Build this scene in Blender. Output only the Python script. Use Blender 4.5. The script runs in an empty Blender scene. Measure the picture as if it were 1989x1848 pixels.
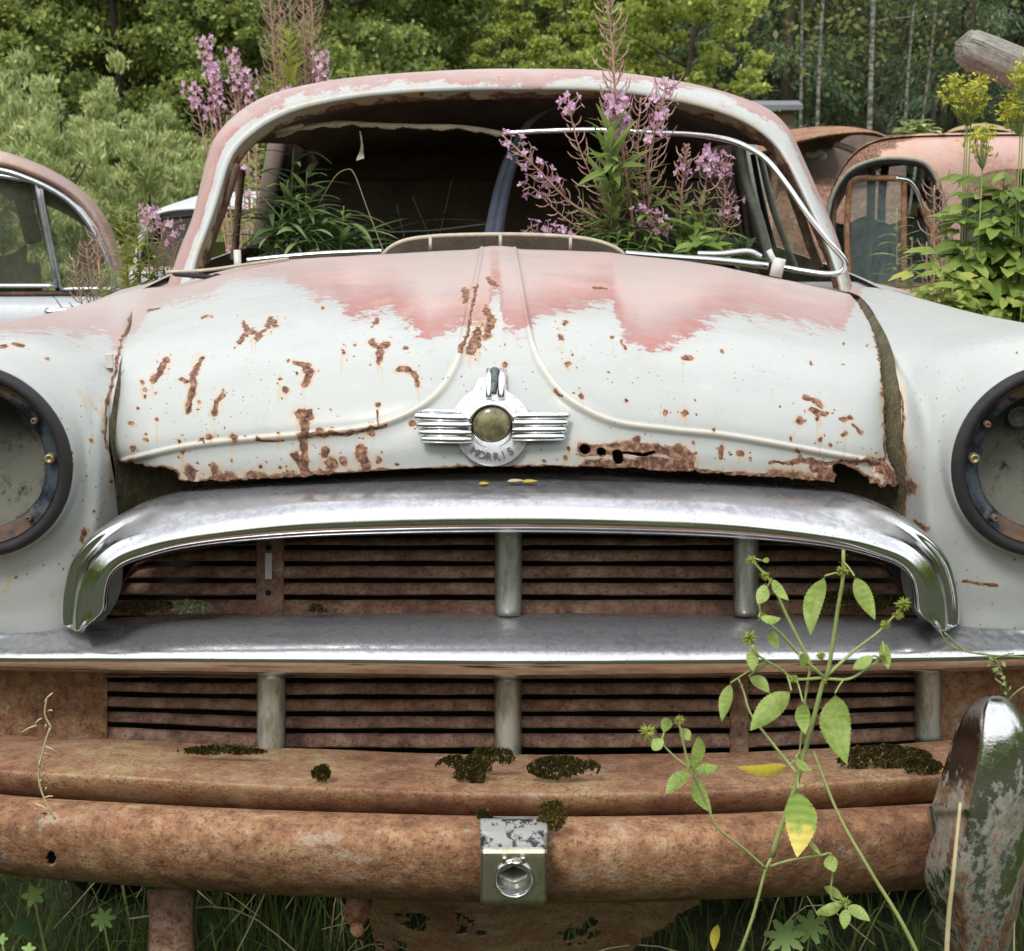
import bpy, math, random
import numpy as np
from mathutils import Vector, Matrix, Euler

random.seed(7)
rng = np.random.default_rng(11)
scene = bpy.context.scene
COL = scene.collection
PI = math.pi

# ------------------------------------------------------------------ camera
PITCH = math.radians(13.0)
CAM_H = 1.25
FPX, CX, CY = 2700.0, 994.5, 924.0          # measured on the photograph, 1989 px wide
cp, sp = math.cos(PITCH), math.sin(PITCH)
cam_d = bpy.data.cameras.new("camera")
cam_d.sensor_width = 36.0
cam_d.lens = 36.0 * FPX / 1989.0
cam_d.clip_start = 0.05
cam_d.clip_end = 2000
cam_d.dof.use_dof = True; cam_d.dof.focus_distance = 1.78; cam_d.dof.aperture_fstop = 18
cam = bpy.data.objects.new("camera", cam_d)
COL.objects.link(cam)
cam.location = (0, 0, CAM_H)
cam.rotation_euler = (PI / 2 - PITCH, 0, 0)
scene.camera = cam

def W(u, v, Y):
    """point seen at photo position (u, v) that stands Y metres in front of the camera"""
    u = np.asarray(u, float); v = np.asarray(v, float); Y = np.asarray(Y, float)
    a = u - CX; b = -(v - CY)
    dy = FPX * cp + b * sp
    dz = -FPX * sp + b * cp
    t = Y / dy
    return np.stack(np.broadcast_arrays(a * t, Y, CAM_H + dz * t), -1)

def PR(P):
    """world -> photo position, used only to look up where a rust spot sits on a panel"""
    P = np.asarray(P, float)
    x = P[..., 0]; y = P[..., 1]; z = P[..., 2] - CAM_H
    f = y * cp - z * sp
    b = y * sp + z * cp
    return CX + FPX * x / f, CY - FPX * b / f

# ------------------------------------------------------------------ objects
BASE = {}
def link(o, parent=None):
    COL.objects.link(o)
    if parent is not None:
        o.parent = parent
        BASE[o.name] = BASE[parent.name]
    return o

def tag(o, label=None, cat=None, group=None, kind=None):
    if label: o["label"] = label
    if cat: o["category"] = cat
    if group: o["group"] = group
    if kind: o["kind"] = kind
    return o

def thing(name, loc, label, cat, group=None):
    o = bpy.data.objects.new(name, None)
    o.empty_display_size = 0.1
    COL.objects.link(o)
    o.location = loc
    BASE[o.name] = np.array(loc, float)
    return tag(o, label, cat, group)

def mesh_obj(name, V, F, mat, parent=None, smooth=True, attrs=None, base=None, mats=None, mi=None):
    """V (n,3) world coordinates; F (m,4) or (m,3) array or a list of lists"""
    V = np.asarray(V, float).reshape(-1, 3)
    if parent is not None: b = BASE[parent.name]
    elif base is not None: b = np.array(base, float)
    else: b = np.zeros(3)
    Vl = V - b
    me = bpy.data.meshes.new(name)
    if isinstance(F, np.ndarray):
        n, k = F.shape
        me.vertices.add(len(Vl)); me.vertices.foreach_set("co", Vl.astype(np.float32).ravel())
        me.loops.add(n * k); me.loops.foreach_set("vertex_index", F.astype(np.int32).ravel())
        me.polygons.add(n)
        me.polygons.foreach_set("loop_start", (np.arange(n) * k).astype(np.int32))
        me.update(calc_edges=True)
    else:
        me.from_pydata([tuple(p) for p in Vl], [], F)
    me.validate()
    if smooth: me.polygons.foreach_set("use_smooth", [True] * len(me.polygons))
    for m in (mats or [mat]): me.materials.append(m)
    if mi is not None: me.polygons.foreach_set("material_index", np.asarray(mi, np.int32))
    if attrs:
        for k_, a in attrs.items():
            at = me.attributes.new(k_, 'FLOAT', 'POINT')
            at.data.foreach_set("value", np.asarray(a, np.float32).ravel())
    me.update()
    o = bpy.data.objects.new(name, me)
    COL.objects.link(o)
    if parent is not None:
        o.parent = parent; BASE[o.name] = b
    else:
        o.location = b; BASE[o.name] = b
    return o

class MB:
    """collects pieces of one part"""
    def __init__(s): s.v = []; s.f = []; s.n = 0; s.m = []
    def add(s, V, F, m=0):
        V = np.asarray(V, float).reshape(-1, 3)
        s.v.append(V)
        for f in F: s.f.append([int(i) + s.n for i in f]); s.m.append(m)
        s.n += len(V); return s
    def box(s, c, size, R=None, m=0):
        x, y, z = np.array(size) / 2.0
        V = np.array([[i * x, j * y, k * z] for i in (-1, 1) for j in (-1, 1) for k in (-1, 1)], float)
        if R is not None: V = V @ np.array(R).T
        return s.add(V + np.array(c), [[0, 1, 3, 2], [4, 6, 7, 5], [0, 4, 5, 1], [2, 3, 7, 6], [0, 2, 6, 4], [1, 5, 7, 3]], m)
    def tube(s, pts, r, seg=8, cap=True, m=0, flat=1.0, upv=(0, 0, 1)):
        V, F = tube_geo(pts, r, seg, cap, flat, upv)
        return s.add(V, F, m)
    def grid(s, P, closed=False, m=0):
        V, F = grid_geo(P, closed)
        return s.add(V, F, m)
    def build(s, name, mat, parent=None, smooth=True, base=None, mats=None, attrs=None):
        V = np.concatenate(s.v)
        return mesh_obj(name, V, s.f, mat, parent, smooth, attrs=attrs, base=base, mats=mats, mi=s.m if mats else None)

def grid_geo(P, closed=False):
    n, m = P.shape[:2]
    idx = np.arange(n * m).reshape(n, m)
    a = idx[:-1, :]; b = idx[1:, :]
    if closed:
        F = np.stack([a, np.roll(a, -1, 1), np.roll(b, -1, 1), b], -1).reshape(-1, 4)
    else:
        F = np.stack([a[:, :-1], a[:, 1:], b[:, 1:], b[:, :-1]], -1).reshape(-1, 4)
    return P.reshape(-1, 3), F

def tube_geo(pts, r, seg=8, cap=True, flat=1.0, upv=(0, 0, 1)):
    pts = np.asarray(pts, float); n = len(pts)
    r = np.broadcast_to(np.asarray(r, float), (n,))
    t = np.gradient(pts, axis=0)
    t /= np.linalg.norm(t, axis=1)[:, None] + 1e-12
    up = np.array(upv, float)
    if abs(t[0] @ up) > .95 * np.linalg.norm(up): up = np.array([1.0, 0, 0]) if abs(up[0]) < .5 else np.array([0, 1.0, 0])
    V = []
    a = np.cross(t[0], up); a /= np.linalg.norm(a)
    for i in range(n):
        a = a - t[i] * (a @ t[i]); a /= np.linalg.norm(a) + 1e-12
        b = np.cross(t[i], a)
        for k in range(seg):
            th = 2 * PI * k / seg
            V.append(pts[i] + r[i] * (math.cos(th) * a + flat * math.sin(th) * b))
    F = []
    for i in range(n - 1):
        for k in range(seg):
            k2 = (k + 1) % seg
            F.append([i * seg + k, i * seg + k2, (i + 1) * seg + k2, (i + 1) * seg + k])
    if cap:
        F.append(list(range(seg))[::-1]); F.append([(n - 1) * seg + k for k in range(seg)])
    return np.array(V), F

def cr(pts, n=40, closed=False):
    """smooth curve through control points, evenly spaced"""
    P = np.asarray(pts, float)
    if P.ndim == 1: P = P[:, None]
    m = len(P)
    if m == 2: 
        t = np.linspace(0, 1, n)[:, None]; return P[0] * (1 - t) + P[1] * t
    Q = np.vstack([2 * P[0] - P[1], P, 2 * P[-1] - P[-2]]) if not closed else np.vstack([P[-1], P, P[0], P[1]])
    segs = m - 1 if not closed else m
    out = []
    K = 24
    t = np.linspace(0, 1, K, endpoint=False)[:, None]
    for i in range(segs):
        p0, p1, p2, p3 = Q[i], Q[i + 1], Q[i + 2], Q[i + 3]
        out.append(.5 * ((2 * p1) + (-p0 + p2) * t + (2 * p0 - 5 * p1 + 4 * p2 - p3) * t ** 2 + (-p0 + 3 * p1 - 3 * p2 + p3) * t ** 3))
    out = np.vstack(out + [Q[segs + 1][None]])
    d = np.r_[0, np.cumsum(np.linalg.norm(np.diff(out, axis=0), axis=1))]
    s = np.linspace(0, d[-1], n)
    return np.stack([np.interp(s, d, out[:, k]) for k in range(P.shape[1])], -1)

def cru(pts, n):
    """smooth curve, uniform in the control index (keeps stations in step)"""
    P = np.asarray(pts, float); m = len(P)
    Q = np.concatenate([(2 * P[0] - P[1])[None], P, (2 * P[-1] - P[-2])[None]])
    s = np.linspace(0, m - 1, n); i = np.minimum(s.astype(int), m - 2); t = s - i
    t = t.reshape((-1,) + (1,) * (P.ndim - 1))
    p0, p1, p2, p3 = Q[i], Q[i + 1], Q[i + 2], Q[i + 3]
    return .5 * ((2 * p1) + (-p0 + p2) * t + (2 * p0 - 5 * p1 + 4 * p2 - p3) * t ** 2 + (-p0 + 3 * p1 - 3 * p2 + p3) * t ** 3)

def seg_dist(U, V, pl):
    """distance of points to a polyline"""
    pl = np.asarray(pl, float)
    if pl.ndim == 1: pl = pl[None]
    if len(pl) == 1: return np.hypot(U - pl[0, 0], V - pl[0, 1])
    D = np.full(np.shape(U), 1e9)
    for a, b in zip(pl[:-1], pl[1:]):
        d = b - a; L = d @ d + 1e-9
        t = np.clip(((U - a[0]) * d[0] + (V - a[1]) * d[1]) / L, 0, 1)
        D = np.minimum(D, np.hypot(U - a[0] - t * d[0], V - a[1] - t * d[1]))
    return D

def vnoise(P, scale, seed=0):
    """cheap smooth value noise in 3-D, -1..1"""
    P = np.asarray(P, float) * scale + seed * 17.3
    i = np.floor(P).astype(np.int64); f = P - i; f = f * f * (3 - 2 * f)
    def h(x, y, z):
        k = (x * 374761393 + y * 668265263 + z * 2147483647 + seed * 1274126177) & 0xffffffff
        k = ((k ^ (k >> 13)) * 1274126177) & 0xffffffff
        return ((k ^ (k >> 16)) & 0xffff) / 32767.5 - 1
    x, y, z = i[..., 0], i[..., 1], i[..., 2]; fx, fy, fz = f[..., 0], f[..., 1], f[..., 2]
    def L(a, b, t): return a + (b - a) * t
    return L(L(L(h(x, y, z), h(x + 1, y, z), fx), L(h(x, y + 1, z), h(x + 1, y + 1, z), fx), fy),
             L(L(h(x, y, z + 1), h(x + 1, y, z + 1), fx), L(h(x, y + 1, z + 1), h(x + 1, y + 1, z + 1), fx), fy), fz)

def fnoise(P, scale, seed=0, oct=3):
    s = 0; a = 1; t = 0
    for k in range(oct):
        s = s + a * vnoise(P, scale * 2 ** k, seed + k); t += a; a *= .55
    return s / t

# ------------------------------------------------------------------ materials
class NT:
    def __init__(s, name):
        s.mat = bpy.data.materials.new(name); s.mat.use_nodes = True
        s.t = s.mat.node_tree; s.t.nodes.clear()
        s.out = s.t.nodes.new("ShaderNodeOutputMaterial")
        s.tc = s.t.nodes.new("ShaderNodeTexCoord")
        s.co = s.tc.outputs["Object"]
    def n(s, t, **kw):
        x = s.t.nodes.new(t)
        for k, v in kw.items(): setattr(x, k, v)
        return x
    def put(s, sock, v):
        if hasattr(v, "is_linked") or hasattr(v, "links"): s.t.links.new(v, sock)
        elif isinstance(v, (tuple, list)):
            sock.default_value = tuple(v) + (1,) if len(v) == 3 and len(sock.default_value) == 4 else tuple(v)
        else: sock.default_value = v
    def noise(s, scale, detail=4, rough=.6, co=None, stretch=None, dist=0):
        x = s.n("ShaderNodeTexNoise"); x.inputs["Scale"].default_value = scale
        x.inputs["Detail"].default_value = detail; x.inputs["Roughness"].default_value = rough
        x.inputs["Distortion"].default_value = dist
        c = co or s.co
        if stretch:
            mp = s.n("ShaderNodeMapping"); mp.inputs["Scale"].default_value = stretch
            s.t.links.new(c, mp.inputs["Vector"]); c = mp.outputs[0]
        s.t.links.new(c, x.inputs["Vector"]); return x.outputs[0]
    def voro(s, scale, feature='F1', out="Distance", rnd=1.0):
        x = s.n("ShaderNodeTexVoronoi"); x.feature = feature; x.inputs["Scale"].default_value = scale
        x.inputs["Randomness"].default_value = rnd
        s.t.links.new(s.co, x.inputs["Vector"]); return x.outputs[out]
    def m(s, op, a, b=0.0, c=None, clamp=False):
        x = s.n("ShaderNodeMath", operation=op, use_clamp=clamp)
        s.put(x.inputs[0], a); s.put(x.inputs[1], b)
        if c is not None: s.put(x.inputs[2], c)
        return x.outputs[0]
    def step(s, v, lo, hi):
        x = s.n("ShaderNodeMapRange"); x.interpolation_type = 'SMOOTHSTEP'
        s.put(x.inputs["Value"], v); x.inputs["From Min"].default_value = lo; x.inputs["From Max"].default_value = hi
        return x.outputs["Result"]
    def mix(s, f, a, b):
        x = s.n("ShaderNodeMix", data_type='RGBA')
        s.put(x.inputs[0], f); s.put(x.inputs[6], a); s.put(x.inputs[7], b); return x.outputs[2]
    def mixf(s, f, a, b):
        x = s.n("ShaderNodeMix", data_type='FLOAT')
        s.put(x.inputs[0], f); s.put(x.inputs[2], a); s.put(x.inputs[3], b); return x.outputs[0]
    def ramp(s, f, stops, interp='LINEAR'):
        x = s.n("ShaderNodeValToRGB"); x.color_ramp.interpolation = interp
        e = x.color_ramp.elements
        while len(e) < len(stops): e.new(.5)
        for k, (p, c) in enumerate(stops):
            e[k].position = p; e[k].color = tuple(c) + (1,) if len(c) == 3 else c
        s.put(x.inputs[0], f); return x.outputs[0]
    def attr(s, name):
        x = s.n("ShaderNodeAttribute", attribute_name=name); return x.outputs["Fac"]
    def bump(s, h, strength=.5, dist=.01, normal=None):
        x = s.n("ShaderNodeBump"); x.inputs["Strength"].default_value = strength; x.inputs["Distance"].default_value = dist
        s.put(x.inputs["Height"], h)
        if normal is not None: s.t.links.new(normal, x.inputs["Normal"])
        return x.outputs[0]
    def bsdf(s, color, rough=.6, metal=0.0, normal=None, **kw):
        b = s.n("ShaderNodeBsdfPrincipled")
        s.put(b.inputs["Base Color"], color); s.put(b.inputs["Roughness"], rough); s.put(b.inputs["Metallic"], metal)
        if normal is not None: s.t.links.new(normal, b.inputs["Normal"])
        for k, v in kw.items(): s.put(b.inputs[k.replace("_", " ")], v)
        s.t.links.new(b.outputs[0], s.out.inputs["Surface"]); s.b = b
        return s.mat
    def sep(s):
        x = s.n("ShaderNodeSeparateXYZ"); s.t.links.new(s.co, x.inputs[0]); return x.outputs
    def nz(s):
        g = s.n("ShaderNodeNewGeometry"); x = s.n("ShaderNodeSeparateXYZ"); s.t.links.new(g.outputs["Normal"], x.inputs[0]); return x.outputs[2]

def rust_col(n, fine, coarse):
    fine = n.m('ADD', n.m('MULTIPLY', n.m('SUBTRACT', fine, .5), 2.2), .5)
    return n.mix(coarse, n.ramp(fine, [(.18, (.045, .022, .015)), (.42, (.135, .062, .040)), (.64, (.25, .125, .075)), (.9, (.42, .25, .15))]),
                 n.ramp(fine, [(.2, (.075, .038, .028)), (.5, (.18, .088, .062)), (.8, (.34, .20, .14))]))

def mat_paint(name, base=(.465, .485, .472), pinkc=(.345, .120, .105)):
    n = NT(name)
    r = n.attr("rust"); p = n.attr("pink"); st = n.attr("stain"); pa = n.attr("pamt"); rb = n.attr("rib_highlight")
    n1 = n.noise(38, 6, .7); n2 = n.noise(140, 4, .6); n3 = n.noise(7, 4, .6); n4 = n.noise(420, 3, .6)
    scr = n.noise(26, 4, .75, stretch=(1, .25, 2.2))
    # faded primer showing through
    pe = n.m('ADD', p, n.m('MULTIPLY', n.m('SUBTRACT', n1, .5), 3.0))
    pe = n.m('ADD', pe, n.m('ADD', n.m('MULTIPLY', n.m('SUBTRACT', scr, .5), .7), n.m('MULTIPLY', n.m('SUBTRACT', n2, .5), 1.7)))
    pm = n.m('MULTIPLY', n.m('ADD', n.m('MULTIPLY', n.step(pe, -.05, .22), .72), n.m('MULTIPLY', n.step(pe, -.9, 1.0), .28)), n.m('MULTIPLY', pa, n.m('ADD', .62, n.m('MULTIPLY', n.step(n.m('ADD', n.m('MULTIPLY', n3, .5), n.m('MULTIPLY', scr, .5)), .36, .60), .38))))
    fade = n.step(n.m('ADD', n.m('MULTIPLY', p, .13), n.m('ADD', n.m('MULTIPLY', n3, .6), n.m('MULTIPLY', scr, .4))), .45, .95)
    pc = n.mix(n.m('MULTIPLY', fade, .85), pinkc, (.56, .41, .375))
    pc = n.mix(n.m('MULTIPLY', n.step(n4, .5, .7), .25), pc, (.36, .13, .11))
    dirt = n.step(n3, .42, .72)
    bc = n.mix(n.m('MULTIPLY', dirt, .35), base, tuple(c * .86 for c in base))
    bc = n.mix(n.m('MULTIPLY', n.step(scr, .58, .75), .35), bc, tuple(min(.8, c * 1.22) for c in base))
    bc = n.mix(n.m('MULTIPLY', n.step(n.noise(19, 5, .75), .52, .70), .22), bc, tuple(c * .70 for c in base))
    bc = n.mix(n.m('MULTIPLY', n.step(n1, .66, .74), .20), bc, (.42, .42, .36))
    col = n.mix(pm, bc, pc)
    col = n.mix(n.m('MULTIPLY', rb, .75), col, (.70, .64, .54))  # pale highlight along the bonnet ribs, put into the paint colour
    # yellow bleeding stain
    sm = n.step(n.m('ADD', st, n.m('MULTIPLY', n.m('SUBTRACT', n1, .5), 1.0)), .1, .9)
    col = n.mix(n.m('MULTIPLY', sm, .55), col, (.47, .36, .18))
    # rust and halo
    re = n.m('ADD', r, n.m('ADD', n.m('MULTIPLY', n.m('SUBTRACT', n1, .5), 1.05), n.m('MULTIPLY', n.m('SUBTRACT', n2, .5), .9)))
    halo = n.step(re, -.50, .34); core = n.step(re, .20, .46)
    col = n.mix(n.m('MULTIPLY', halo, n.m('ADD', .22, n.m('MULTIPLY', n2, .5))), col, (.56, .34, .18))
    col = n.mix(core, col, rust_col(n, n2, n.step(n1, .45, .6)))
    # pin-prick rust all over
    v = n.voro(95); pin = n.m('MULTIPLY', n.step(v, .17, .08), n.step(n.noise(11, 3), .46, .58))
    col = n.mix(n.m('MULTIPLY', pin, .8), col, (.16, .075, .04))
    hgt = n.m('ADD', n.m('MULTIPLY', core, n.m('SUBTRACT', n.m('MULTIPLY', n2, 1.2), .9)), n.m('ADD', n.m('MULTIPLY', pm, -.22), n.m('MULTIPLY', n4, .06)))
    rough = n.mixf(core, n.mixf(pm, n.mixf(n1, .30, .5), .62), .95)
    return n.bsdf(col, rough, 0, n.bump(hgt, .55, .0022), Coat_Weight=n.mixf(core, .10, 0.0), Coat_Roughness=.3)

def mat_chrome(name, grime=.35, tint=(.78, .78, .80), streak=(1, 1, 1), rust=.0, green=0.0, bmp=.07, haze=0.0):
    n = NT(name)
    a = n.noise(9, 5, .65, stretch=streak); b = n.noise(85, 5, .7); c = n.noise(300, 3, .6)
    up = n.nz()
    g = n.step(n.m('ADD', n.m('ADD', a, n.m('MULTIPLY', b, .5)), n.m('MULTIPLY', n.m('MAXIMUM', up, 0.0), .14)), .86 - grime * .4, 1.05)
    g = n.m('MULTIPLY', g, min(.85, .12 + grime * 2))
    pits = n.m('MULTIPLY', n.m('LESS_THAN', n.voro(240), .16), n.step(n.noise(20, 4), .46, .6))
    col = n.mix(n.m('MULTIPLY', g, .75), tint, (.085, .085, .095))
    col = n.mix(n.m('MULTIPLY', pits, .8), col, (.09, .07, .06))
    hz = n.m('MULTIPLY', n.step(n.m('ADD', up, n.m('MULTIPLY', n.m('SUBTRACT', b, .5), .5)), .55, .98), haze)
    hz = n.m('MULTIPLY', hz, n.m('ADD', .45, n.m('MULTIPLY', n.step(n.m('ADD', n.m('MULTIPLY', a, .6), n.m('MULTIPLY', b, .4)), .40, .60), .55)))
    col = n.mix(hz, col, (.085, .095, .125))  # weathered film on up-facing chrome, with reflected blue-grey put into its colour
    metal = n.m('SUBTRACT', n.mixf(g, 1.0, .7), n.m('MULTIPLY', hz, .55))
    if green > 0:
        gm = n.m('MULTIPLY', n.step(n.m('ADD', n.noise(13, 5, .7), n.m('MULTIPLY', b, .3)), .66, .82), green)
        col = n.mix(gm, col, (.16, .18, .08)); metal = n.mixf(gm, metal, 0.0)
    if rust > 0:
        rm = n.step(n.m('ADD', n.noise(11, 6, .75), n.m('MULTIPLY', b, .35)), .80 - rust * .25, .88 - rust * .25)
        col = n.mix(rm, col, rust_col(n, b, n.step(c, .4, .6))); metal = n.mixf(rm, metal, 0.0)
        rough = n.mixf(rm, n.mixf(g, n.mixf(b, .08, .24), .55), .95)
    else:
        rough = n.mixf(hz, n.mixf(g, n.mixf(b, .07, .20), .34), .42)
    h = n.m('ADD', n.m('MULTIPLY', b, .25), n.m('ADD', n.m('MULTIPLY', c, .2), n.m('MULTIPLY', pits, -.8)))
    h = n.m('ADD', h, n.m('MULTIPLY', a, 1.2))
    return n.bsdf(col, rough, metal, n.bump(h, bmp, .0022))

def mat_rust(name, mode=0, dark=1.0, flecks=.5):
    n = NT(name)
    ct = lambda x, k=2.0: n.m('ADD', n.m('MULTIPLY', n.m('SUBTRACT', x, .5), k), .5)
    a = n.noise(6, 5, .65); b = n.noise(45, 6, .75); c = n.noise(220, 4, .7); d = n.noise(17, 5, .7, stretch=(.7, 1, 1.4))
    if mode == 0:      # orange brown bumper steel
        col = n.ramp(ct(n.m('ADD', n.m('MULTIPLY', b, .65), n.m('MULTIPLY', a, .35)), 2.2), [(.14, (.070, .035, .019)), (.40, (.215, .100, .049)), (.60, (.35, .185, .095)), (.86, (.50, .36, .23))])
    elif mode == 1:    # purple brown grille
        col = n.ramp(ct(n.m('ADD', n.m('MULTIPLY', b, .65), n.m('MULTIPLY', a, .35)), 2.4), [(.12, (.085, .042, .030)), (.42, (.24, .130, .092)), (.64, (.40, .25, .175)), (.9, (.56, .44, .33))])
    else:              # tan brown apron with lichen
        col = n.ramp(ct(n.m('ADD', n.m('MULTIPLY', b, .5), n.m('MULTIPLY', a, .5)), 2.6), [(.12, (.13, .060, .034)), (.40, (.27, .135, .075)), (.62, (.36, .225, .12)), (.88, (.42, .36, .19))])
    col = n.mix(n.m('MULTIPLY', n.step(c, .53, .62), .62), col, (.055, .024, .015))
    col = n.mix(n.m('MULTIPLY', n.step(n.noise(130, 4, .7), .55, .64), .6), col, (.36, .135, .055))
    fl = n.step(n.m('ADD', n.m('MULTIPLY', d, .8), n.m('MULTIPLY', c, .35)), .64, .71)
    col = n.mix(n.m('MULTIPLY', fl, flecks), col, (.50, .42, .33))
    if dark != 1.0:
        col = n.mix(1 - dark, col, (.02, .014, .01))
    h = n.m('ADD', n.m('MULTIPLY', b, .8), n.m('MULTIPLY', c, .5))
    return n.bsdf(col, n.mixf(b, .62, .95), 0, n.bump(h, .85, .0042), Specular_IOR_Level=.5)

def mat_leaf(name, c1, c2, c3, scale=6, trans=.35, rough=.5):
    n = NT(name)
    inf = n.n("ShaderNodeObjectInfo")
    a = n.noise(scale, 3, .6)
    isl = n.n("ShaderNodeNewGeometry").outputs["Random Per Island"]
    f = n.m('ADD', n.m('MULTIPLY', a, .5), n.m('MULTIPLY', isl, .5))
    col = n.ramp(f, [(.22, c1), (.5, c2), (.78, c3)])
    p = n.n("ShaderNodeBsdfPrincipled"); n.put(p.inputs["Base Color"], col); p.inputs["Roughness"].default_value = rough
    p.inputs["Specular IOR Level"].default_value = .35
    t = n.n("ShaderNodeBsdfTranslucent"); n.put(t.inputs["Color"], n.mix(.5, col, c3))
    mx = n.n("ShaderNodeMixShader"); mx.inputs[0].default_value = trans
    n.t.links.new(p.outputs[0], mx.inputs[1]); n.t.links.new(t.outputs[0], mx.inputs[2])
    n.t.links.new(mx.outputs[0], n.out.inputs["Surface"])
    return n.mat

def mat_plain(name, c, rough=.6, metal=0.0, var=.25, scale=40, bump=.3, dist=.002, **kw):
    n = NT(name)
    a = n.noise(scale, 5, .7); b = n.noise(scale * .15, 3)
    f = n.m('ADD', n.m('MULTIPLY', a, .6), n.m('MULTIPLY', b, .4))
    col = n.ramp(f, [(.3, tuple(x * (1 - var) for x in c)), (.7, tuple(min(1, x * (1 + var)) for x in c))])
    return n.bsdf(col, rough, metal, n.bump(a, bump, dist), **kw)
# ================================================================== materials used by the car
M_PAINT = mat_paint("faded_paint")
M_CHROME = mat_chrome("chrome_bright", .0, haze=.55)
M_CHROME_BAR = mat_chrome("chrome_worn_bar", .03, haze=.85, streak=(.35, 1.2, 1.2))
n = NT("chrome_dull_post"); a = n.noise(40, 5, .7, stretch=(1, 1, .3)); b = n.noise(160, 4, .7)
M_CHROME_DULL = n.bsdf(n.mix(n.step(a, .42, .62), (.56, .575, .53), (.30, .31, .25)), n.mixf(b, .22, .5), .55, n.bump(b, .15, .001))
n = NT("peeling_chrome_horn"); a = n.noise(13, 6, .75, stretch=(1.6, 1, .7)); b = n.noise(90, 5, .7); c = n.noise(8, 4, .6); z = n.sep()[2]
f_ = n.m('ADD', n.m('ADD', n.m('MULTIPLY', a, .75), n.m('MULTIPLY', b, .25)), n.m('MULTIPLY', n.m('SUBTRACT', n.step(z, .69, .57), 1.0), .12))
col = n.mix(n.step(f_, .46, .54), (.74, .74, .74), n.mix(n.step(b, .42, .58), (.27, .25, .18), (.44, .41, .33)))
rm_ = n.step(n.m('ADD', f_, n.m('MULTIPLY', n.step(z, .62, .45), .05)), .565, .60)
col = n.mix(rm_, col, rust_col(n, b, n.step(c, .4, .6)))
mt = n.m('SUBTRACT', 1.0, n.m('MAXIMUM', n.m('MULTIPLY', n.step(f_, .46, .54), .7), rm_))
M_CHROME_RUST = n.bsdf(col, n.mixf(n.step(f_, .44, .52), .10, .5), mt, n.bump(n.m('ADD', b, n.m('MULTIPLY', a, 1.5)), .35, .002))
M_RUST = mat_rust("rust_bumper", 0)
M_RUST_G = mat_rust("rust_grille", 1, flecks=.25)
M_RUST_A = mat_rust("rust_apron", 2, flecks=.35)
M_RUST_D = mat_rust("rust_dark", 1, dark=.45, flecks=.1)
M_BLACK = mat_plain("black_cavity", (.008, .007, .006), .95, var=.3)
M_RUBBER = mat_plain("old_rubber", (.018, .016, .019), .7, var=.5, scale=70)
M_BROWNCLOTH = mat_plain("brown_headlining", (.34, .25, .21), .95, var=.45, scale=14)
M_BROWNDARK = mat_plain("dark_trim", (.20, .15, .13), .9, var=.5, scale=9)
M_WOOD = mat_plain("torn_strip", (.50, .42, .32), .9, var=.5, scale=55, bump=.6, dist=.004)
M_BLUEPLASTIC = mat_plain("dark_blue_rubber", (.11, .13, .19), .6, var=.3, scale=60)
M_DIRT = mat_plain("mossy_dirt", (.10, .085, .045), .95, var=.85, scale=90, bump=1, dist=.006)
M_BRASS = mat_plain("brass_screw", (.34, .27, .17), .45, .7, var=.3, scale=200)

def mat_glass(name, tint=(.75, .8, .76), dirt=.35, dcol=(.16, .17, .12)):
    n = NT(name)
    a = n.noise(3.5, 5, .6); b = n.noise(60, 4, .7)
    g = n.b = None
    gl = n.n("ShaderNodeBsdfGlossy"); gl.inputs["Roughness"].default_value = .05; gl.inputs["Color"].default_value = (.9, .9, .9, 1)
    tr = n.n("ShaderNodeBsdfTransparent"); tr.inputs["Color"].default_value = tint + (1,)
    fr = n.n("ShaderNodeFresnel"); fr.inputs["IOR"].default_value = 1.5
    m1 = n.n("ShaderNodeMixShader"); n.t.links.new(n.m('MULTIPLY', fr.outputs[0], 1.3, clamp=True), m1.inputs[0]); n.t.links.new(tr.outputs[0], m1.inputs[1]); n.t.links.new(gl.outputs[0], m1.inputs[2])
    df = n.n("ShaderNodeBsdfDiffuse"); n.put(df.inputs["Color"], n.mix(b, dcol, tuple(c * 1.8 for c in dcol)))
    m2 = n.n("ShaderNodeMixShader"); n.t.links.new(n.m('ADD', n.m('MULTIPLY', n.step(n.m('ADD', a, n.m('MULTIPLY', b, .3)), .35, .95), dirt), dirt * .35, clamp=True), m2.inputs[0])
    n.t.links.new(m1.outputs[0], m2.inputs[1]); n.t.links.new(df.outputs[0], m2.inputs[2]); n.t.links.new(m2.outputs[0], n.out.inputs["Surface"])
    return n.mat
M_GLASS = mat_glass("dirty_glass", dirt=.30)
M_GLASS_DARK = mat_glass("filthy_glass", (.25, .27, .25), .75, (.05, .055, .04))

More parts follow.
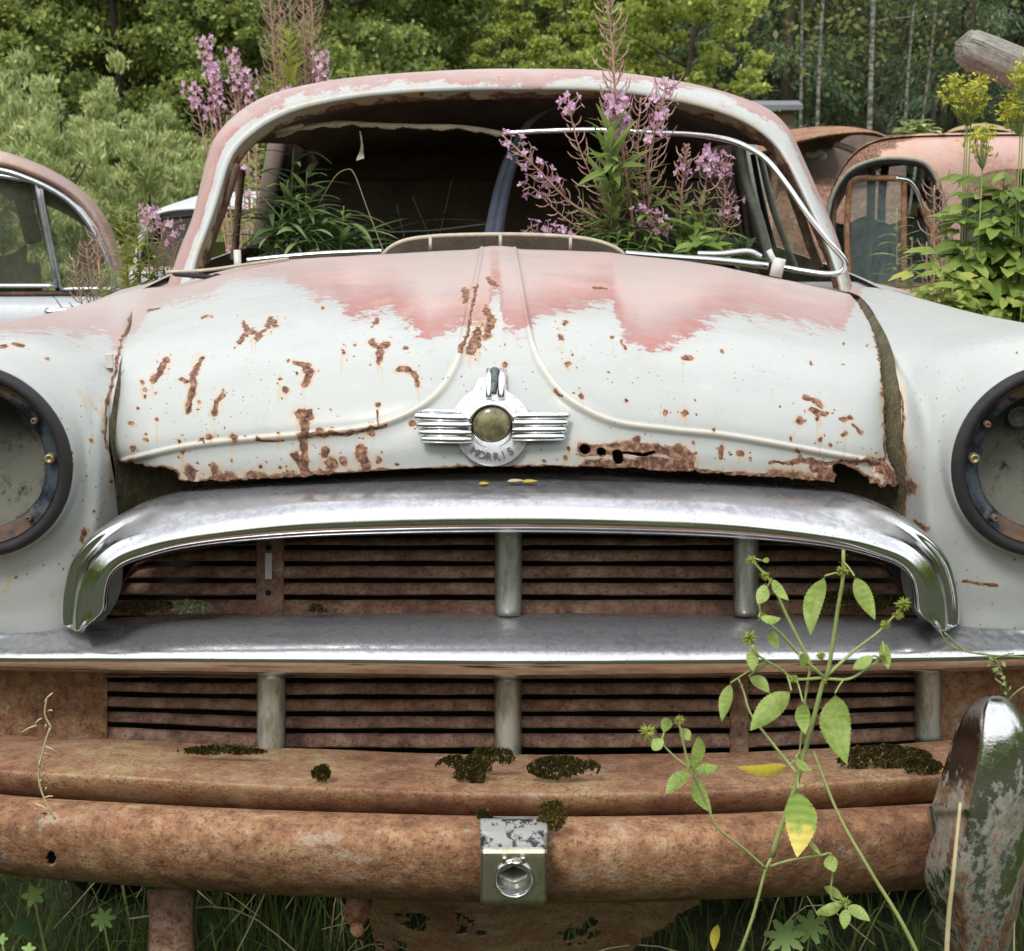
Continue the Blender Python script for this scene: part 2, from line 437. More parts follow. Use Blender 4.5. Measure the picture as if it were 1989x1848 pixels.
# ================================================================== rust map (photo positions of every blemish)
def C3(l): return [([(x / 2, y / 2 + 454.7) for x, y in p], r / 2) for p, r in l]
def C4(l): return [([(x / 2 + 994.5, y / 2 + 454.7) for x, y in p], r / 2) for p, r in l]
SPOTS = C3([
 ([(790, 328), (822, 322)], 6), ([(948, 350), (962, 380), (930, 425)], 11), ([(985, 385)], 13), ([(1055, 330), (1048, 352), (1003, 408)], 12), ([(1066, 350)], 17),
 ([(646, 492), (635, 520), (598, 572)], 12), ([(652, 496)], 18), ([(790, 488), (765, 520), (752, 560), (756, 600), (733, 685)], 14), ([(708, 572), (730, 578)], 9),
 ([(870, 628), (843, 655), (834, 695)], 13), ([(866, 634)], 15), ([(778, 656)], 10), ([(550, 580)], 9), ([(566, 605)], 9), ([(563, 634)], 8), ([(610, 625)], 7), ([(540, 680)], 6),
 ([(615, 722)], 9), ([(512, 740)], 8), ([(1160, 505), (1190, 515), (1202, 540), (1186, 585)], 15), ([(1185, 522)], 18), ([(1090, 567)], 12), ([(1108, 610)], 12),
 ([(1448, 430), (1480, 452), (1474, 505)], 14), ([(1480, 445), (1500, 440)], 15), ([(1335, 465)], 13), ([(1385, 435)], 7), ([(1578, 450)], 6),
 ([(1550, 525), (1590, 532), (1618, 555), (1622, 590)], 13), ([(1465, 340)], 13), ([(1250, 293)], 8), ([(1125, 495)], 5), ([(1155, 540)], 6),
 ([(1160, 700), (1200, 700)], 26), ([(1180, 720), (1180, 780)], 18), ([(1172, 790), (1188, 900)], 20), ([(1470, 668)], 12), ([(1470, 690), (1470, 735)], 3),
 ([(700, 805)], 10), ([(815, 790)], 13), ([(913, 792)], 16), ([(1000, 800), (1100, 798)], 6), ([(1080, 770)], 9), ([(1200, 782), (1380, 772), (1500, 740)], 7), ([(1240, 770)], 17), ([(1440, 775)], 19),
 ([(575, 805)], 8), ([(575, 780)], 7), ([(520, 832)], 9), ([(715, 850)], 10), ([(785, 800)], 7), ([(505, 880)], 8),
 ([(450, 882), (560, 908), (680, 925)], 14), ([(680, 955), (760, 972), (850, 962), (1000, 955), (1150, 945), (1400, 925), (1650, 915), (1900, 912)], 9),
 ([(738, 915), (738, 960)], 17), ([(835, 912), (835, 950)], 17), ([(700, 975)], 15), ([(978, 928)], 24), ([(1015, 900)], 14), ([(1150, 860), (1200, 930)], 24), ([(1262, 850)], 24), ([(1290, 895)], 30),
 ([(1400, 835), (1420, 905)], 24), ([(1470, 885)], 16), ([(1330, 880)], 16), ([(1250, 930)], 22), ([(1550, 890)], 8), ([(900, 880)], 6), ([(1090, 905)], 10),
 ([(1850, 200), (1832, 300), (1812, 400), (1786, 455)], 7), ([(1806, 225), (1812, 262)], 14), ([(1900, 182), (1925, 205)], 13), ([(1890, 300), (1907, 345), (1888, 395)], 20), ([(1855, 380), (1830, 455)], 20), ([(1862, 438)], 12),
 ([(1965, 512)], 13), ([(1965, 535)], 6), ([(1790, 555)], 6), ([(1960, 435)], 6),
 ([(508, 325), (472, 430), (440, 560), (412, 700), (410, 800), (440, 880)], 5), ([(405, 770)], 8), ([(455, 480)], 8), ([(470, 410)], 6),
 ([(575, 300), (620, 292)], 5), ([(670, 283)], 4), ([(0, 437), (25, 437)], 7), ([(55, 428), (92, 437)], 8), ([(135, 492)], 3), ([(180, 488), (195, 492)], 4), ([(352, 803)], 9), ([(288, 740)], 4),
 ([(270, 850), (278, 912)], 8), ([(360, 1073)], 8), ([(405, 1045)], 5), ([(330, 1160), (318, 1195)], 10), ([(310, 1190)], 7), ([(375, 1035)], 5), ([(438, 960)], 6), ([(240, 1245)], 6), ([(60, 1330)], 6), ([(105, 1320)], 4),
 ([(1600, 735)], 12), ([(240, 1300)], 7), ([(225, 1280)], 5),
]) + C4([
 ([(205, 355)], 17), ([(185, 405)], 10), ([(385, 406)], 9), ([(425, 420), (440, 445)], 7), ([(218, 510)], 12), ([(672, 485), (690, 485)], 12), ([(817, 458)], 8), ([(1160, 500)], 8), ([(375, 540)], 4), ([(320, 212), (365, 216)], 5),
 ([(170, 615), (195, 632)], 9), ([(268, 635)], 12), ([(440, 652)], 7), ([(600, 698)], 12), ([(675, 697)], 16), ([(1138, 640), (1168, 648), (1195, 668)], 14), ([(1168, 685), (1190, 702), (1218, 698)], 13), ([(1110, 730)], 15), ([(1185, 720)], 9),
 ([(1275, 725), (1312, 716)], 8), ([(1320, 738), (1356, 776)], 3), ([(1283, 778)], 13), ([(1190, 800)], 12), ([(1085, 790)], 8), ([(820, 830), (815, 872)], 13), ([(885, 855)], 13), ([(922, 872)], 7), ([(705, 815)], 9), ([(712, 857)], 12),
 ([(200, 870)], 9), ([(215, 835)], 9), ([(125, 885)], 8), ([(270, 835), (430, 840), (560, 840), (690, 862)], 25), ([(480, 805)], 14), ([(640, 830)], 14), ([(300, 890), (450, 895), (690, 895)], 24),
 ([(0, 905), (400, 912), (800, 925), (1000, 940), (1250, 962)], 8), ([(1000, 890), (1100, 885), (1250, 890), (1440, 878)], 9), ([(1170, 905), (1250, 930)], 24), ([(1200, 945), (1260, 940)], 18), ([(1330, 890)], 20), ([(1420, 892)], 24), ([(1113, 845)], 11), ([(1117, 870)], 8),
 ([(1440, 915), (1480, 950), (1548, 995)], 34), ([(1385, 880), (1440, 900)], 18), ([(1410, 400), (1438, 560), (1448, 700), (1445, 870)], 5), ([(1435, 625)], 9), ([(1443, 740)], 7), ([(1230, 820)], 8),
 ([(1585, 713)], 5), ([(1550, 742)], 5), ([(1552, 1122), (1615, 1147)], 7), ([(1948, 1262)], 5), ([(1968, 463)], 5), ([(1290, 432)], 4), ([(1380, 437)], 4), ([(1280, 508)], 4), ([(1035, 670)], 4), ([(780, 765)], 8), ([(1580, 500)], 3), ([(1508, 610), (1516, 700), (1520, 820), (1524, 960), (1528, 1090)], 5), ([(1516, 740)], 9), ([(1526, 1040)], 8),
 ([(1750, 1350), (1890, 1365)], 5), ([(1770, 1350)], 9),
])
_rr = random.Random(5)
for pl_, r_ in list(SPOTS):
    if 4.5 < r_ < 16 and len(pl_) < 4:
        for _ in range(_rr.randint(1, 4)):
            q_ = _rr.choice(pl_); a_ = _rr.uniform(0, 6.28); d_ = r_ * _rr.uniform(1.6, 3.4)
            SPOTS.append(([(q_[0] + d_ * math.cos(a_), q_[1] + d_ * math.sin(a_))], _rr.uniform(.8, 2.0)))
STAINS = C3([([(305, 612), (345, 650), (392, 700)], 13), ([(320, 640), (335, 690)], 7), ([(395, 640), (405, 740)], 10), ([(435, 900), (430, 1000)], 12), ([(410, 1040), (385, 1110)], 10), ([(340, 1165)], 20), ([(700, 945)], 18), ([(20, 1390), (40, 1330)], 12), ([(200, 1400)], 14), ([(1700, 780)], 8)]) \
       + C4([([(1180, 730), (1185, 790)], 5), ([(1490, 500), (1512, 620), (1522, 760), (1525, 950), (1528, 1080)], 14), ([(1350, 270), (1440, 400), (1490, 500)], 8), ([(990, 915), (1160, 930)], 14), ([(560, 890)], 12)])
for pl_, r_ in list(SPOTS):
    if 4.0 < r_ < 16 and len(pl_) < 5 and pl_[0][1] > 640:
        q_ = max(pl_, key=lambda p_: p_[1])
        for _ in range(2):
            x_ = q_[0] + _rr.uniform(-r_, r_) * .7; l_ = _rr.uniform(12, 46); STAINS.append(([(x_, q_[1]), (x_ + _rr.uniform(-2, 2), q_[1] + l_)], _rr.uniform(1.3, 2.8)))
PINK_B = np.array([(-400, 640), (0, 652), (60, 650), (110, 645), (150, 662), (200, 648), (230, 680), (262, 655), (300, 602), (400, 584), (460, 548), (545, 543), (620, 590), (650, 592), (690, 618), (760, 606), (800, 632), (835, 668), (862, 655), (895, 640), (930, 640), (948, 640), (955, 575), (968, 570), (978, 640),
 (1010, 650), (1034, 632), (1060, 620), (1110, 607), (1135, 602), (1160, 592), (1188, 590), (1202, 632), (1215, 662), (1250, 682), (1300, 672), (1340, 655), (1370, 633), (1420, 612), (1470, 620), (1545, 632), (1590, 640), (1640, 640), (1672, 570), (1700, 500), (2400, 500)], float)

def fields(P, rough_px=0):
    U, V = PR(P)
    U0, V0 = U, V
    U = U + 5.0 * fnoise(P, 45, 11) + 4.0 * fnoise(P, 130, 12); V = V + 5.0 * fnoise(P, 45, 13) + 4.0 * fnoise(P, 130, 14)
    r = np.full(U.shape, -3.0); st = np.full(U.shape, -3.0)
    box = lambda pl, m: (U > min(p[0] for p in pl) - m) & (U < max(p[0] for p in pl) + m) & (V > min(p[1] for p in pl) - m) & (V < max(p[1] for p in pl) + m)
    wob = 1 + .9 * fnoise(P, 60, 3, 4)
    for pl, rr in SPOTS:
        k = box(pl, rr * 4 + 6)
        if k.any(): r[k] = np.maximum(r[k], 1 - seg_dist(U[k], V[k], pl) / (rr * 1.22 * wob[k] + 1.0))
    for pl, rr in STAINS:
        k = box(pl, rr * 4)
        if k.any(): st[k] = np.maximum(st[k], 1 - seg_dist(U[k], V[k], pl) / (rr * 1.5 * wob[k]))
    vb = np.interp(U, PINK_B[:, 0], PINK_B[:, 1])
    pk = (vb - V + 14 * fnoise(P, 26, 33, 4)) / 30.0
    pk = np.clip(pk, -2.5, 3.0)
    lowdeep = np.clip(1.15 - .13 * np.abs(vb - V) / 32.0, .62, 1)
    ku = np.interp(U, [-400, 0, 230, 300, 560, 660, 1340, 1480, 1660, 2000], [.7, .7, .62, .60, .62, 1.12, 1.12, .95, .8, .4])
    return {"rust": np.clip(r, -3, 1), "pink": pk, "stain": st, "pamt": ku * lowdeep}

# ================================================================== the car
CAR = thing("abandoned_saloon_car", (0, 1.9, 0), "derelict pale blue saloon facing the viewer, pink patched bonnet, chrome grille arch", "car")

RIB_L = cr([(936, 490), (927, 540), (913, 600), (900, 660), (885, 705), (860, 748), (820, 785), (760, 815), (700, 830), (600, 842), (480, 852), (350, 868), (228, 898)], 160)
RIB_R = cr([(1000, 490), (1008, 540), (1018, 600), (1030, 660), (1050, 705), (1085, 755), (1130, 790), (1200, 820), (1300, 833), (1400, 843), (1500, 860), (1600, 878), (1705, 897)], 160)

# ---- bonnet
REAR = np.array([(300, 577), (330, 562), (400, 538), (480, 518), (560, 507), (700, 498), (800, 493), (960, 487), (1150, 491), (1220, 498), (1350, 512), (1450, 529), (1550, 550), (1652, 574)], float)
LIP = np.array([(226, 902), (300, 925), (350, 941), (500, 937), (700, 922), (850, 913), (990, 911), (1150, 913), (1300, 920), (1450, 930), (1560, 937), (1640, 945), (1700, 952), (1762, 955)], float)
EL = np.array([(300, 577), (262, 600), (250, 620), (240, 655), (226, 720), (213, 780), (205, 840), (213, 878), (226, 902)], float)
ER = np.array([(1652, 574), (1675, 602), (1697, 645), (1710, 690), (1717, 750), (1721, 820), (1724, 868), (1735, 905), (1762, 955)], float)
G_V = np.array([0, .1, .2, .31, .455, .60, .74, .88, 1.0]); G_Y = np.array([2.62, 2.26, 2.02, 1.84, 1.72, 1.66, 1.625, 1.605, 1.60])
g_t = lambda t: np.interp(t, np.linspace(0, 1, 200), np.interp(np.linspace(0, 1, 200), *(lambda c: (c[:, 0], c[:, 1]))(cr(np.stack([G_V, (G_Y - 1.60) / 1.02], 1), 200))))
def yrear(u): return 2.62 - .03 * ((u - 985) / 700) ** 2
def ylip(u): return 1.60 + .085 * (np.abs(u - 990) / 760) ** 2
NB_, MB_ = 250, 780
tt = np.linspace(0, 1, NB_)[:, None]; ss = np.linspace(0, 1, MB_)[None, :]
def ev(c, x, ax): 
    c = cr(c, 400); k = np.linspace(0, 1, 400)
    return np.stack([np.interp(x, k, c[:, 0]), np.interp(x, k, c[:, 1])], -1)
def byu(c, x, u0, u1):      # curve sampled evenly in u
    u = u0 + (u1 - u0) * x; cc = cr(c, 600)
    return np.stack([u, np.interp(u, cc[:, 0], cc[:, 1])], -1)
top = byu(REAR, ss[0], 300, 1652); bot = byu(LIP, ss[0], 226, 1762)
def byv(c, x):
    cc = cr(c, 600); v = cc[0, 1] + (cc[-1, 1] - cc[0, 1]) * x
    return np.stack([np.interp(v, cc[:, 1], cc[:, 0]), v], -1)
lef = byv(EL, tt[:, 0]); rig = byv(ER, tt[:, 0])
S = ss[..., None]; Tt = tt[..., None]
coons = (1 - Tt) * top[None] + Tt * bot[None] + (1 - S) * lef[:, None] + S * rig[:, None] \
      - ((1 - S) * (1 - Tt) * top[0] + S * (1 - Tt) * top[-1] + (1 - S) * Tt * bot[0] + S * Tt * bot[-1])
BU, BV = coons[..., 0], coons[..., 1]
gg = g_t(tt) * np.ones_like(ss)
edge = np.minimum(ss, 1 - ss) * np.ones_like(tt)
BY = ylip(BU) + (yrear(BU) - ylip(BU)) * gg + .05 * np.exp(-(edge / .035)) * (1 - gg) 
BP = W(BU, BV, BY)
def grid_normals(P):
    du = np.gradient(P, axis=1); dv = np.gradient(P, axis=0)
    n = np.cross(du, dv); n /= np.linalg.norm(n, axis=-1)[..., None] + 1e-12
    tocam = np.array([0, 0, CAM_H]) - P
    n *= np.where((n * tocam).sum(-1) < 0, -1, 1)[..., None]
    return n
BN = grid_normals(BP)
dl = seg_dist(BU, BV, RIB_L); dr = seg_dist(BU, BV, RIB_R)
ul = np.interp(BV, RIB_L[:, 1], RIB_L[:, 0]); ur = np.interp(BV, RIB_R[:, 1], RIB_R[:, 0])
inside = ((BU > ul) & (BU < ur)).astype(float)
sd = np.minimum(dl, dr) * np.where(inside > 0, 1, -1)
size = np.clip((2.0 / BY) , .6, 1.4)
bead = .0048 * np.exp(-(np.minimum(dl, dr) / (3.6 * size)) ** 2)
recess = -.010 / (1 + np.exp(-np.clip(sd / 9.0, -30, 30)))
spine = np.where(BV < 640, 1, np.clip((700 - BV) / 60, 0, 1))
hx = recess * (1 - spine) + .006 * spine / (1 + np.exp(-np.clip(sd / 6.0, -30, 30)))
dent = .0022 * fnoise(BP, 5, 5) + .0009 * fnoise(BP, 17, 6)
BP = BP + BN * (bead + hx + dent)[..., None]
# rolled front lip
HOLES = C3([([(480, 935), (560, 945), (640, 948)], 22), ([(600, 935), (650, 945)], 24)]) + C4([([(285, 835)], 20), ([(350, 845)], 17), ([(415, 858), (420, 875)], 17), ([(440, 850), (520, 860), (556, 846)], 5),
        ([(1290, 912), (1340, 935), (1390, 965)], 26), ([(1370, 985), (1400, 1010)], 30), ([(1300, 960), (1345, 985)], 26), ([(1425, 1010), (1445, 1030)], 20), ([(1330, 1000)], 34)])
hole = np.full(BU.shape, -2.0); wn = fnoise(BP, 60, 9)
for pl, rr in HOLES: hole = np.maximum(hole, 1 - seg_dist(BU, BV, pl) / (rr * (1 + .55 * wn)))
rag = (np.interp(BU, [200, 330, 345, 700, 1600, 1640, 1800], [9, 6, 4, 2, 4, 8, 10])) * (1 + 1.2 * fnoise(BP, 90, 4)) 
cut = (hole > 0) | ((BV > byu(LIP, (BU - 226) / 1536, 226, 1762)[..., 1] - rag))
cut |= (edge < (.0010 * (1 + 1.6 * fnoise(BP, 70, 14))))
att = fields(BP)
lipv = byu(LIP, (BU - 226) / 1536, 226, 1762)[..., 1]
lipw = np.interp(BU, [226, 300, 640, 700, 1100, 1130, 1400, 1560, 1762], [16, 22, 20, 8, 6, 12, 12, 24, 40]) * (1 + 1.5 * fnoise(BP, 40, 77))
att["rust"] = np.maximum(att["rust"], np.clip(.85 - (lipv - BV) / np.maximum(lipw, 1), -3, .8))
att['stain'] = np.maximum(att['stain'], np.clip(.75 - edge * 1400 / 14, -3, .7) + .5 * fnoise(BP, 25, 91))
att['rib_highlight'] = np.exp(-(np.minimum(dl, dr) / (2.6 * size)) ** 2) * np.clip((BV - 640) / 60, 0, 1)
att["rust"] = np.maximum(att["rust"], np.clip(1 + hole * 1.6, -3, .75))
V_, F_ = grid_geo(BP)
keep = ~cut.reshape(-1)[F_].any(1)
bonnet = mesh_obj("bonnet", V_, F_[keep], M_PAINT, CAR, attrs={k: v.reshape(-1) for k, v in att.items()})
md = bonnet.modifiers.new("sheet", 'SOLIDIFY'); md.thickness = .0016; md.offset = -1
def bonnet_Y(u, v):
    """depth of the bonnet skin at a photo position"""
    k = np.argmin((BU - u) ** 2 + (BV - v) ** 2)
    return BP.reshape(-1, 3)[k][1]
# ---- underside / radiator fascia behind the bonnet lip
mb = MB()
c = np.array([(212, 600), (205, 700), (205, 840), (222, 1000)], float)
fas = []
for k in np.linspace(0, 1, 40):
    u = 215 + (1775 - 215) * k
    cu = .085 * (abs(u - 990) / 760) ** 2
    fas.append([W(u, 840, 1.78 + cu), W(u, 905, 1.75 + cu), W(u, 960, 1.74 + cu), W(u, 1040, 1.74 + cu)])
mb.grid(np.array(fas)); mb.build("radiator_fascia", M_RUST_D, CAR)

# ---- front wings
def wing(side):
    X = lambda x: side * x
    SX = -1 if side < 0 else 1
    hc = np.array([side * .650, 1.640, .8885])
    R0 = .1155
    gapL = [(266, 597, 2.45), (253, 622, 2.14), (242, 665, 1.96), (229, 730, 1.80), (217, 790, 1.740), (211, 840, 1.715), (222, 905, 1.72), (225, 960, 1.72), (224, 1010, 1.72)]
    gapR = [(1672, 578, 2.50), (1702, 618, 2.18), (1728, 668, 1.96), (1742, 730, 1.82), (1749, 790, 1.765), (1752, 840, 1.735), (1756, 905, 1.72), (1757, 960, 1.72), (1755, 1005, 1.72)]
    seam = W(*np.array(gapL if side < 0 else gapR).T)
    q = lambda i: seam[i] * [1, 1, 1]
    m = lambda x, y, z: np.array([X(x), y, z])
    rows = []  # angle, 5 points beyond the ring
    def R(a, *p): rows.append((a, [np.asarray(v, float) for v in p]))
    R(0, m(.785, 1.66, .888), m(.825, 1.74, .885), m(.850, 1.95, .87), m(.862, 2.3, .85), m(.862, 2.80, .84))
    R(30, m(.775, 1.668, .955), m(.818, 1.76, .952), m(.843, 1.97, .935), m(.852, 2.3, .92), m(.850, 2.80, .91))
    R(58, m(.725, 1.668, 1.005), m(.757, 1.76, 1.008), m(.785, 1.97, 1.000), m(.790, 2.3, .985), m(.785, 2.80, .975))
    R(90, m(.655, 1.668, 1.018), m(.665, 1.75, 1.028), m(.690, 1.95, 1.018), m(.700, 2.3, 1.001), m(.690, 2.80, .992))
    R(120, m(.590, 1.670, .998), m(.583, 1.75, 1.012), m(.600, 1.95, 1.006), m(.640, 2.25, 1.000), m(.650, 2.70, .992))
    R(135, m(.560, 1.672, .975), m(.548, 1.74, .990), m(.555, 1.87, .996), seam[1] * .35 + m(.600, 2.15, .997) * .65, seam[0])
    R(150, m(.538, 1.672, .948), m(.528, 1.71, .962), m(.524, 1.80, .975), seam[2] * .6 + m(.53, 1.9, .985) * .4, seam[1])
    R(165, m(.527, 1.666, .920), m(.519, 1.685, .930), m(.511, 1.715, .941), (seam[3] * .7 + m(.515, 1.73, .95) * .3), seam[3])
    R(180, m(.524, 1.660, .888), m(.516, 1.668, .889), m(.508, 1.682, .892), seam[5] * .55 + m(.506, 1.69, .893) * .45, seam[5])
    R(200, m(.532, 1.658, .845), m(.522, 1.662, .835), m(.512, 1.672, .822), seam[7] * .55 + m(.508, 1.68, .82) * .45, seam[7])
    R(222, m(.556, 1.656, .800), m(.542, 1.662, .775), m(.528, 1.668, .750), m(.515, 1.69, .72), m(.505, 1.71, .70))
    R(245, m(.596, 1.656, .770), m(.590, 1.660, .730), m(.583, 1.664, .70), m(.575, 1.668, .665), m(.57, 1.68, .635))
    R(270, m(.650, 1.658, .760), m(.653, 1.665, .715), m(.656, 1.670, .69), m(.66, 1.675, .66), m(.66, 1.69, .635))
    R(295, m(.712, 1.662, .772), m(.728, 1.68, .725), m(.742, 1.70, .69), m(.75, 1.72, .66), m(.76, 1.75, .635))
    R(320, m(.755, 1.664, .805), m(.790, 1.70, .772), m(.815, 1.78, .73), m(.828, 1.88, .68), m(.835, 2.00, .64))
    R(340, m(.777, 1.662, .848), m(.815, 1.71, .835), m(.840, 1.84, .81), m(.852, 2.05, .77), m(.858, 2.32, .72))
    R(352, m(.783, 1.660, .872), m(.822, 1.73, .862), m(.847, 1.92, .845), m(.860, 2.28, .76), m(.862, 2.66, .62))
    R(360, *rows[0][1])
    A = np.array([r[0] for r in rows], float)
    C = np.array([r[1] for r in rows])                    # (n,5,3)
    ang = np.radians(A)
    ring = np.stack([hc[0] + side * R0 * np.cos(ang), np.full(len(A), 1.640), hc[2] + R0 * np.sin(ang)], -1)
    ring1 = np.stack([hc[0] + side * (R0 + .006) * np.cos(ang), np.full(len(A), 1.642), hc[2] + (R0 + .006) * np.sin(ang)], -1)
    C = np.concatenate([ring[:, None], ring1[:, None], C], 1)      # (n,7,3)
    na = 361
    fine = np.zeros((na, C.shape[1], 3)); th = np.linspace(0, 360, na)
    # periodic smooth interpolation over the angle
    for j in range(C.shape[1]):
        for k in range(3):
            y = C[:, j, k]; a = A
            aa = np.r_[a[:-1] - 360, a, a[1:] + 360]; yy = np.r_[y[:-1], y, y[1:]]
            mm = np.gradient(yy, aa)
            i = np.clip(np.searchsorted(aa, th) - 1, 0, len(aa) - 2); h = aa[i + 1] - aa[i]; t = (th - aa[i]) / h
            fine[:, j, k] = (2 * t**3 - 3 * t**2 + 1) * yy[i] + (t**3 - 2 * t**2 + t) * h * mm[i] + (-2 * t**3 + 3 * t**2) * yy[i + 1] + (t**3 - t**2) * h * mm[i + 1]
    P = np.stack([cru(fine[i], 90) for i in range(na)])
    P = P + (.0020 * fnoise(P, 7, 8) + .0008 * fnoise(P, 19, 9))[..., None] * np.array([0, -1, .3])
    V_, F_ = grid_geo(P)
    if side > 0: F_ = F_[:, ::-1]
    o = mesh_obj("front_wing", V_, F_.copy(), M_PAINT, CAR, attrs={k: v.reshape(-1) for k, v in fields(P).items()})
    # inner flange of the wing in the bonnet gap
    s2 = cr(seam, 60); ins = s2 + np.array([-side * .012, .030, -.020]); in2 = s2 + np.array([-side * .045, .045, -.028]); in3 = s2 + np.array([-side * .10, .08, -.05])
    mb = MB(); mb.grid(np.stack([s2, ins, in2, in3], 1)); 
    f = mb.build("wing_flange", M_DIRT, o)
    return o
WL = wing(-1); WR = wing(1)

# little gutter moss in the right bonnet gap is part of the flange; bonnet catch on the left
mb = MB()
for (u, v, w, h, m_) in [(213, 701, 13, 26, 0), (207, 727, 22, 24, 1)]:
    a = W(u, v, 1.80)
    mb.box(a, (w * .00068, .010, h * .00068), m=m_)
mb.build("bonnet_catch", None, CAR, smooth=False, mats=[mat_plain("catch_cream", (.6, .58, .52)), M_RUST])

# ---- headlights (lamp units missing, bowls left)
def mat_bowl():
    n = NT("dirty_shaded_bowl"); z = n.sep()[2]
    a = n.noise(40, 6, .75); b = n.noise(14, 4)
    f = n.m('ADD', n.m('MULTIPLY', n.step(z, .955, .845), .72), n.m('MULTIPLY', b, .5))
    col = n.mix(n.step(n.m('ADD', f, n.m('MULTIPLY', a, .25)), .38, .78), (.013, .014, .013), (.135, .135, .110))  # upper bowl darkened as painted shade, grey-green dirt lower down
    col = n.mix(n.step(n.noise(34, 6, .8), .52, .66), col, (.018, .018, .014))
    return n.bsdf(col, .9, 0, n.bump(a, .7, .004))
M_BOWL = mat_bowl()
def mat_flange():
    n = NT("lamp_flange"); z = n.sep()[2]
    a = n.noise(30, 5, .7); b = n.noise(110, 4, .7)
    k = n.step(n.m('ADD', n.m('ABSOLUTE', n.m('SUBTRACT', z, .888)), n.m('MULTIPLY', n.m('SUBTRACT', a, .5), .20)), .062, .088)
    col = n.mix(k, n.mix(n.step(a, .4, .6), (.020, .026, .042), (.10, .12, .15)), n.mix(b, (.06, .034, .025), (.17, .105, .07)))
    return n.bsdf(col, n.mixf(k, .35, .9), n.mixf(k, .5, 0), n.bump(b, .4, .002))
M_FLANGE = mat_flange()
def ring_geo(c, prof, seg=72):
    th = np.linspace(0, 2 * PI, seg, endpoint=False)
    P = np.stack([np.stack([c[0] + r * np.cos(th), np.full(seg, c[1] + y), c[2] + r * np.sin(th)], -1) for r, y in prof])
    return P
def headlight(side):
    c = np.array([side * .650, 1.640, .8885])
    bowl = MB(); bowl.grid(ring_geo(c, [(.0850, .006), (.083, .016), (.076, .034), (.062, .050), (.042, .060), (.020, .064), (.0005, .065)]), closed=True)
    rr = random.Random(3 + side)
    h = bowl.build("headlight", M_BOWL, CAR)
    tag(h, "empty %s lamp bowl" % ("left" if side < 0 else "right"))
    rb = MB(); rb.grid(ring_geo(c, [(.1195, .004), (.1190, -.004), (.1155, -.010), (.110, -.0115), (.1050, -.008), (.1035, -.001), (.103, .006)]), closed=True)
    rb.build("rubber_ring", M_RUBBER, h)
    fl = MB(); fl.grid(ring_geo(c, [(.1045, .002), (.1035, -.004), (.1022, -.0045), (.1012, -.001), (.095, .001), (.088, .003), (.0855, .006), (.0845, .012)]), closed=True)
    fl.build("mounting_ring", M_FLANGE, h)
    for a, big in ((3 if side < 0 else 177, 1), (33 if side < 0 else 150, 0), (-48 if side < 0 else 228, 0), (95, 0)):
        a = math.radians(a); p = c + np.array([.0935 * math.cos(a), -.003, .0935 * math.sin(a)])
        s = MB(); r = .0066 if big else .0042
        P = np.stack([np.stack([p[0] + q * np.cos(np.linspace(0, 2 * PI, 16, endpoint=False)), np.full(16, p[1] + y), p[2] + q * np.sin(np.linspace(0, 2 * PI, 16, endpoint=False))], -1) for q, y in [(r, .004), (r, -.003), (r * .8, -.0055), (r * .45, -.0055), (r * .35, -.004), (.0001, -.004)]])
        s.grid(P, closed=True); s.build("screw", M_BRASS if big else M_RUST_D, h)
    s = MB(); p = W(74 if side < 0 else 1958, 700, 1.0)
    return h
headlight(-1); h_r = headlight(1)
p = np.array([.625, 1.69, .935]); mb = MB()
mb.grid(ring_geo(p, [(.0135, .0), (.0135, -.003), (.010, -.0035), (.0098, -.0015), (.0005, -.001)], 24), closed=True)
mb.build("drain_plug", mat_plain("plug_grey", (.09, .095, .085), .5), h_r)

# ---- chrome arch round the upper grille
def prof_sweep(stations, prof, n_s, n_p):
    """stations (k,c,3) control rows -> smooth grid"""
    Cc = np.array(stations, float)
    G = np.stack([cru(Cc[:, j], n_s) for j in range(Cc.shape[1])], 1)
    return np.stack([cru(G[i], n_p) for i in range(n_s)])
half = [  # O, crest, I in photo px, going from the left tip to the centre
 ((119, 1212), (146, 1226), (176, 1212)), ((117, 1190), (150, 1195), (206, 1186)), ((121, 1140), (158, 1145), (211, 1150)), ((138, 1088), (176, 1098), (219, 1121)), ((175, 1042), (214, 1060), (243, 1099)),
 ((228, 1003), (262, 1036), (290, 1083)), ((300, 968), (332, 1013), (352, 1068)), ((400, 945), (430, 992), (452, 1055)), ((560, 930), (585, 972), (604, 1044)), ((780, 915), (790, 962), (795, 1038)), ((991.5, 910), (991.5, 958), (991.5, 1036))]
full = half + [tuple((1983 - u, v) for u, v in r) for r in half[:-1][::-1]]
st = []
for O, Cc, I in full:
    O, Cc, I = map(np.array, (O, Cc, I))
    pl = lambda u: .022 * (abs(u - 991.5) / 800) ** 2
    mixp = lambda a, b, k: a * (1 - k) + b * k
    def Q(p, y, k=0): return W(p[0], p[1], y + pl(p[0]))
    legk = min(1.0, max(0.0, (abs(O[0] - 991.5) - 600) / 240))
    legk = legk * legk * (3 - 2 * legk)     # 0 top run, 1 legs
    back = 1.700 * (1 - legk) + 1.596 * legk
    st.append([Q(O, back + .03), Q(mixp(O, Cc, .12), back - .03 * (1 - legk) - .012 * legk), Q(mixp(O, Cc, .55), 1.615 * (1 - legk) + 1.582 * legk), Q(Cc, 1.580 * (1 - legk) + 1.566 * legk), Q(mixp(Cc, I, .25), 1.562 - .002 * legk), Q(mixp(Cc, I, .5), 1.553), Q(mixp(Cc, I, .70), 1.550 + .002 * legk), Q(mixp(Cc, I, .84), 1.552), Q(mixp(Cc, I, .92), 1.558), Q(I, 1.572), Q(mixp(Cc, I, 1.0), 1.65)])
G = prof_sweep(st, None, 300, 56)
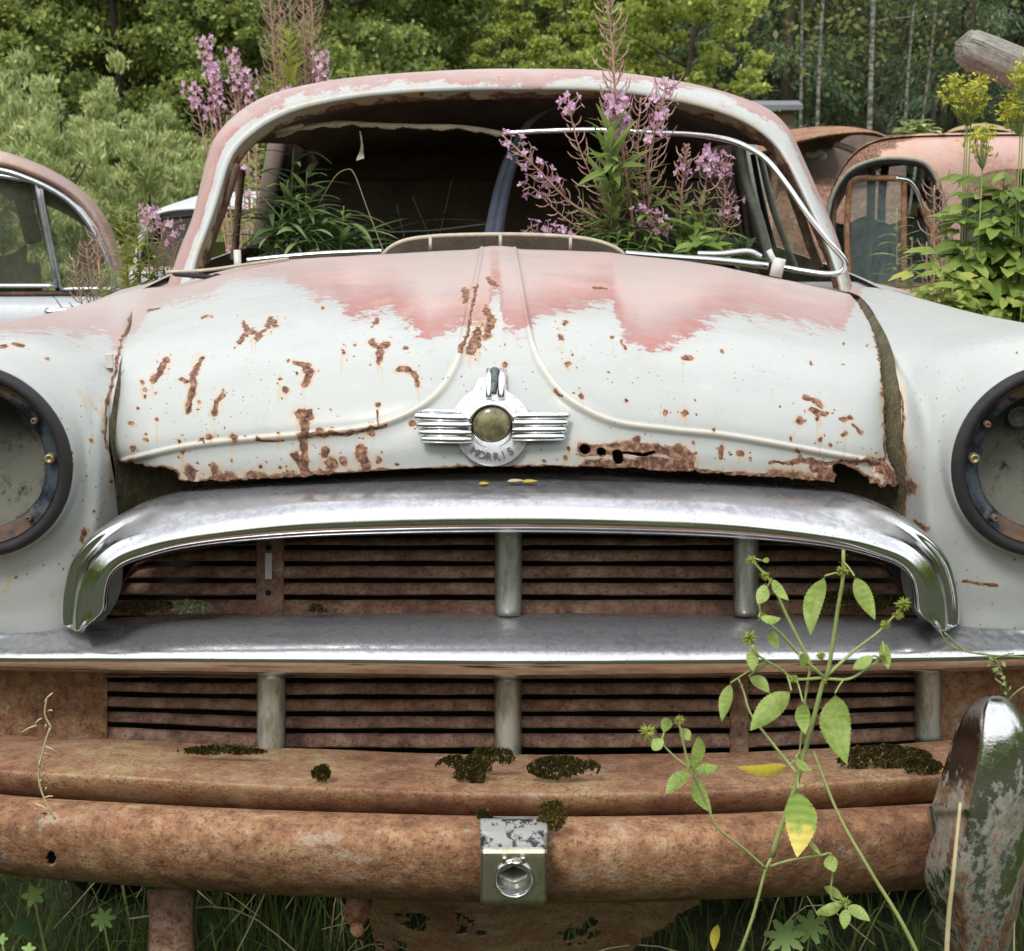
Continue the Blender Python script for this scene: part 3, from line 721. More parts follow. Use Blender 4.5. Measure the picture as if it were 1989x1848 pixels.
# close the two feet
def foot(row, k):
    c = row.mean(0) + np.array([0, .01, -.012])
    return np.stack([row * (1 - t) + c * t for t in k])
arch = MB()
arch.grid(np.concatenate([foot(G[0], [1.0, .85, .5, .2])[:, :], G, foot(G[-1], [.2, .5, .85, 1.0])]))
V_ = np.concatenate(arch.v)
g_arch = mesh_obj("grille_surround", V_, np.array(arch.f, np.int32), M_CHROME, CAR)

# ---- chrome middle bar, full width and wrapped round the wings
st = []
for u, vt, vc, vb, Y in [(-330, 1190, 1240, 1262, 1.78), (-200, 1212, 1258, 1284, 1.70), (-60, 1220, 1266, 1297, 1.640), (120, 1212, 1270, 1303, 1.600), (330, 1202, 1272, 1307, 1.566), (640, 1198, 1276, 1311, 1.540), (991, 1197, 1279, 1315, 1.530),
                         (1340, 1199, 1278, 1312, 1.540), (1650, 1202, 1275, 1307, 1.566), (1860, 1206, 1270, 1302, 1.600), (2045, 1206, 1262, 1292, 1.640), (2190, 1200, 1250, 1276, 1.70), (2320, 1178, 1230, 1254, 1.78)]:
    m = lambda a, b, k: a * (1 - k) + b * k
    wr = .0 if 0 < u < 1989 else .02
    f = lambda k: vt + (vb - vt) * k
    st.append([W(u, vt - 6, Y + .125 - wr), W(u, f(.12), Y + .066 - wr), W(u, f(.30), Y + .038), W(u, f(.43), Y + .0225), W(u, f(.53), Y + .0125), W(u, f(.62), Y + .0055), W(u, f(.70), Y + .0015), W(u, f(.77), Y), W(u, f(.86), Y + .0015), W(u, f(.93), Y + .006), W(u, f(1), Y + .016), W(u, vb + 4, Y + .05)])
G = prof_sweep(st, None, 260, 44)
G = G + (.0006 * fnoise(G, 14, 3))[..., None] * np.array([0, -1, 1])
V_, F_ = grid_geo(G); mesh_obj("grille_bar", V_, F_, M_CHROME_BAR, CAR)

# ---- grilles: pressed plate with long louvres
def louvre(name, bays, gaps_v, Y0, vtop, vbot, clip=None):
    mb = MB()
    for u0, u1 in bays:
        nn = max(8, int((u1 - u0) / 6))
        us = np.linspace(u0, u1, nn)
        for gi in range(len(gaps_v(0)) - 1):
            rows = []
            for u in us:
                g = gaps_v(u); a, b = g[gi] + 5.0, g[gi + 1] - 5.0
                if clip is not None: a = max(a, clip(u)); b = max(b, a + .5)
                w1 = .7 * math.sin(u * .021 + gi * 2.3 + u0) + .25 * math.sin(u * .083 + gi * 5.1); a += w1 * .6; b += w1
                yy = Y0 + .060 * (abs(u - 991) / 760) ** 2 + .0015 * math.sin(u * .017 + gi * 1.7)
                rows.append([W(u, a - .5, yy + .014), W(u, a, yy + .005), W(u, a + (b - a) * .25, yy + .001), W(u, b - 3, yy - .006), W(u, b, yy - .003), W(u, b + .3, yy + .010)])
            mb.grid(np.array(rows))
    return mb
def gaps_up(u):
    return np.array([1040, 1064, 1095, 1128, 1161, 1200.])
def gaps_lo(u):
    k = np.interp(u, [205, 500, 1450, 1775], [-1, 0, 0, -1])
    kk = 14 * k
    return np.array([1302, 1322 + kk * .1, 1354 + kk * .4, 1387 + kk * .7, 1420 + kk * .9, 1458 + kk])
clip_up = lambda u: np.interp(u, [215, 260, 320, 420, 560, 700, 991, 1283, 1423, 1563, 1663, 1723, 1768], [1170, 1100, 1078, 1060, 1047, 1042, 1036, 1042, 1047, 1060, 1078, 1100, 1170])
gr = louvre("upper", [(200, 501), (551, 962), (1012, 1428), (1470, 1785)], gaps_up, 1.668, 1040, 1200, clip_up)
GU = gr.build("grille", M_RUST_G, CAR); tag(GU, "rusty upper grille")
gr = louvre("lower", [(205, 503), (553, 962), (1012, 1418), (1452, 1778)], gaps_lo, 1.640, 1302, 1470)
GL = gr.build("grille", M_RUST_G, CAR); tag(GL, "rusty lower grille with moss")
def pillar(u0, u1, v0, v1, Y, mat, name, par, bulge=.0, lab=None, r=0):
    mb = MB(); rows = []
    for v in np.linspace(v0, v1, 14):
        t = np.linspace(-1, 1, 11)
        rows.append([W((u0 + u1) / 2 + (u1 - u0) / 2 * x, v, Y + (1 - math.sqrt(max(0, 1 - x * x))) * bulge) for x in t])
    rows = np.array(rows)
    mb.grid(rows)
    o = mb.build(name, mat, par)
    if lab: tag(o, lab)
    md = o.modifiers.new("s", 'SOLIDIFY'); md.thickness = .004; md.offset = -1
    return o
# plain pressed uprights between the louvres
for (u0, u1) in ((499, 552), (961, 1013), (1427, 1471)):
    pillar(u0, u1, 1036, 1200, 1.668 + .06 * (abs((u0 + u1) / 2 - 991) / 760) ** 2, M_RUST_G, "louvre_frame", GU)
for (u0, u1) in ((501, 554), (961, 1013), (1417, 1453), (1776, 1800)):
    pillar(u0, u1, 1300, 1470, 1.640 + .06 * (abs((u0 + u1) / 2 - 991) / 760) ** 2, M_RUST_G, "louvre_frame", GL)
# remains of white paint and the two screw holes on the bare upright
mb = MB(); mb.grid(np.array([[W(515 + 13 * k, v, 1.6845) for k in (0, .33, .67, 1)] for v in np.linspace(1075, 1125, 6)]))
mb.build("bare_paint_strip", mat_plain("strip_white", (.62, .60, .56), var=.2), GU)
for v in (1064, 1152): 
    mb = MB(); q = W(521, v, 1.6835); mb.grid(ring_geo(q, [(.0038, 0), (.0001, .0005)], 16), closed=True); mb.build("screw_hole", M_BLACK, GU)
# chrome uprights
for (u0, u1, v0, v1, Y, row) in ((968, 1008, 1034, 1196, 1.628, 0), (1430, 1468, 1046, 1196, 1.642, 0), (505, 549, 1308, 1474, 1.600, 1), (966, 1006, 1313, 1490, 1.592, 1), (1783, 1822, 1300, 1440, 1.665, 1)):
    o = pillar(u0, u1, v0, v1, Y, M_CHROME_DULL, "chrome_upright", CAR, .020)
# black sheet painted as the deep shade behind the grilles
mb = MB()
mb.grid(np.array([[W(u, v, 1.735 + .06 * (abs(u - 991) / 760) ** 2) for v in (1000, 1120, 1250, 1400, 1520)] for u in np.linspace(190, 1800, 24)]))
mb.build("grille_void", M_BLACK, CAR)
# lower side panels
for (u0, u1, lab) in ((-40, 208, "flat rusty panel beside the lower grille"), (1800, 2040, "dark rusty panel beside the lower grille")):
    us = np.linspace(u0, u1, 30)
    P = np.array([[W(u, v + (3 * math.sin(u * .09) if v > 1430 else 0), 1.635 + .06 * (abs(u - 991) / 760) ** 2 + .004 * math.sin(v * .03)) for v in np.linspace(1285, 1443, 14)] for u in us])
    mb = MB(); mb.grid(P); o = mb.build("valance_panel", M_RUST, CAR); tag(o, lab)

# ---- rusty apron roll below the grille
st = []
for u, vb, vt, vc, vu, Y in [(-330, 1395, 1408, 1450, 1500, 1.66), (-150, 1412, 1425, 1475, 1520, 1.56), (0, 1428, 1440, 1500, 1540, 1.50), (250, 1438, 1452, 1512, 1556, 1.462), (520, 1452, 1468, 1528, 1572, 1.440), (990, 1466, 1484, 1545, 1586, 1.424),
                          (1400, 1462, 1478, 1538, 1580, 1.438), (1640, 1452, 1466, 1522, 1566, 1.456), (1830, 1440, 1452, 1508, 1550, 1.480), (2000, 1428, 1440, 1492, 1535, 1.51), (2250, 1405, 1418, 1460, 1510, 1.60)]:
    m = lambda a, b, k: a * (1 - k) + b * k
    st.append([W(u, vb, Y + .16), W(u, vt, Y + .115), W(u, m(vt, vc, .5), Y + .045), W(u, m(vt, vc, .85), Y + .012), W(u, vc, Y), W(u, m(vc, vu, .5), Y + .004), W(u, vu, Y + .022), W(u, vu + 12, Y + .05)])
G = prof_sweep(st, None, 240, 40)
G = G + (.0018 * fnoise(G, 12, 12) + .0007 * fnoise(G, 60, 13))[..., None] * np.array([0, -1, 1])
V_, F_ = grid_geo(G); o = mesh_obj("front_apron", V_, F_, M_RUST_A, CAR)
# ---- bumper
st = []
for u, v0, v1, Y in [(-330, 1500, 1630, 1.62), (-170, 1522, 1662, 1.50), (0, 1549, 1690, 1.430), (250, 1566, 1712, 1.390), (560, 1581, 1732, 1.362), (990, 1592, 1746, 1.348), (1300, 1590, 1742, 1.356), (1560, 1580, 1733, 1.376), (1760, 1570, 1722, 1.400), (1860, 1563, 1712, 1.42), (1985, 1550, 1695, 1.46), (2250, 1510, 1640, 1.60)]:
    m = lambda k: v0 * (1 - k) + v1 * k
    st.append([W(u, v0 + 3, Y + .10), W(u, v0, Y + .052), W(u, m(.12), Y + .022), W(u, m(.3), Y + .004), W(u, m(.52), Y), W(u, m(.74), Y + .006), W(u, m(.9), Y + .020), W(u, m(1), Y + .046), W(u, m(1.02), Y + .09)])
G = prof_sweep(st, None, 1100, 110)
Ub, Vb = PR(G)
pull = .0009 * fnoise(G, 9, 21) + .0006 * fnoise(G, 70, 22)
G = G + pull[..., None] * np.array([0, -1, .4])
V_, F_ = grid_geo(G)
cut = np.zeros(Ub.shape, bool)
for pl, r in [([(102, 1659), (102, 1669)], 10), ([(82, 1584), (94, 1583)], 2.6)]:
    cut |= seg_dist(Ub, Vb, pl) < r
keep = ~cut.reshape(-1)[F_].all(1)
bm_ = mesh_obj("bumper", V_, F_[keep], M_RUST, CAR)
md = bm_.modifiers.new("s", 'SOLIDIFY'); md.thickness = .003; md.offset = 1
mb = MB(); 
for u, v in ((102, 1664),):
    mb = MB(); mb.grid(ring_geo(W(u, v, 1.425), [(.014, 0), (.0001, .002)], 20), closed=True); mb.build("bolt_hole", M_BLACK, bm_)
# chrome overrider on the right
st = []
for v, u0, u1, Y in [(1352, 1916, 1946, 1.345), (1360, 1896, 1962, 1.325), (1384, 1874, 1982, 1.306), (1424, 1855, 2004, 1.292), (1480, 1838, 2014, 1.284), (1530, 1823, 2014, 1.280), (1570, 1811, 2008, 1.280), (1592, 1818, 2004, 1.281), (1640, 1808, 2000, 1.284), (1700, 1797, 1990, 1.290), (1760, 1812, 1980, 1.300), (1820, 1828, 1966, 1.315), (1880, 1842, 1950, 1.335), (1920, 1866, 1930, 1.36)]:
    m = lambda k: u0 * (1 - k) + u1 * k
    st.append([W(m(0), v, Y + .13), W(m(.0), v, Y + .085), W(m(.12), v, Y + .052), W(m(.26), v, Y + .020), W(m(.34), v, Y + .006), W(m(.42), v, Y + .001), W(m(.60), v, Y), W(m(.80), v, Y + .004), W(m(.93), v, Y + .022), W(m(1), v, Y + .06), W(m(1), v, Y + .11)])
G = prof_sweep(st, None, 110, 44)
G = np.concatenate([foot(G[0], [1.0, .6, .25]), G, foot(G[-1], [.25, .6, 1.0])])
V_, F_ = grid_geo(G); ov = mesh_obj("overrider", V_, F_, M_CHROME_RUST, CAR)
mb = MB(); st = []
for v, u0, u1 in [(1566, 1797, 1822), (1620, 1806, 1832), (1680, 1812, 1836), (1715, 1808, 1836)]:
    st.append([W(u0, v, 1.41), W(u0, v, 1.372), W((u0 + u1) / 2, v, 1.358), W(u1, v, 1.362)])
mb.grid(prof_sweep(st, None, 20, 14)); mb.build("overrider_lip", M_CHROME, ov)

# ---- starting handle bracket (chrome block with a hole) on the bumper
L = lambda x, y, Y: W(876.7 + x * .1494, 1526.2 + y * .1494, Y)
n = NT("block_top"); a = n.noise(60, 5, .7)
M_BLOCKTOP = n.bsdf(n.mix(n.step(a, .42, .5), (.02, .022, .035), (.30, .30, .28)), .5, .2, n.bump(a, .4, .002))
n = NT("block_front"); a = n.noise(60, 4, .6)
M_BLOCK = n.bsdf(n.mix(n.step(a, .5, .7), (.62, .60, .48), (.42, .38, .22)), n.mixf(a, .12, .35), .95, n.bump(a, .12, .002))
mb = MB(); st = []
for y, Y0 in [(400, 1.372), (440, 1.345), (600, 1.330), (780, 1.318), (830, 1.3125), (880, 1.3095), (930, 1.3085), (1000, 1.308), (1500, 1.306), (1540, 1.309), (1562, 1.316), (1560, 1.40)]:
    rows = []
    for x, dy in [(372, .07), (374, .020), (380, .006), (400, .0008), (430, 0), (1195, 0), (1222, .0008), (1238, .006), (1243, .020), (1243, .07)]:
        rows.append(L(x, y, Y0 + dy * (1 if y > 700 else .5)))
    st.append(rows)
st = np.array(st)
G = np.stack([cr(st[i], 60) for i in range(len(st))]); G = np.stack([np.stack([np.interp(np.linspace(0, 11, 80), np.arange(12), G[:, j, k]) for k in range(3)], -1) for j in range(60)], 1)
UU, VV = PR(G); hc_ = (998.5, 1707)
V_, F_ = grid_geo(G); fr_v = VV.reshape(-1)[F_].mean(1); cutk = (np.hypot(UU - hc_[0], (VV - hc_[1]) * 1.0) < 36).reshape(-1)[F_].all(1)
F2 = F_[~cutk]; fv = fr_v[~cutk]
blk = mesh_obj("starting_handle_block", V_, F2, None, CAR, mats=[M_BLOCKTOP, M_BLOCK], mi=(fv > 1646).astype(int))
cc = W(998.5, 1707, 1.3065); s_ = 1 / 1985.0     # metres per photo px here (approx.)
rr_ = [(r * s_, y) for r, y in [(42.5, .002), (41.5, -.003), (39, -.0042), (36.5, -.003), (35, .000), (34.5, .006), (34, .012)]]
mb = MB(); mb.grid(ring_geo(cc, rr_, 60), closed=True); mb.build("socket_ring", M_CHROME, blk)
mb = MB(); th = np.linspace(0, 2 * PI, 72, endpoint=False)
def eye(th, a, b): 
    x = a * np.cos(th); return x, b * np.sign(np.sin(th)) * (1 - np.abs(np.cos(th)) ** 1.25)
P = []
for k, y in [(0, .010), (.35, .0085), (.8, .007), (1, .0075), (1, .03), (1, .05)]:
    ex, ez = eye(th, 31 * s_, 17.5 * s_)
    ox, oz = 34.6 * s_ * np.cos(th), 34.6 * s_ * np.sin(th)
    P.append(np.stack([cc[0] + ox * (1 - k) + ex * k, np.full(72, cc[1] + y), cc[2] + .0015 * k + oz * (1 - k) + ez * k], -1))
mb.grid(np.array(P), closed=True); mb.build("socket_plate", M_CHROME_DULL, blk)
mb = MB(); mb.grid(ring_geo(cc + [0, .045, 0], [(.02, 0), (.0001, .001)], 20), closed=True); mb.build("socket_void", M_BLACK, blk)
mb = MB()
for x in (690, 930): mb.tube([L(x, 925, 1.300), L(x, 1010, 1.3015)], .0022, 8)
mb.box(L(850, 1010, 1.303), (.010, .005, .004)); mb.build("locking_pins", M_CHROME, blk)

# ---- bonnet badge
E = lambda x, y, d=0.0: W(779.3 + x * .1796, 698.2 + y * .1796, bonnet_Y(779.3 + x * .1796, min(905, 698.2 + y * .1796)) - .006 - d)
M_BADGE = mat_chrome("badge_chrome", .10, tint=(.88, .88, .90))
n = NT("badge_worn_alloy"); a = n.noise(120, 5, .7); b = n.noise(30, 4)
M_SHIELD = n.bsdf(n.mix(n.step(n.m('ADD', n.m('MULTIPLY', a, .6), n.m('MULTIPLY', b, .4)), .5, .66), (.74, .74, .78), (.40, .40, .42)), .38, .45, n.bump(a, .25, .001))
def fanplate(poly, d0, d1, bev=10, nm="plate", mat=M_BADGE, par=None):
    """raised plate with a bevelled edge from a polygon in badge coordinates"""
    p = np.array(poly, float); c = p.mean(0)
    mb = MB(); P = []
    for k, d in [(1.0, d0), (1.0, (d0 + d1) / 2), (1 - .02, d1), (.6, d1 + .001), (.3, d1 + .001), (.001, d1 + .001)]:
        q = c + (p - c) * k; P.append([E(x, y, d) for x, y in q])
    mb.grid(np.array(P), closed=True)
    return mb.build(nm, mat, par)
BADGE = MB()
th = np.linspace(0, 2 * PI, 64, endpoint=False)
def arcp(cx, cy, rx, ry, a0, a1, n=24):
    return [(cx + rx * math.cos(t), cy + ry * math.sin(t)) for t in np.radians(np.linspace(a0, a1, n))]
shield = arcp(985, 735, 405, 425, 25, 155, 30) + [(560, 800), (500, 640), (515, 545)] + arcp(985, 760, 470, 470, 200, 243, 8) + [(812, 250), (835, 212), (870, 190), (905, 200), (930, 130), (1130, 120), (1135, 330)] + arcp(985, 760, 430, 440, 297, 335, 8) + [(1400, 640), (1400, 800)]
p = np.array(shield); c0 = np.array([985, 720]); P = []
for k, d in [(1.0, -.004), (1.0, .003), (.985, .0045), (.7, .005), (.4, .005), (.01, .005)]:
    P.append([E(*(c0 + (q - c0) * k), d) for q in p])
BADGE.grid(np.array(P), closed=True)
badge = BADGE.build("bonnet_badge", M_SHIELD, CAR)
mb = MB()
for x, w, dd in ((950, 34, .008), (1085, 40, .009)):
    mb.tube([E(x, 118, dd - .002), E(x, 200, dd), E(x - 5, 420, dd)], w * .1796 / 1640, 10)
mb.build("badge_fluting", M_BADGE, badge)
mb = MB(); mb.tube([E(1012, 112, .006), E(1010, 250, .006), E(985, 370, .0055)], 45 * .1796 / 1640, 8); mb.build("badge_groove", mat_plain("groove_dark", (.13, .16, .15), .5, .3, var=.9, scale=300), badge)  # dark strip along the groove between the flutes
mb = MB()
mbr = MB()
for i, (yl, yr) in enumerate(((632, 612), (712, 690), (795, 765), (868, 842))):
    r = (44 if i == 0 else 41) * .1796 / 1640
    xl = 145 + 25 * i; xr = 1815 - 16 * i
    mb.tube([E(xl, yl - (18 if i == 0 else 0), .006), E(xl + 20, yl - (10 if i == 0 else 0), .009), E(420, yl, .011), E(760, yl + 6, .012)], [r * .5, r, r * 1.02, r], 10)
    mbr.tube([E(xr, yr, .005), E(xr - 22, yr, .008), E(1500, yr, .011), E(1200, yr + 6, .012)], [r * .5, r, r * 1.02, r], 10)
mb.tube([E(190, 575, .004), E(300, 560, .006), E(640, 575, .008)], [.002, .0035, .0035], 8)
mb.build("badge_wing", M_BADGE, badge); mbr.build("badge_wing", M_BADGE, badge)
ec = E(980, 695, 0); px = .1796 / 1640
mb = MB(); P = []
for r, y in [(262, -.004), (256, -.012), (240, -.016), (226, -.0155), (216, -.011), (210, -.006)]:
    P.append(np.stack([ec[0] + r * px * np.cos(th), np.full(64, ec[1] + y), ec[2] + r * px * np.sin(th)], -1))
mb.grid(np.array(P), closed=True); mb.build("lens_ring", M_BADGE, badge)
n = NT("amber_lens"); a = n.noise(70, 4, .6); z = n.sep()[2]
M_LENS = n.bsdf(n.mix(n.step(a, .35, .65), (.11, .10, .055), (.27, .25, .13)), .22, 0, n.bump(a, .25, .003), Coat_Weight=.6)
mb = MB(); P = []
for k in np.linspace(0, 1, 10):
    r = 216 * math.cos(k * PI / 2 * .999); y = -.009 - .011 * math.sin(k * PI / 2)
    P.append(np.stack([ec[0] + r * px * np.cos(th), np.full(64, ec[1] + y), ec[2] + r * px * np.sin(th)], -1))
mb.grid(np.array(P), closed=True); mb.build("badge_lens", M_LENS, badge)
# lettering on the crescent
dg = None
M_LETTER = mat_plain("letter_blue_grey", (.30, .30, .38), .4, .6, var=.5, scale=300)  # blue-grey colour of the letters
lett = MB()
word = "MORRIS"
tmp = []
for i, ch in enumerate(word):
    ang = math.radians(124 - i * 13.6); rad = 350
    cu = bpy.data.curves.new("t", 'FONT'); cu.body = ch; cu.size = .0135; cu.align_x = 'CENTER'; cu.align_y = 'CENTER'; cu.extrude = .0009; cu.offset = 0.0
    ob = bpy.data.objects.new("t", cu); COL.objects.link(ob); tmp.append((ob, cu, ang, rad))
dg = bpy.context.evaluated_depsgraph_get()
for ob, cu, ang, rad in tmp:
    me = bpy.data.meshes.new_from_object(ob.evaluated_get(dg))
    vv = np.array([v.co[:] for v in me.vertices]); ff = [list(p.vertices) for p in me.polygons]
    ctr = E(985 + rad * math.cos(ang), 705 + rad * math.sin(ang), .0062)
    tl = (PI / 2 - ang)
    x = vv[:, 0] * math.cos(tl) - vv[:, 1] * math.sin(tl); z = vv[:, 0] * math.sin(tl) + vv[:, 1] * math.cos(tl)
    lett.add(np.stack([ctr[0] + x, ctr[1] - vv[:, 2], ctr[2] + z], -1), ff)
    bpy.data.objects.remove(ob); bpy.data.curves.remove(cu); bpy.data.meshes.remove(me)
lett.build("badge_lettering", M_LETTER, badge, smooth=False)

# ---- cab: windscreen frame and roof
OUT = cr([(318, 575), (330, 540), (350, 482), (374, 420), (396, 330), (410, 283), (424, 258), (447, 232), (482, 205), (530, 182), (620, 160), (720, 147), (850, 138), (950, 134), (1050, 134), (1150, 136), (1250, 147), (1350, 164), (1430, 186), (1492, 212), (1532, 250), (1556, 298), (1590, 375), (1622, 450), (1645, 520), (1660, 572)], 260)
INN = cr([(392, 560), (399, 510), (415, 462), (440, 390), (462, 325), (482, 295), (512, 270), (550, 247), (610, 225), (700, 207), (800, 197), (900, 193), (1000, 192), (1100, 192), (1200, 197), (1300, 212), (1380, 232), (1440, 257), (1490, 292), (1522, 335), (1548, 385), (1575, 440), (1598, 490), (1612, 530), (1618, 560)], 260)
def yscr(u, v): return 2.72 + (545 - v) / 350 * .27 - .09 * (1 - ((u - 994) / 640) ** 2)
loops = []
jag = fnoise(np.stack([INN[:, 0], INN[:, 1], 0 * INN[:, 0]], -1), .06, 31) * 4 + fnoise(np.stack([INN[:, 0], INN[:, 1], 0 * INN[:, 0]], -1), .25, 32) * 2
for q, dy in [(-.10, .080), (.0, .060), (.02, .052), (.12, .032), (.24, .008), (.31, -.008), (.50, -.014), (.72, .0), (.88, .035), (.97, .085), (1.0, .14)]:
    L_ = INN * (1 - q) + OUT * q
    if q <= .02: L_ = L_ + (OUT - INN) / np.linalg.norm(OUT - INN, axis=1)[:, None] * (jag[:, None] if q > -.05 else 8)
    L_ = L_.copy()
    Yb_ = yscr(L_[:, 0], L_[:, 1])
    loops.append(W(L_[:, 0], L_[:, 1], Yb_ + dy))
G = np.stack(loops, 1)                                     # (260, 11, 3)
G = np.stack([cru(G[i], 44) for i in range(len(G))])
qv = np.linspace(-.1, 1, 44)[None, :] * np.ones((260, 1))
uu = OUT[:, 0][:, None] * np.ones((1, 44))
nn_ = fnoise(G, 14, 41)
tt_ = np.linspace(0, 1, 260)[:, None]
topk = np.clip(1 - np.abs(uu - 990) / 560, 0, 1)
pk = (qv - np.interp(tt_, [0, .15, .28, .36, .5, .62, .72, .82, 1], [.62, .60, .66, .60, .58, .60, .78, .66, .62])) * 7 + nn_ * 1.6
pk = np.where(uu < 470, (qv - .66) * 9 + nn_ * .8 + 1.2 * (np.abs(qv - .74) < .12), pk)
pk = np.where(uu > 1500, (qv - .72) * 7 + nn_, pk)
rs = (.31 - qv) * 5 + fnoise(G, 30, 43) * 1.5 - .10 + np.clip(fnoise(G, 22, 47) - .25, 0, 1) * 2.4
rs = np.where(uu > 1480, rs + (.55 - np.abs(qv - .2)) * .8, rs)
rs = np.clip(rs, -2, .62)
Pf = {"rust": rs, "pink": np.clip(pk, -2, 2.5), "stain": np.clip((.50 - qv) * 4 + fnoise(G, 18, 95) * 1.4, -1, 1), "pamt": np.full(qv.shape, .85) + .25 * (uu < 440)}
for (u, v, r) in ((970, 150, 5), (968, 158, 4), (820, 183, 8), (855, 185, 5), (1180, 170, 4)):
    Uq, Vq = PR(G); Pf["rust"] = np.maximum(Pf["rust"], 1 - np.hypot(Uq - u, Vq - v) / r)
V_, F_ = grid_geo(G)
scr_frame = mesh_obj("windscreen_frame", V_, F_, M_PAINT, CAR, attrs={k: v.reshape(-1) for k, v in Pf.items()})
SILH = loops[-1]
i0 = int(np.argmax(OUT[:, 1] < 262)); i1 = len(OUT) - 1 - int(np.argmax(OUT[::-1, 1] < 262))
edge_ = SILH[i0:i1 + 1]
K = 22; rows = []
for k in range(K + 1):
    t = k / K; e = edge_.copy(); midz = e[:, 2].max()
    y_end = 4.95
    e[:, 1] = e[:, 1] + (y_end - e[:, 1]) * t
    lift = .018 * math.sin(min(1, t * 3) * PI / 2) - .36 * max(0, (t - .55) / .45) ** 2
    e[:, 2] = e[:, 2] + lift * (1 if t < .55 else 1)
    e[:, 0] *= 1 + .035 * math.sin(t * PI) - .10 * t ** 3
    rows.append(e)
RG = np.array(rows)
V_, F_ = grid_geo(RG)
ones = np.ones(RG.shape[:2])
mesh_obj("roof", V_, F_[:, ::-1].copy(), M_PAINT, CAR, attrs={"rust": (ones * -.4 + fnoise(RG, 5, 2)).ravel(), "pink": (ones * 1.2).ravel(), "stain": (ones * -1).ravel(), "pamt": (ones * .6).ravel()})
lin = RG.copy(); lin[..., 2] -= .035; lin[..., 0] *= .965; lin[..., 1] += .02
V_, F_ = grid_geo(lin); hl = mesh_obj("headlining", V_, F_, M_BROWNCLOTH, CAR)
# roof cross ribs with torn cloth seen through the screen
# ---- body sides: doors, pillars, tail
def side_shell(s):
    X = lambda x: s * x
    belt = 1.0
    # lower body from the scuttle back
    prof = [(.80, .32), (.855, .45), (.868, .62), (.862, .80), (.825, .93), (.775, .985), (.735, 1.0)]
    ys = [2.74, 3.0, 3.4, 3.8, 4.3, 4.8, 5.3, 5.8, 6.05]
    sc = [1, 1, 1, 1, 1, .99, .96, .86, .74]
    zz = [-.012, -.004, 0, 0, 0, -.01, -.05, -.14, -.26]
    P = np.array([[(X(x * c), y, max(.3, z + (d * (z - .3) / .7))) for x, z in prof] for y, c, d in zip(ys, sc, zz)])
    P = np.stack([cru(P[i], 22) for i in range(len(P))]); P = cru(P, 60)
    V_, F_ = grid_geo(P); U_ = np.ones(P.shape[:2])
    mesh_obj("body_side", V_, F_ if s < 0 else F_[:, ::-1].copy(), M_PAINT, CAR, attrs={"rust": (fnoise(P, 9, 3) * 1.2 - .9 + (P[..., 2] < .42) * .8).ravel(), "pink": (fnoise(P, 3, 4) * 2 - .6 + (P[..., 2] > .93) * (.8 if s < 0 else 0)).ravel(), "stain": (U_ * -1).ravel(), "pamt": (U_ * .5).ravel()})
    # pillars: B and C, plus solid rear quarter
    mb = MB()
    e = edge_[0] if s < 0 else edge_[-1]
    mb.tube([(X(.735), 4.14, .99), (X(.705), 4.12, 1.15), (X(.66), 4.08, 1.33)], [.032, .028, .026], 8)
    mb.build("door_pillar", M_BROWNDARK if s < 0 else mat_plain("pillar_green", (.26, .29, .26), .6, var=.4), CAR)
    Q = np.array([[(X(.735), 4.42, .99), (X(.70), 4.38, 1.16), (X(.64), 4.32, 1.36)], [(X(.72), 4.9, .98), (X(.66), 4.85, 1.12), (X(.58), 4.7, 1.30)], [(X(.66), 5.35, .93), (X(.60), 5.2, 1.02), (X(.50), 5.0, 1.12)]])
    Q = cru(np.stack([cru(q, 10) for q in Q]), 14)
    V_, F_ = grid_geo(Q); mesh_obj("rear_quarter", V_, F_, M_PAINT, CAR, attrs={"rust": fnoise(Q, 9, 1).ravel(), "pink": (fnoise(Q, 4, 1) + .3).ravel(), "stain": np.full(Q.shape[:2], -1.).ravel(), "pamt": np.full(Q.shape[:2], .5).ravel()})
    Q2 = Q.copy(); Q2[..., 0] *= .95; V_, F_ = grid_geo(Q2); mesh_obj("rear_quarter_trim", V_, F_, M_BROWNDARK, CAR)
    # rear door glass, opaque with dirt
    gq = np.array([[(X(.732), y, .99), (X(.70), y - .01, 1.14), (X(.648), y - .03, 1.345)] for y in np.linspace(4.14, 4.44, 6)])
    V_, F_ = grid_geo(gq); mesh_obj("rear_door_glass", V_, F_, M_GLASS_DARK, CAR)
    # cant rail above the doors
    rail = np.array([[RG[k, 0 if s < 0 else -1] + [0, 0, .004], RG[k, 0 if s < 0 else -1] + [s * -.012, 0, -.035]] for k in range(16)])
    V_, F_ = grid_geo(rail); mesh_obj("cant_rail", V_, F_, M_RUST, CAR)
    # wheel in the front arch and the rear one
    for y in (2.32, 4.95):
        c = np.array([X(.70), y, .27]); th_ = np.linspace(0, 2 * PI, 40, endpoint=False)
        P = np.array([np.stack([np.full(40, c[0] + s * dx), c[1] + r * np.cos(th_), c[2] + r * np.sin(th_)], -1) for r, dx in [(.19, -.08), (.27, -.08), (.295, -.05), (.295, .03), (.27, .075), (.20, .08), (.185, .05)]])
        V_, F_ = grid_geo(P, True); w = mesh_obj("wheel", V_, F_, M_RUBBER, CAR)
        P = np.array([np.stack([np.full(40, c[0] + s * dx), c[1] + r * np.cos(th_), c[2] + r * np.sin(th_)], -1) for r, dx in [(.19, .055), (.16, .03), (.09, .045), (.085, .07), (.001, .08)]])
        V_, F_ = grid_geo(P, True); mesh_obj("wheel_rim", V_, F_, M_RUST, w)
side_shell(-1); side_shell(1)
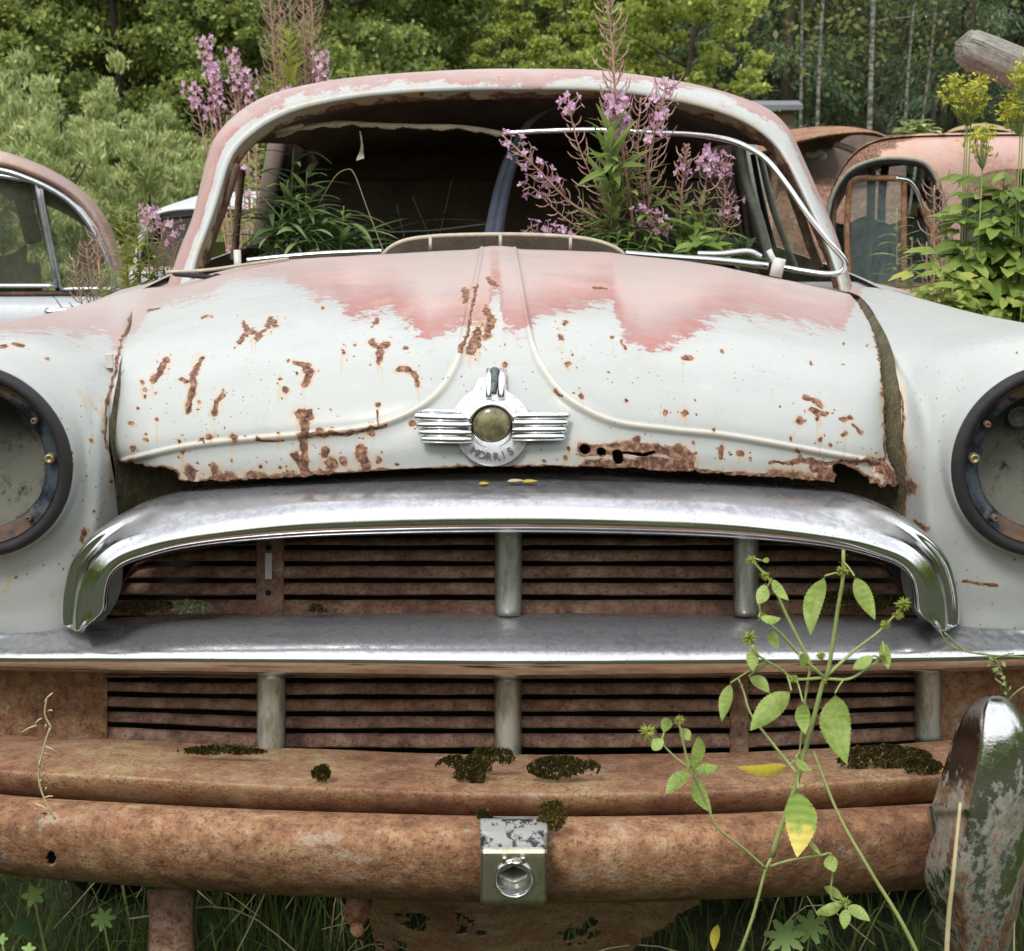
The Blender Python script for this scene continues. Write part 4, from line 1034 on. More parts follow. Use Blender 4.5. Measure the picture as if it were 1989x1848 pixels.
# tail panel + boot lid + rear window
P = []
for y, z, w in [(4.62, 1.345, .56), (4.95, 1.20, .60), (5.30, 1.02, .66), (5.45, .97, .69), (5.8, .84, .62), (6.02, .70, .56), (6.10, .50, .54), (6.05, .32, .54)]:
    P.append([(x * w, y - .05 * x * x, z - .05 * x ** 4) for x in np.linspace(-1, 1, 24)])
P = cru(np.array(P), 50)
V_, F_ = grid_geo(P)
glassm = (P[..., 1] > 4.78) & (P[..., 1] < 5.18) & (np.abs(P[..., 0]) < .42) & (P[..., 2] > 1.0)
mesh_obj("boot_panel", V_, F_, None, CAR, mats=[M_PAINT, M_GLASS_DARK], mi=glassm.reshape(-1)[F_].all(1).astype(int), attrs={"rust": (fnoise(P, 6, 9)).ravel(), "pink": (fnoise(P, 3, 6) + .4).ravel(), "stain": np.full(P.shape[:2], -1.).ravel(), "pamt": np.full(P.shape[:2], .5).ravel()})
# interior bulkheads: brown backing seen through the screen
P = np.array([[(x, 4.35 + .08 * math.cos(x * 2), z) for x in np.linspace(-.66, .66, 20)] for z in np.linspace(.72, 1.17, 8)])
V_, F_ = grid_geo(P); mesh_obj("parcel_shelf_panel", V_, F_, M_BROWNDARK, CAR)
P = np.array([[(x, 4.40 + .3 * k, 1.18 + .14 * k - .02 * k * k) for x in np.linspace(-.60, .60, 20)] for k in np.linspace(0, 1, 6)])
V_, F_ = grid_geo(P); mesh_obj("rear_shelf", V_, F_, M_BROWNCLOTH, CAR)
P = np.array([[(x, y, .38) for x in np.linspace(-.80, .80, 8)] for y in np.linspace(2.0, 5.9, 8)])
V_, F_ = grid_geo(P); mesh_obj("floor_pan", V_, F_, M_BROWNDARK, CAR)
# engine bulkhead under the scuttle, keeps daylight out of the grille
P = np.array([[(x, 2.66, z) for x in np.linspace(-.62, .62, 6)] for z in (.35, .7, .955)])
V_, F_ = grid_geo(P); mesh_obj("bulkhead", V_, F_, M_BROWNDARK, CAR)
for s_ in (-1, 1):
    P = np.array([[(s_ * x, y, .972 + .02 * (y - 2.4) - .35 * max(0, x - .76) ** 1.2) for x in np.linspace(.46, .84, 14)] for y in np.linspace(2.42, 3.0, 14)])
    V_, F_ = grid_geo(P); mesh_obj("scuttle_side", V_, F_, M_PAINT, CAR, attrs={"rust": (fnoise(P, 20, 3) * 1.2 - .5).ravel(), "pink": np.full(P.shape[:2], .6 if s_ < 0 else -.3).ravel(), "stain": np.full(P.shape[:2], -.5).ravel(), "pamt": np.full(P.shape[:2], .5).ravel()})
# seats: front bench back with a wire rim
def seat(x0, x1, y, zt, nm):
    P = []
    for k, (yy, z) in enumerate([(y + .05, .60), (y - .02, .72), (y - .03, .92), (y + .01, zt - .02), (y + .05, zt), (y + .10, zt - .03), (y + .12, .62)]):
        P.append([(x, yy, z - .05 * abs((2 * (x - x0) / (x1 - x0) - 1)) ** 6) for x in np.linspace(x0, x1, 24)])
    V_, F_ = grid_geo(cru(np.array(P), 30)); return mesh_obj(nm, V_, F_, mat_plain("seat_" + nm, (.022, .018, .016), .8, var=.4), CAR)
seat(-.62, -.03, 3.55, 1.045, "front_seat"); seat(.05, .62, 3.55, 1.045, "front_seat")
mb = MB(); mb.tube(cr([W(740, 455, 3.55), W(790, 437, 3.55), W(850, 427, 3.55), W(920, 428, 3.55), W(946, 435, 3.55)], 24), .0018, 6); mb.build("seat_rim_wire", mat_plain("pale_wire", (.22, .22, .2), .5), CAR); mb = MB()
mb.tube(cr([W(752, 452, 3.2), W(850, 447, 3.2), W(942, 436, 3.2), W(946, 442, 3.2)], 24), .0022, 6)
mb.build("seat_rim_wire", bpy.data.materials["pale_wire"], CAR)
# dashboard and mossy scuttle
P = []
for u in np.linspace(370, 1625, 60):
    vr = np.interp(u, REAR[:, 0], REAR[:, 1]); yb = float(yrear(u))
    P.append([W(u, vr + 22, yb + .01), W(u, vr + 4, yb + .05), W(u, vr - 1 + 3 * math.sin(u * .3), yb + .10), W(u, vr + 3, yb + .30), W(u, vr + 60, yb + .42), W(u, vr + 190, yb + .42)])
V_, F_ = grid_geo(np.array(P)); mesh_obj("scuttle", V_, F_, M_DIRT, CAR)
M_IVORY = mat_plain("ivory_trim", (.50, .44, .34), .5, var=.3, scale=60)
arc = cr([(742, 497), (760, 480), (790, 467), (840, 460), (905, 457), (972, 456), (1040, 457), (1110, 461), (1160, 469), (1195, 482), (1215, 497)], 60)
mb = MB(); mb.tube([W(u, v, 2.66) for u, v in arc], .0042, 8)
for u, v0 in ((836, 461), (972, 457), (1108, 461)): mb.box((W(u, v0, 2.66) + W(u, 489, 2.64)) / 2, (.006, .004, (489 - v0) / 2700 * 2.66))
vent = mb.build("scuttle_vent", M_IVORY, CAR)
mb = MB(); P = np.array([[W(u, v + (497 - v) * k, 2.70 - .02 * k) for k in (0, .5, 1)] for u, v in arc]); mb.grid(P)
mb.build("vent_mesh", mat_plain("vent_dark_mesh", (.06, .042, .030), .9, var=.6, scale=240, bump=1, dist=.004), vent)
# chrome strip along the foot of the screen, left piece and sagging right piece
def strip(pts, Y, r, nm, mat=M_CHROME, flat=1.0, par=CAR, seg=8):
    mb = MB(); c = cr(pts, 90); yy = np.interp(np.linspace(0, 1, 90), np.linspace(0, 1, len(Y)), Y) if hasattr(Y, "__len__") else np.full(90, Y)
    mb.tube(W(c[:, 0], c[:, 1], yy), r, seg, flat=flat); return mb.build(nm, mat, par)
strip([(480, 507), (560, 499), (640, 493), (742, 489)], 2.67, .0060, "screen_trim", par=scr_frame)
strip([(1215, 493), (1300, 500), (1400, 507), (1492, 517)], 2.66, .0070, "screen_trim", par=scr_frame)
strip([(1355, 494), (1400, 494), (1452, 489), (1478, 500)], 2.69, .0065, "screen_trim", par=scr_frame)
strip([(984, 259), (1060, 255), (1160, 253), (1260, 258), (1350, 263), (1412, 272), (1452, 287), (1490, 312), (1530, 362), (1570, 420), (1610, 470), (1640, 505), (1641, 520), (1630, 530), (1605, 533), (1560, 527), (1515, 519)], [2.93, 2.92, 2.91, 2.88, 2.82, 2.74, 2.68, 2.64, 2.62, 2.63, 2.66], .0058, "screen_trim", par=scr_frame)
mb = MB(); mb.box(W(1510, 520, 2.60), (.022, .012, .035), Matrix.Rotation(.2, 3, 'Y')); mb.box(W(1500, 500, 2.61), (.010, .008, .03), Matrix.Rotation(-.5, 3, 'Y'))
mb.build("screen_clip", mat_plain("white_clip", (.6, .6, .58), .5), CAR)
mb = MB(); mb.box(W(462, 515, 2.60), (.012, .01, .055)); mb.build("screen_clip", bpy.data.materials["white_clip"], CAR)
# wiper
mb = MB(); mb.tube(cr([W(322, 529, 2.52), W(400, 525, 2.52), W(480, 514, 2.54), W(560, 503, 2.58)], 20), .0032, 6)
wp = mb.build("wiper", M_IVORY, CAR)
mb = MB(); mb.tube(cr([W(335, 532, 2.52), W(390, 537, 2.52), W(432, 541, 2.52), W(415, 534, 2.53)], 20), [.003] + [.005] * 18 + [.002], 6); mb.build("wiper_blade", M_RUBBER, wp)
# torn roof cloth rail, dangling rag, dark blue strap, header rail
mb = MB(); c = cr([(535, 262), (600, 247), (660, 240), (720, 243), (800, 246), (880, 247), (930, 252), (985, 262)], 120)
P = []
for i, (u, v) in enumerate(c):
    t_ = 5.5 + 3.5 * math.sin(i * .35) * math.sin(i * .11 + 1) + rng.uniform(-1.4, 1.4)
    P.append([W(u, v - 5, 3.02), W(u, v, 3.01), W(u, v + t_, 3.015), W(u, v + t_, 3.03)])
mb.grid(np.array(P)); 
mb.tube([W(530, 256, 3.0), W(562, 250, 3.0), W(590, 243, 3.0)], [.010, .014, .008], 6, flat=.5)
hd = mb.build("torn_header_rail", M_WOOD, CAR)
mb = MB(); P = []
for k in np.linspace(0, 1, 14):
    cu_, cv_ = 699 + 4 * math.sin(k * 3), 255 + 55 * k
    w_ = 1.6 + 6.5 * k ** 3
    P.append([W(cu_ - w_, cv_ + (3 if k == 1 else 0), 3.0), W(cu_, cv_, 2.992 + .01 * math.sin(k * 9)), W(cu_ + w_, cv_ + (-2 if k == 1 else 0), 3.0)])
mb.grid(np.array(P)); mb.build("dangling_rag", mat_plain("rag", (.55, .48, .40), .9), hd)
mb = MB(); P = []
for u in np.linspace(470, 1520, 40):
    sag = 22 * math.sin((u - 470) / 1050 * PI) 
    P.append([W(u, 300 - sag * 4 + 10, 3.10), W(u, 255 - sag * 2 + 12, 3.06), W(u, 235 - sag + 2, 3.04)])
V_, F_ = grid_geo(np.array(P))
strap = [(958, 462), (965, 420), (975, 370), (986, 330), (1000, 290), (1018, 252), (1045, 225), (1085, 207), (1130, 202)]
mb = MB(); c = cr(strap, 50)
w_ = np.interp(np.linspace(0, 1, 50), [0, .45, .62, 1], [19, 15, 9, 8])
P = []
for (u, v), w in zip(c, w_):
    P.append([W(u - w, v, 3.11), W(u - w * .9, v, 3.095), W(u - w * .2, v, 3.09), W(u, v, 3.096), W(u + w * .2, v, 3.09), W(u + w * .9, v, 3.095), W(u + w, v, 3.11)])
mb.grid(np.array(P)); mb.build("hanging_rubber_seal", M_BLUEPLASTIC, CAR)
# right quarter-light frames just inside the screen
for pts, Y, r, m_ in [([(1437, 285), (1452, 360), (1475, 430), (1497, 510)], 3.02, .018, mat_plain("frame_greygreen", (.20, .22, .19), .5, var=.5)), ([(1476, 300), (1500, 400), (1525, 470), (1545, 520)], 3.3, .013, bpy.data.materials["frame_greygreen"]),
                      ([(1520, 330), (1555, 420), (1575, 480), (1592, 520)], 2.95, .016, M_RUST_D), ([(1462, 300), (1482, 400), (1512, 515)], 3.08, .010, M_BLACK)]:
    strip(pts, Y, r, "quarterlight_frame", m_, flat=.6)
strip([(462, 320), (440, 390), (415, 460), (400, 512)], 2.86, .012, "quarterlight_frame", M_RUST_D, flat=.6)
strip([(470, 330), (463, 400), (455, 505)], 3.15, .014, "quarterlight_frame", M_RUST_D, flat=.6)
P = np.array([[W(u, v, 2.92 + .0015 * (u - 1540)) for v in np.linspace(*vs, 4)] for u, vs in [(1500, (320, 512)), (1520, (350, 517)), (1545, (400, 522)), (1570, (450, 525)), (1590, (490, 527))]])
V_, F_ = grid_geo(P); mesh_obj("quarterlight_glass", V_, F_, M_GLASS, CAR)

# ---- things under the bumper
mb = MB(); P = []
for v in np.linspace(1725, 1860, 20):
    k = (v - 1725) / 135; w = 33 - 4 * math.sin(k * PI); c_ = 333 + 2 * k
    P.append([W(c_ - w, v, 1.54), W(c_ - w + 4, v, 1.528), W(c_ + w - 4, v, 1.528), W(c_ + w, v, 1.54)])
mb.grid(np.array(P)); ob = mb.build("bumper_iron", M_RUST_G, CAR)
md = ob.modifiers.new("s", 'SOLIDIFY'); md.thickness = .01
us = np.linspace(712, 1372, 230); P = []
for u in us:
    P.append([W(u, v, 1.47 + .03 * math.sin(u * .012) + (v - 1700) * .0006) for v in np.linspace(1725, 1905, 70)])
P = np.array(P); UU, VV = PR(P); nz_ = fnoise(P, 38, 51, 4); 
cut = (VV > np.interp(UU, [712, 740, 760, 1180, 1240, 1362], [1765, 1900, 1960, 1960, 1835, 1752]) + nz_ * 22) | ((nz_ > .40) & (VV > 1775)) | ((UU > 1180) & (VV - 1745 > (1372 - UU) * .85 + nz_ * 30)) | ((fnoise(P, 20, 52) > .36) & (UU < 960) & (VV > 1770))
V_, F_ = grid_geo(P); ob = mesh_obj("rotten_valance", V_, F_[~cut.reshape(-1)[F_].any(1)], M_RUST_A, CAR)
md = ob.modifiers.new("s", 'SOLIDIFY'); md.thickness = .002
mb = MB(); q = W(694, 1768, 1.46); mb.tube([q + [0, -.012, .0], q + [0, .03, 0]], .0155, 6); mb.tube([q + [.001, -.02, -.012], q + [.001, .0, -.03]], .008, 8); mb.build("tow_bolt", M_RUST, CAR)
# lettering-free emblem drip, seed husks on the surround
# ================================================================== ground
n = NT("ground_grass_soil"); a = n.noise(.6, 5, .6); b = n.noise(14, 6, .75)
M_GROUND = n.bsdf(n.ramp(n.m('ADD', n.m('MULTIPLY', a, .4), n.m('MULTIPLY', b, .6)), [(.32, (.018, .018, .009)), (.5, (.040, .050, .018)), (.68, (.075, .095, .03))]), .95, 0, n.bump(b, 1, .05))
gx = np.concatenate([[-600, -200, -80], np.linspace(-40, 40, 60), [80, 200, 600]]); gy = np.concatenate([[-600, -200, -60, -20], np.linspace(-8, 60, 60), [90, 200, 700]])
GXm, GYm = np.meshgrid(gx, gy, indexing='ij'); GZ = .05 * vnoise(np.stack([GXm, GYm, 0 * GXm], -1), .35, 3) * (np.hypot(GXm, GYm - 3) > 3)
GP = np.stack([GXm, GYm, GZ], -1); V_, F_ = grid_geo(GP)
g = mesh_obj("ground", V_, F_, M_GROUND); tag(g, kind="structure")

# ================================================================== leaf geometry helpers
def quads(C, D, N, Lg, Wd):
    """diamond shaped leaves. C centre, D direction, N normal, length, width"""
    D = D / (np.linalg.norm(D, axis=1)[:, None] + 1e-9)
    S = np.cross(D, N); S /= (np.linalg.norm(S, axis=1)[:, None] + 1e-9)
    Lg = np.asarray(Lg)[:, None]; Wd = np.asarray(Wd)[:, None]
    V = np.stack([C - D * Lg / 2, C + S * Wd / 2, C + D * Lg / 2, C - S * Wd / 2], 1)
    n_ = len(C); F = np.arange(n_ * 4).reshape(n_, 4)
    return V.reshape(-1, 3), F
def rdir(n_): 
    v = rng.normal(size=(n_, 3)); return v / np.linalg.norm(v, axis=1)[:, None]

def leaves_mesh(name, C, size, mat, parent, base=None, up=.35, aspect=.6, droop=0.0, dirs=None):
    n_ = len(C)
    D = rdir(n_) if dirs is None else dirs + .45 * rng.normal(size=(n_, 3))
    D[:, 2] -= droop
    N = rdir(n_) + np.array([0, -.25, up])
    L_ = size * rng.uniform(.6, 1.35, n_)
    V, F = quads(C, D, N, L_, L_ * aspect)
    return mesh_obj(name, V, F, mat, parent, smooth=False, base=base)

M_BARK = mat_plain("dark_bark", (.060, .048, .036), .95, var=.5, scale=30, bump=1, dist=.02)
n = NT("birch_bark"); a = n.noise(5, 4, .7, stretch=(1, 1, 3)); b = n.noise(1.2, 3)
M_BIRCH = n.bsdf(n.mix(n.step(n.m('ADD', a, n.m('MULTIPLY', b, .3)), .62, .72), (.30, .29, .25), (.10, .09, .075)), .8)
M_SPRUCEBARK = mat_plain("pine_bark", (.14, .105, .080), .95, var=.4, scale=8)
M_OAK = mat_leaf("leaf_dark_broad", (0.094, 0.140, 0.050), (0.216, 0.290, 0.088), (0.486, 0.540, 0.136), 1.2, .35)
M_BRIGHT = mat_leaf("leaf_bright_broad", (0.152, 0.228, 0.048), (0.337, 0.424, 0.091), (0.646, 0.667, 0.167), 1.0, .42)
M_WILLOW = mat_leaf("leaf_willow", (0.189, 0.260, 0.099), (0.392, 0.456, 0.171), (0.680, 0.730, 0.354), 1.5, .35)
M_SPRUCE = mat_leaf("needle_dark", (0.054, 0.092, 0.048), (0.115, 0.177, 0.083), (0.221, 0.291, 0.136), 1.2, .2)
M_OLIVE = mat_leaf("leaf_olive", (0.068, 0.085, 0.026), (0.137, 0.163, 0.046), (0.259, 0.281, 0.077), 1.2, .3)

def limb_path(p0, d, L_, k=5, wob=.12, rise=.15):
    P = [np.array(p0, float)]; d = np.array(d, float); d /= np.linalg.norm(d)
    for i in range(k):
        d = d + rng.normal(size=3) * wob + np.array([0, 0, rise * .3]); d /= np.linalg.norm(d); P.append(P[-1] + d * L_ / k)
    return np.array(P)

def broad_tree(name, loc, H, R, nleaf, size, mleaf, mbark, label, cat="tree", group=None, low=.12, tw=.09, nclump=150, willow=False):
    t = thing(name, loc, label, cat, group)
    base = np.array(loc, float)
    mb = MB(); pts = [base + [0, 0, -.1], base + [rng.normal() * .1, rng.normal() * .1, H * .35], base + [rng.normal() * .25, rng.normal() * .25, H * .85]]
    mb.tube(cr(pts, 8), np.linspace(tw, tw * .25, 8), 7)
    tips = []
    for k in range(14):
        h = H * rng.uniform(low, .8); a = rng.uniform(0, 2 * PI)
        L_ = R * rng.uniform(.6, 1.0) * (1.1 - .4 * h / H)
        P = limb_path(base + [0, 0, h], [math.cos(a), math.sin(a), rng.uniform(.2, 1.1)], L_); mb.tube(P, np.linspace(tw * (.4 if not willow else .2), tw * .06, len(P)), 5); tips += list(P[2:])
    mb.build("trunk", mbark, t)
    # clumps spread through an uneven crown
    cc = []
    while len(cc) < nclump:
        q = rng.uniform(-1, 1, 3); 
        rad = np.hypot(q[0], q[1]); hz = (q[2] + 1) / 2
        lim = (1.05 - .55 * hz ** 2.2) * (.78 + .32 * math.sin(3 * math.atan2(q[1], q[0]) + 5 * hz + base[0]))
        if rad < lim and rad > lim * .35 * rng.uniform(): cc.append(base + [q[0] * R, q[1] * R, H * (low + (1.03 - low) * hz)])
    cc = np.array(cc); cs = rng.uniform(.10, .30, nclump) * (R / 2.2) * (1.0 if not willow else .8)
    idx = rng.integers(0, nclump, nleaf)
    off = rng.normal(size=(nleaf, 3)); off /= np.linalg.norm(off, axis=1)[:, None]; off *= (rng.uniform(.2, 1.0, nleaf) ** .6)[:, None] * rng.uniform(.7, 1.75, nleaf)[:, None]
    off[:, 2] *= .62 if not willow else .9
    C = cc[idx] + off * cs[idx][:, None]
    C[:, 2] = np.maximum(C[:, 2], .05)
    dirs = None
    if willow: dirs = np.stack([off[:, 0] * .4, off[:, 1] * .4, np.full(nleaf, .9)], -1)
    leaves_mesh("crown", C, size, mleaf, t, aspect=.62 if not willow else .28, dirs=dirs)
    return t

def children_of(o): return [c for c in bpy.data.objects if c.parent == o]
def copy_thing(o, loc, rz=0, sc=1.0, label=None):
    c = o.copy(); COL.objects.link(c); c.location = loc; c.rotation_euler = (0, 0, rz); c.scale = (sc, sc, sc)
    if label: c["label"] = label
    for ch in children_of(o):
        d = ch.copy(); COL.objects.link(d); d.parent = c
        for g2 in children_of(ch): e = g2.copy(); COL.objects.link(e); e.parent = d
    return c
def gx_at(u, Y): return (u - CX) / 2760.0 * Y

GRP_D = "dark broadleaf trees behind the scrapyard"
GRP_W = "pale willow bushes behind the left cars"
GRP_B = "bright green trees behind the car roof"
oakA = broad_tree("broadleaf_tree", (gx_at(250, 22), 22, 0), 7.5, 2.6, 75000, .088, M_OAK, M_BARK, "dense dark broadleaf tree rising behind the willow bushes", group=GRP_D, low=.03, nclump=330)
oakB = broad_tree("broadleaf_tree", (gx_at(640, 20), 20, 0), 7.0, 2.5, 75000, .088, M_OAK, M_BARK, "dark broadleaf tree behind the tall fireweed left of the roof", group=GRP_D, low=.03, nclump=310)
oak_sp = [(oakA, 40, 24, 1.0, "dark broadleaf tree at the far left edge"), (oakB, 430, 23, 2.2, "shaded broadleaf tree between the willows and the left fireweed"), (oakA, 790, 23, 3.6, "dark broadleaf tree above the left half of the car roof"),
          (oakB, 930, 25, 5.0, "dark broadleaf tree behind the middle of the car roof"), (oakA, 120, 29, 2.9, None), (oakB, 330, 30, 4.1, None), (oakA, 540, 30, .5, None), (oakB, 760, 31, 1.7, None), (oakA, 980, 32, 4.4, None), (oakB, -120, 26, 3.3, None), (oakA, 1130, 33, 5.9, None), (oakB, -300, 22, 1.3, None)]
for o, u, Y, r, lab in oak_sp:
    copy_thing(o, (gx_at(u, Y), Y, 0), r, rng.uniform(.95, 1.2), lab or "deep-green broadleaf tree in the shaded back row of the wood")
brA = broad_tree("young_tree", (gx_at(1330, 17), 17, 0), 4.6, 1.20, 38000, .070, M_BRIGHT, M_BARK, "bright green young tree above the right end of the car roof", group=GRP_B, low=.03, nclump=200, tw=.05)
copy_thing(brA, (gx_at(1180, 18.5), 18.5, 0), 2.0, .92, "bright green young tree behind the seed stalk over the roof")
copy_thing(brA, (gx_at(1010, 19.5), 19.5, 0), 4.0, .74, "low bright green tree above the middle of the roof")
wl = broad_tree("willow_bush", (gx_at(120, 11), 11, 0), 1.92, 1.05, 28000, .075, M_WILLOW, M_BARK, "pale green willow bush behind the left car roof", "bush", GRP_W, low=.02, nclump=140, tw=.03, willow=True)
for u, Y, r, s, lab in [(250, 10.2, 1.0, .80, "pale willow bush behind the small white car"), (10, 12, 2.2, .86, "tall pale willow bush at the left edge"), (330, 11.6, 3.1, .72, "low willow bush beside the left windscreen pillar"), (-160, 11, 4.2, .85, "pale willow bush outside the left edge"), (180, 13.5, 5.0, .9, "willow bush in the second row between two paler ones"), (400, 13.2, .4, .62, "small willow bush nearest the leaning pillar")]:
    copy_thing(wl, (gx_at(u, Y), Y, 0), r, s, lab)

# ---- conifers with drooping boughs and bare birch trunks, right half
def spruce(name, loc, H, R, nleaf, label, group):
    t = thing(name, loc, label, "tree", group); base = np.array(loc, float)
    mb = MB(); mb.tube([base, base + [0, 0, H]], [.14, .03], 7); C = []; D = []
    nb = 90
    for k in range(nb):
        h = H * (.14 + .84 * k / nb) ; a = rng.uniform(0, 2 * PI); L_ = R * (1 - .75 * (h / H)) * rng.uniform(.6, 1.1)
        d = np.array([math.cos(a), math.sin(a), -.18]); P = np.array([base + [0, 0, h] + d * L_ * q + [0, 0, .10 * L_ * math.sin(q * PI)] for q in np.linspace(0, 1, 5)])
        if k % 3 == 0: mb.tube(P, np.linspace(.025, .006, 5), 4)
        m_ = nleaf // nb; q = rng.uniform(.12, 1, m_) ** .8; s_ = rng.normal(size=m_) * .22 * L_ * (1.1 - q)
        side_ = np.array([-d[1], d[0], 0]); 
        c = base + np.array([0, 0, h]) + d * (L_ * q)[:, None] + side_ * s_[:, None] + np.stack([0 * q, 0 * q, .10 * L_ * np.sin(q * PI) - rng.uniform(0, .28, m_)], -1)
        C.append(c); D.append(np.stack([d[0] + 0 * q, d[1] + 0 * q, -.9 + 0 * q], -1))
    mb.build("trunk", M_SPRUCEBARK, t)
    leaves_mesh("crown", np.concatenate(C), .13, M_SPRUCE, t, aspect=.22, dirs=np.concatenate(D))
    return t
GRP_S = "dark spruces of the wood on the right"
spA = spruce("spruce_tree", (gx_at(1520, 26), 26, 0), 12, 2.6, 30000, "dark spruce behind the grey roofed hut", GRP_S)
for u, Y, r, s, lab in [(1600, 30, 1, 1.1, "dark spruce between the pale birch trunks"), (1460, 29, 2.3, .9, "dark spruce at the right edge of the bright tree"), (1860, 27, 3.1, 1.1, "dark spruce behind the raised log end"), (1960, 31, 4.4, 1.2, "dark spruce at the right edge above the log"), (1740, 36, .4, 1.2, None), (1660, 38, 5.2, 1.25, None), (1550, 37, 2, 1.2, None), (1900, 39, 1.1, 1.3, None), (1420, 36, 3, 1.2, None), (2080, 30, 3, 1.1, None), (1800, 43, 3, 1.3, None), (1290, 34, 3, 1.2, None)]:
    c = copy_thing(spA, (gx_at(u, Y), Y, 0), r, s, lab or "dark spruce in the back row of the right-hand wood")
    if 1640 < u < 1830: c.location.z = 1.2
GRP_T = "slender birches standing in the dark wood"
def birch(u_top, u_bot, Y, r, label, bright=True, leaves=True):
    x0, x1 = gx_at(u_bot, Y), gx_at(u_top, Y)
    t = thing("birch_tree" if bright else "pine_tree", (x0, Y, 0), label, "tree", GRP_T if bright else "thin grey pines deep in the dark wood")
    k = (x1 - x0)
    P = np.array([(x0 + k * h / 4.4 + .05 * math.sin(h * .8 + u_bot), Y, h) for h in np.linspace(-.1, 9.5, 16)])
    mb = MB(); mb.tube(P, np.linspace(r, r * .55, 16), 8); 
    for q in range(9):
        i = rng.integers(5, 15); a = rng.uniform(0, 2 * PI); LP = limb_path(P[i], [math.cos(a), math.sin(a), .25], rng.uniform(.5, 1.3)); mb.tube(LP, np.linspace(r * .22, r * .05, len(LP)), 4)
    mb.build("trunk", M_BIRCH if bright else M_SPRUCEBARK, t)
    nl = 1500 if leaves else 500
    C = P[rng.integers(5, 16, nl)] + rng.normal(size=(nl, 3)) * [.8, .8, .5]
    leaves_mesh("crown", C, .11, M_OLIVE if bright else M_SPRUCE, t, aspect=.6)
for i, (ut, ub, Y, r, lab) in enumerate([(1549, 1547, 24, .055, "pale birch trunk just right of the car roof"), (1590, 1579, 22, .062, "pale birch trunk above the grey roofed hut"), (1683, 1679, 21, .080, "thickest white birch trunk in the middle of the dark wood"),
                       (1762, 1749, 23, .050, "thin white birch trunk left of the log"), (1795, 1771, 24, .048, "leaning white birch trunk nearest the log")]):
    birch(ut, ub, Y, r * .52, lab)
pines = [(1612, 1610, 27), (1627, 1624, 28), (1660, 1655, 31), (1669, 1667, 33), (1705, 1702, 29), (1718, 1716, 34), (1733, 1730, 28), (1644, 1640, 34), (1693, 1694, 32), (1788, 1786, 33), (1810, 1806, 30), (1826, 1824, 34), (1567, 1564, 31), (1597, 1594, 33)]
for i, (ut, ub, Y) in enumerate(pines):
    birch(ut, ub, Y, .05 + .02 * (i % 3), "thin grey pine trunk standing in the dark wood between the birches", False, False)
# far wood closing the view, and unseen wood added behind the viewer to block low sky and tint chrome
def wood_mass(name, spots, nleaf, size, mat, kind="stuff"):
    C = []
    for (x, y, r, h) in spots:
        m_ = nleaf // len(spots); q = rdir(m_) * (rng.uniform(.5, 1, m_) ** .4)[:, None]
        C.append(np.stack([x + q[:, 0] * r, y + q[:, 1] * r, np.abs(q[:, 2]) * h * rng.uniform(.1, 1, m_)], -1))
    o = leaves_mesh(name, np.concatenate(C), size, mat, None, aspect=.7); tag(o, kind=kind); return o
sp_ = [(x, 46 + 4 * math.sin(x), 5.5, 17) for x in np.linspace(-34, 40, 22)]
o = wood_mass("distant_wood", sp_, 90000, .55, M_SPRUCE); tag(o, "dark closed wood filling the view behind all the trees", "wood")
ring_ = [(15 * math.sin(a), -1 - 13 * math.cos(a), 3.6, 6.5) for a in np.linspace(-1.9, 1.9, 17)]
o = wood_mass("sky_blocking_wood", ring_, 60000, .42, M_OAK); tag(o, "unseen wood added behind the viewer to block low sky and darken reflections", "wood")

# ================================================================== neighbouring wrecks
M_BLUEPAINT = mat_paint("pale_blue_door", (.46, .50, .54), (.30, .20, .17))
M_ROOFRUST = mat_rust("rusty_roof_pink", 0, flecks=.6)
M_PINKVAN = mat_paint("pink_primer", (.42, .22, .18), (.54, .36, .32))
M_ALU = mat_plain("aluminium_frame", (.55, .56, .58), .3, .85, var=.3, scale=90)
M_WHITEP = mat_plain("white_roof_paint", (.60, .62, .63), .4, var=.12)
def poly_fields(P, r=-1.0, p=-1.0, st=-1.0, nr=1.0, npk=0.0, s=5):
    return {"rust": (r + nr * fnoise(P, s, 2)).ravel(), "pink": (p + npk * fnoise(P, s * .7, 5)).ravel(), "stain": np.full(P.shape[:-1], st).ravel(), "pamt": np.full(P.shape[:-1], .7).ravel()}
# ---- left wreck, side on
YL = 3.9
def WL_(u, v, d=0): return W(u, v, YL + d)
LC = thing("wrecked_coupe", tuple(W(-150, 1100, 4.6)[:2]) + (0,), "rusty roofed pale blue wreck with two grimy side windows, at the left edge", "car")
roof_o = cr([(-760, 285), (-420, 260), (-250, 258), (-120, 268), (0, 293), (60, 312), (110, 335), (155, 365), (190, 400), (215, 440), (232, 490), (250, 560)], 80)
roof_i = cr([(-760, 328), (-420, 305), (-250, 303), (-120, 309), (0, 326), (50, 341), (95, 360), (135, 385), (168, 420), (192, 460), (212, 505), (228, 560)], 80)
rows = []
for k, (q, d) in enumerate([(0, .0), (.25, -.012), (.5, -.008), (.75, .03), (1, .12)]):
    L_ = roof_i * (1 - q) + roof_o * q; rows.append(W(L_[:, 0], L_[:, 1], YL + d))
top_e = rows[-1]
for d, z in ((.35, .012), (.7, .01), (1.05, -.01), (1.28, -.06), (1.38, -.14)):
    e = top_e.copy(); e[:, 0] *= (e[:, 1] + d) / e[:, 1] * (1 + .02 * d); e[:, 1] += d; e[:, 2] += z; e[:, 2] = np.minimum(e[:, 2], CAM_H + (top_e[:, 2] - CAM_H) * (1 + d / 4.1) - .004); rows.append(e)
P = cru(np.array(rows), 46); V_, F_ = grid_geo(P)
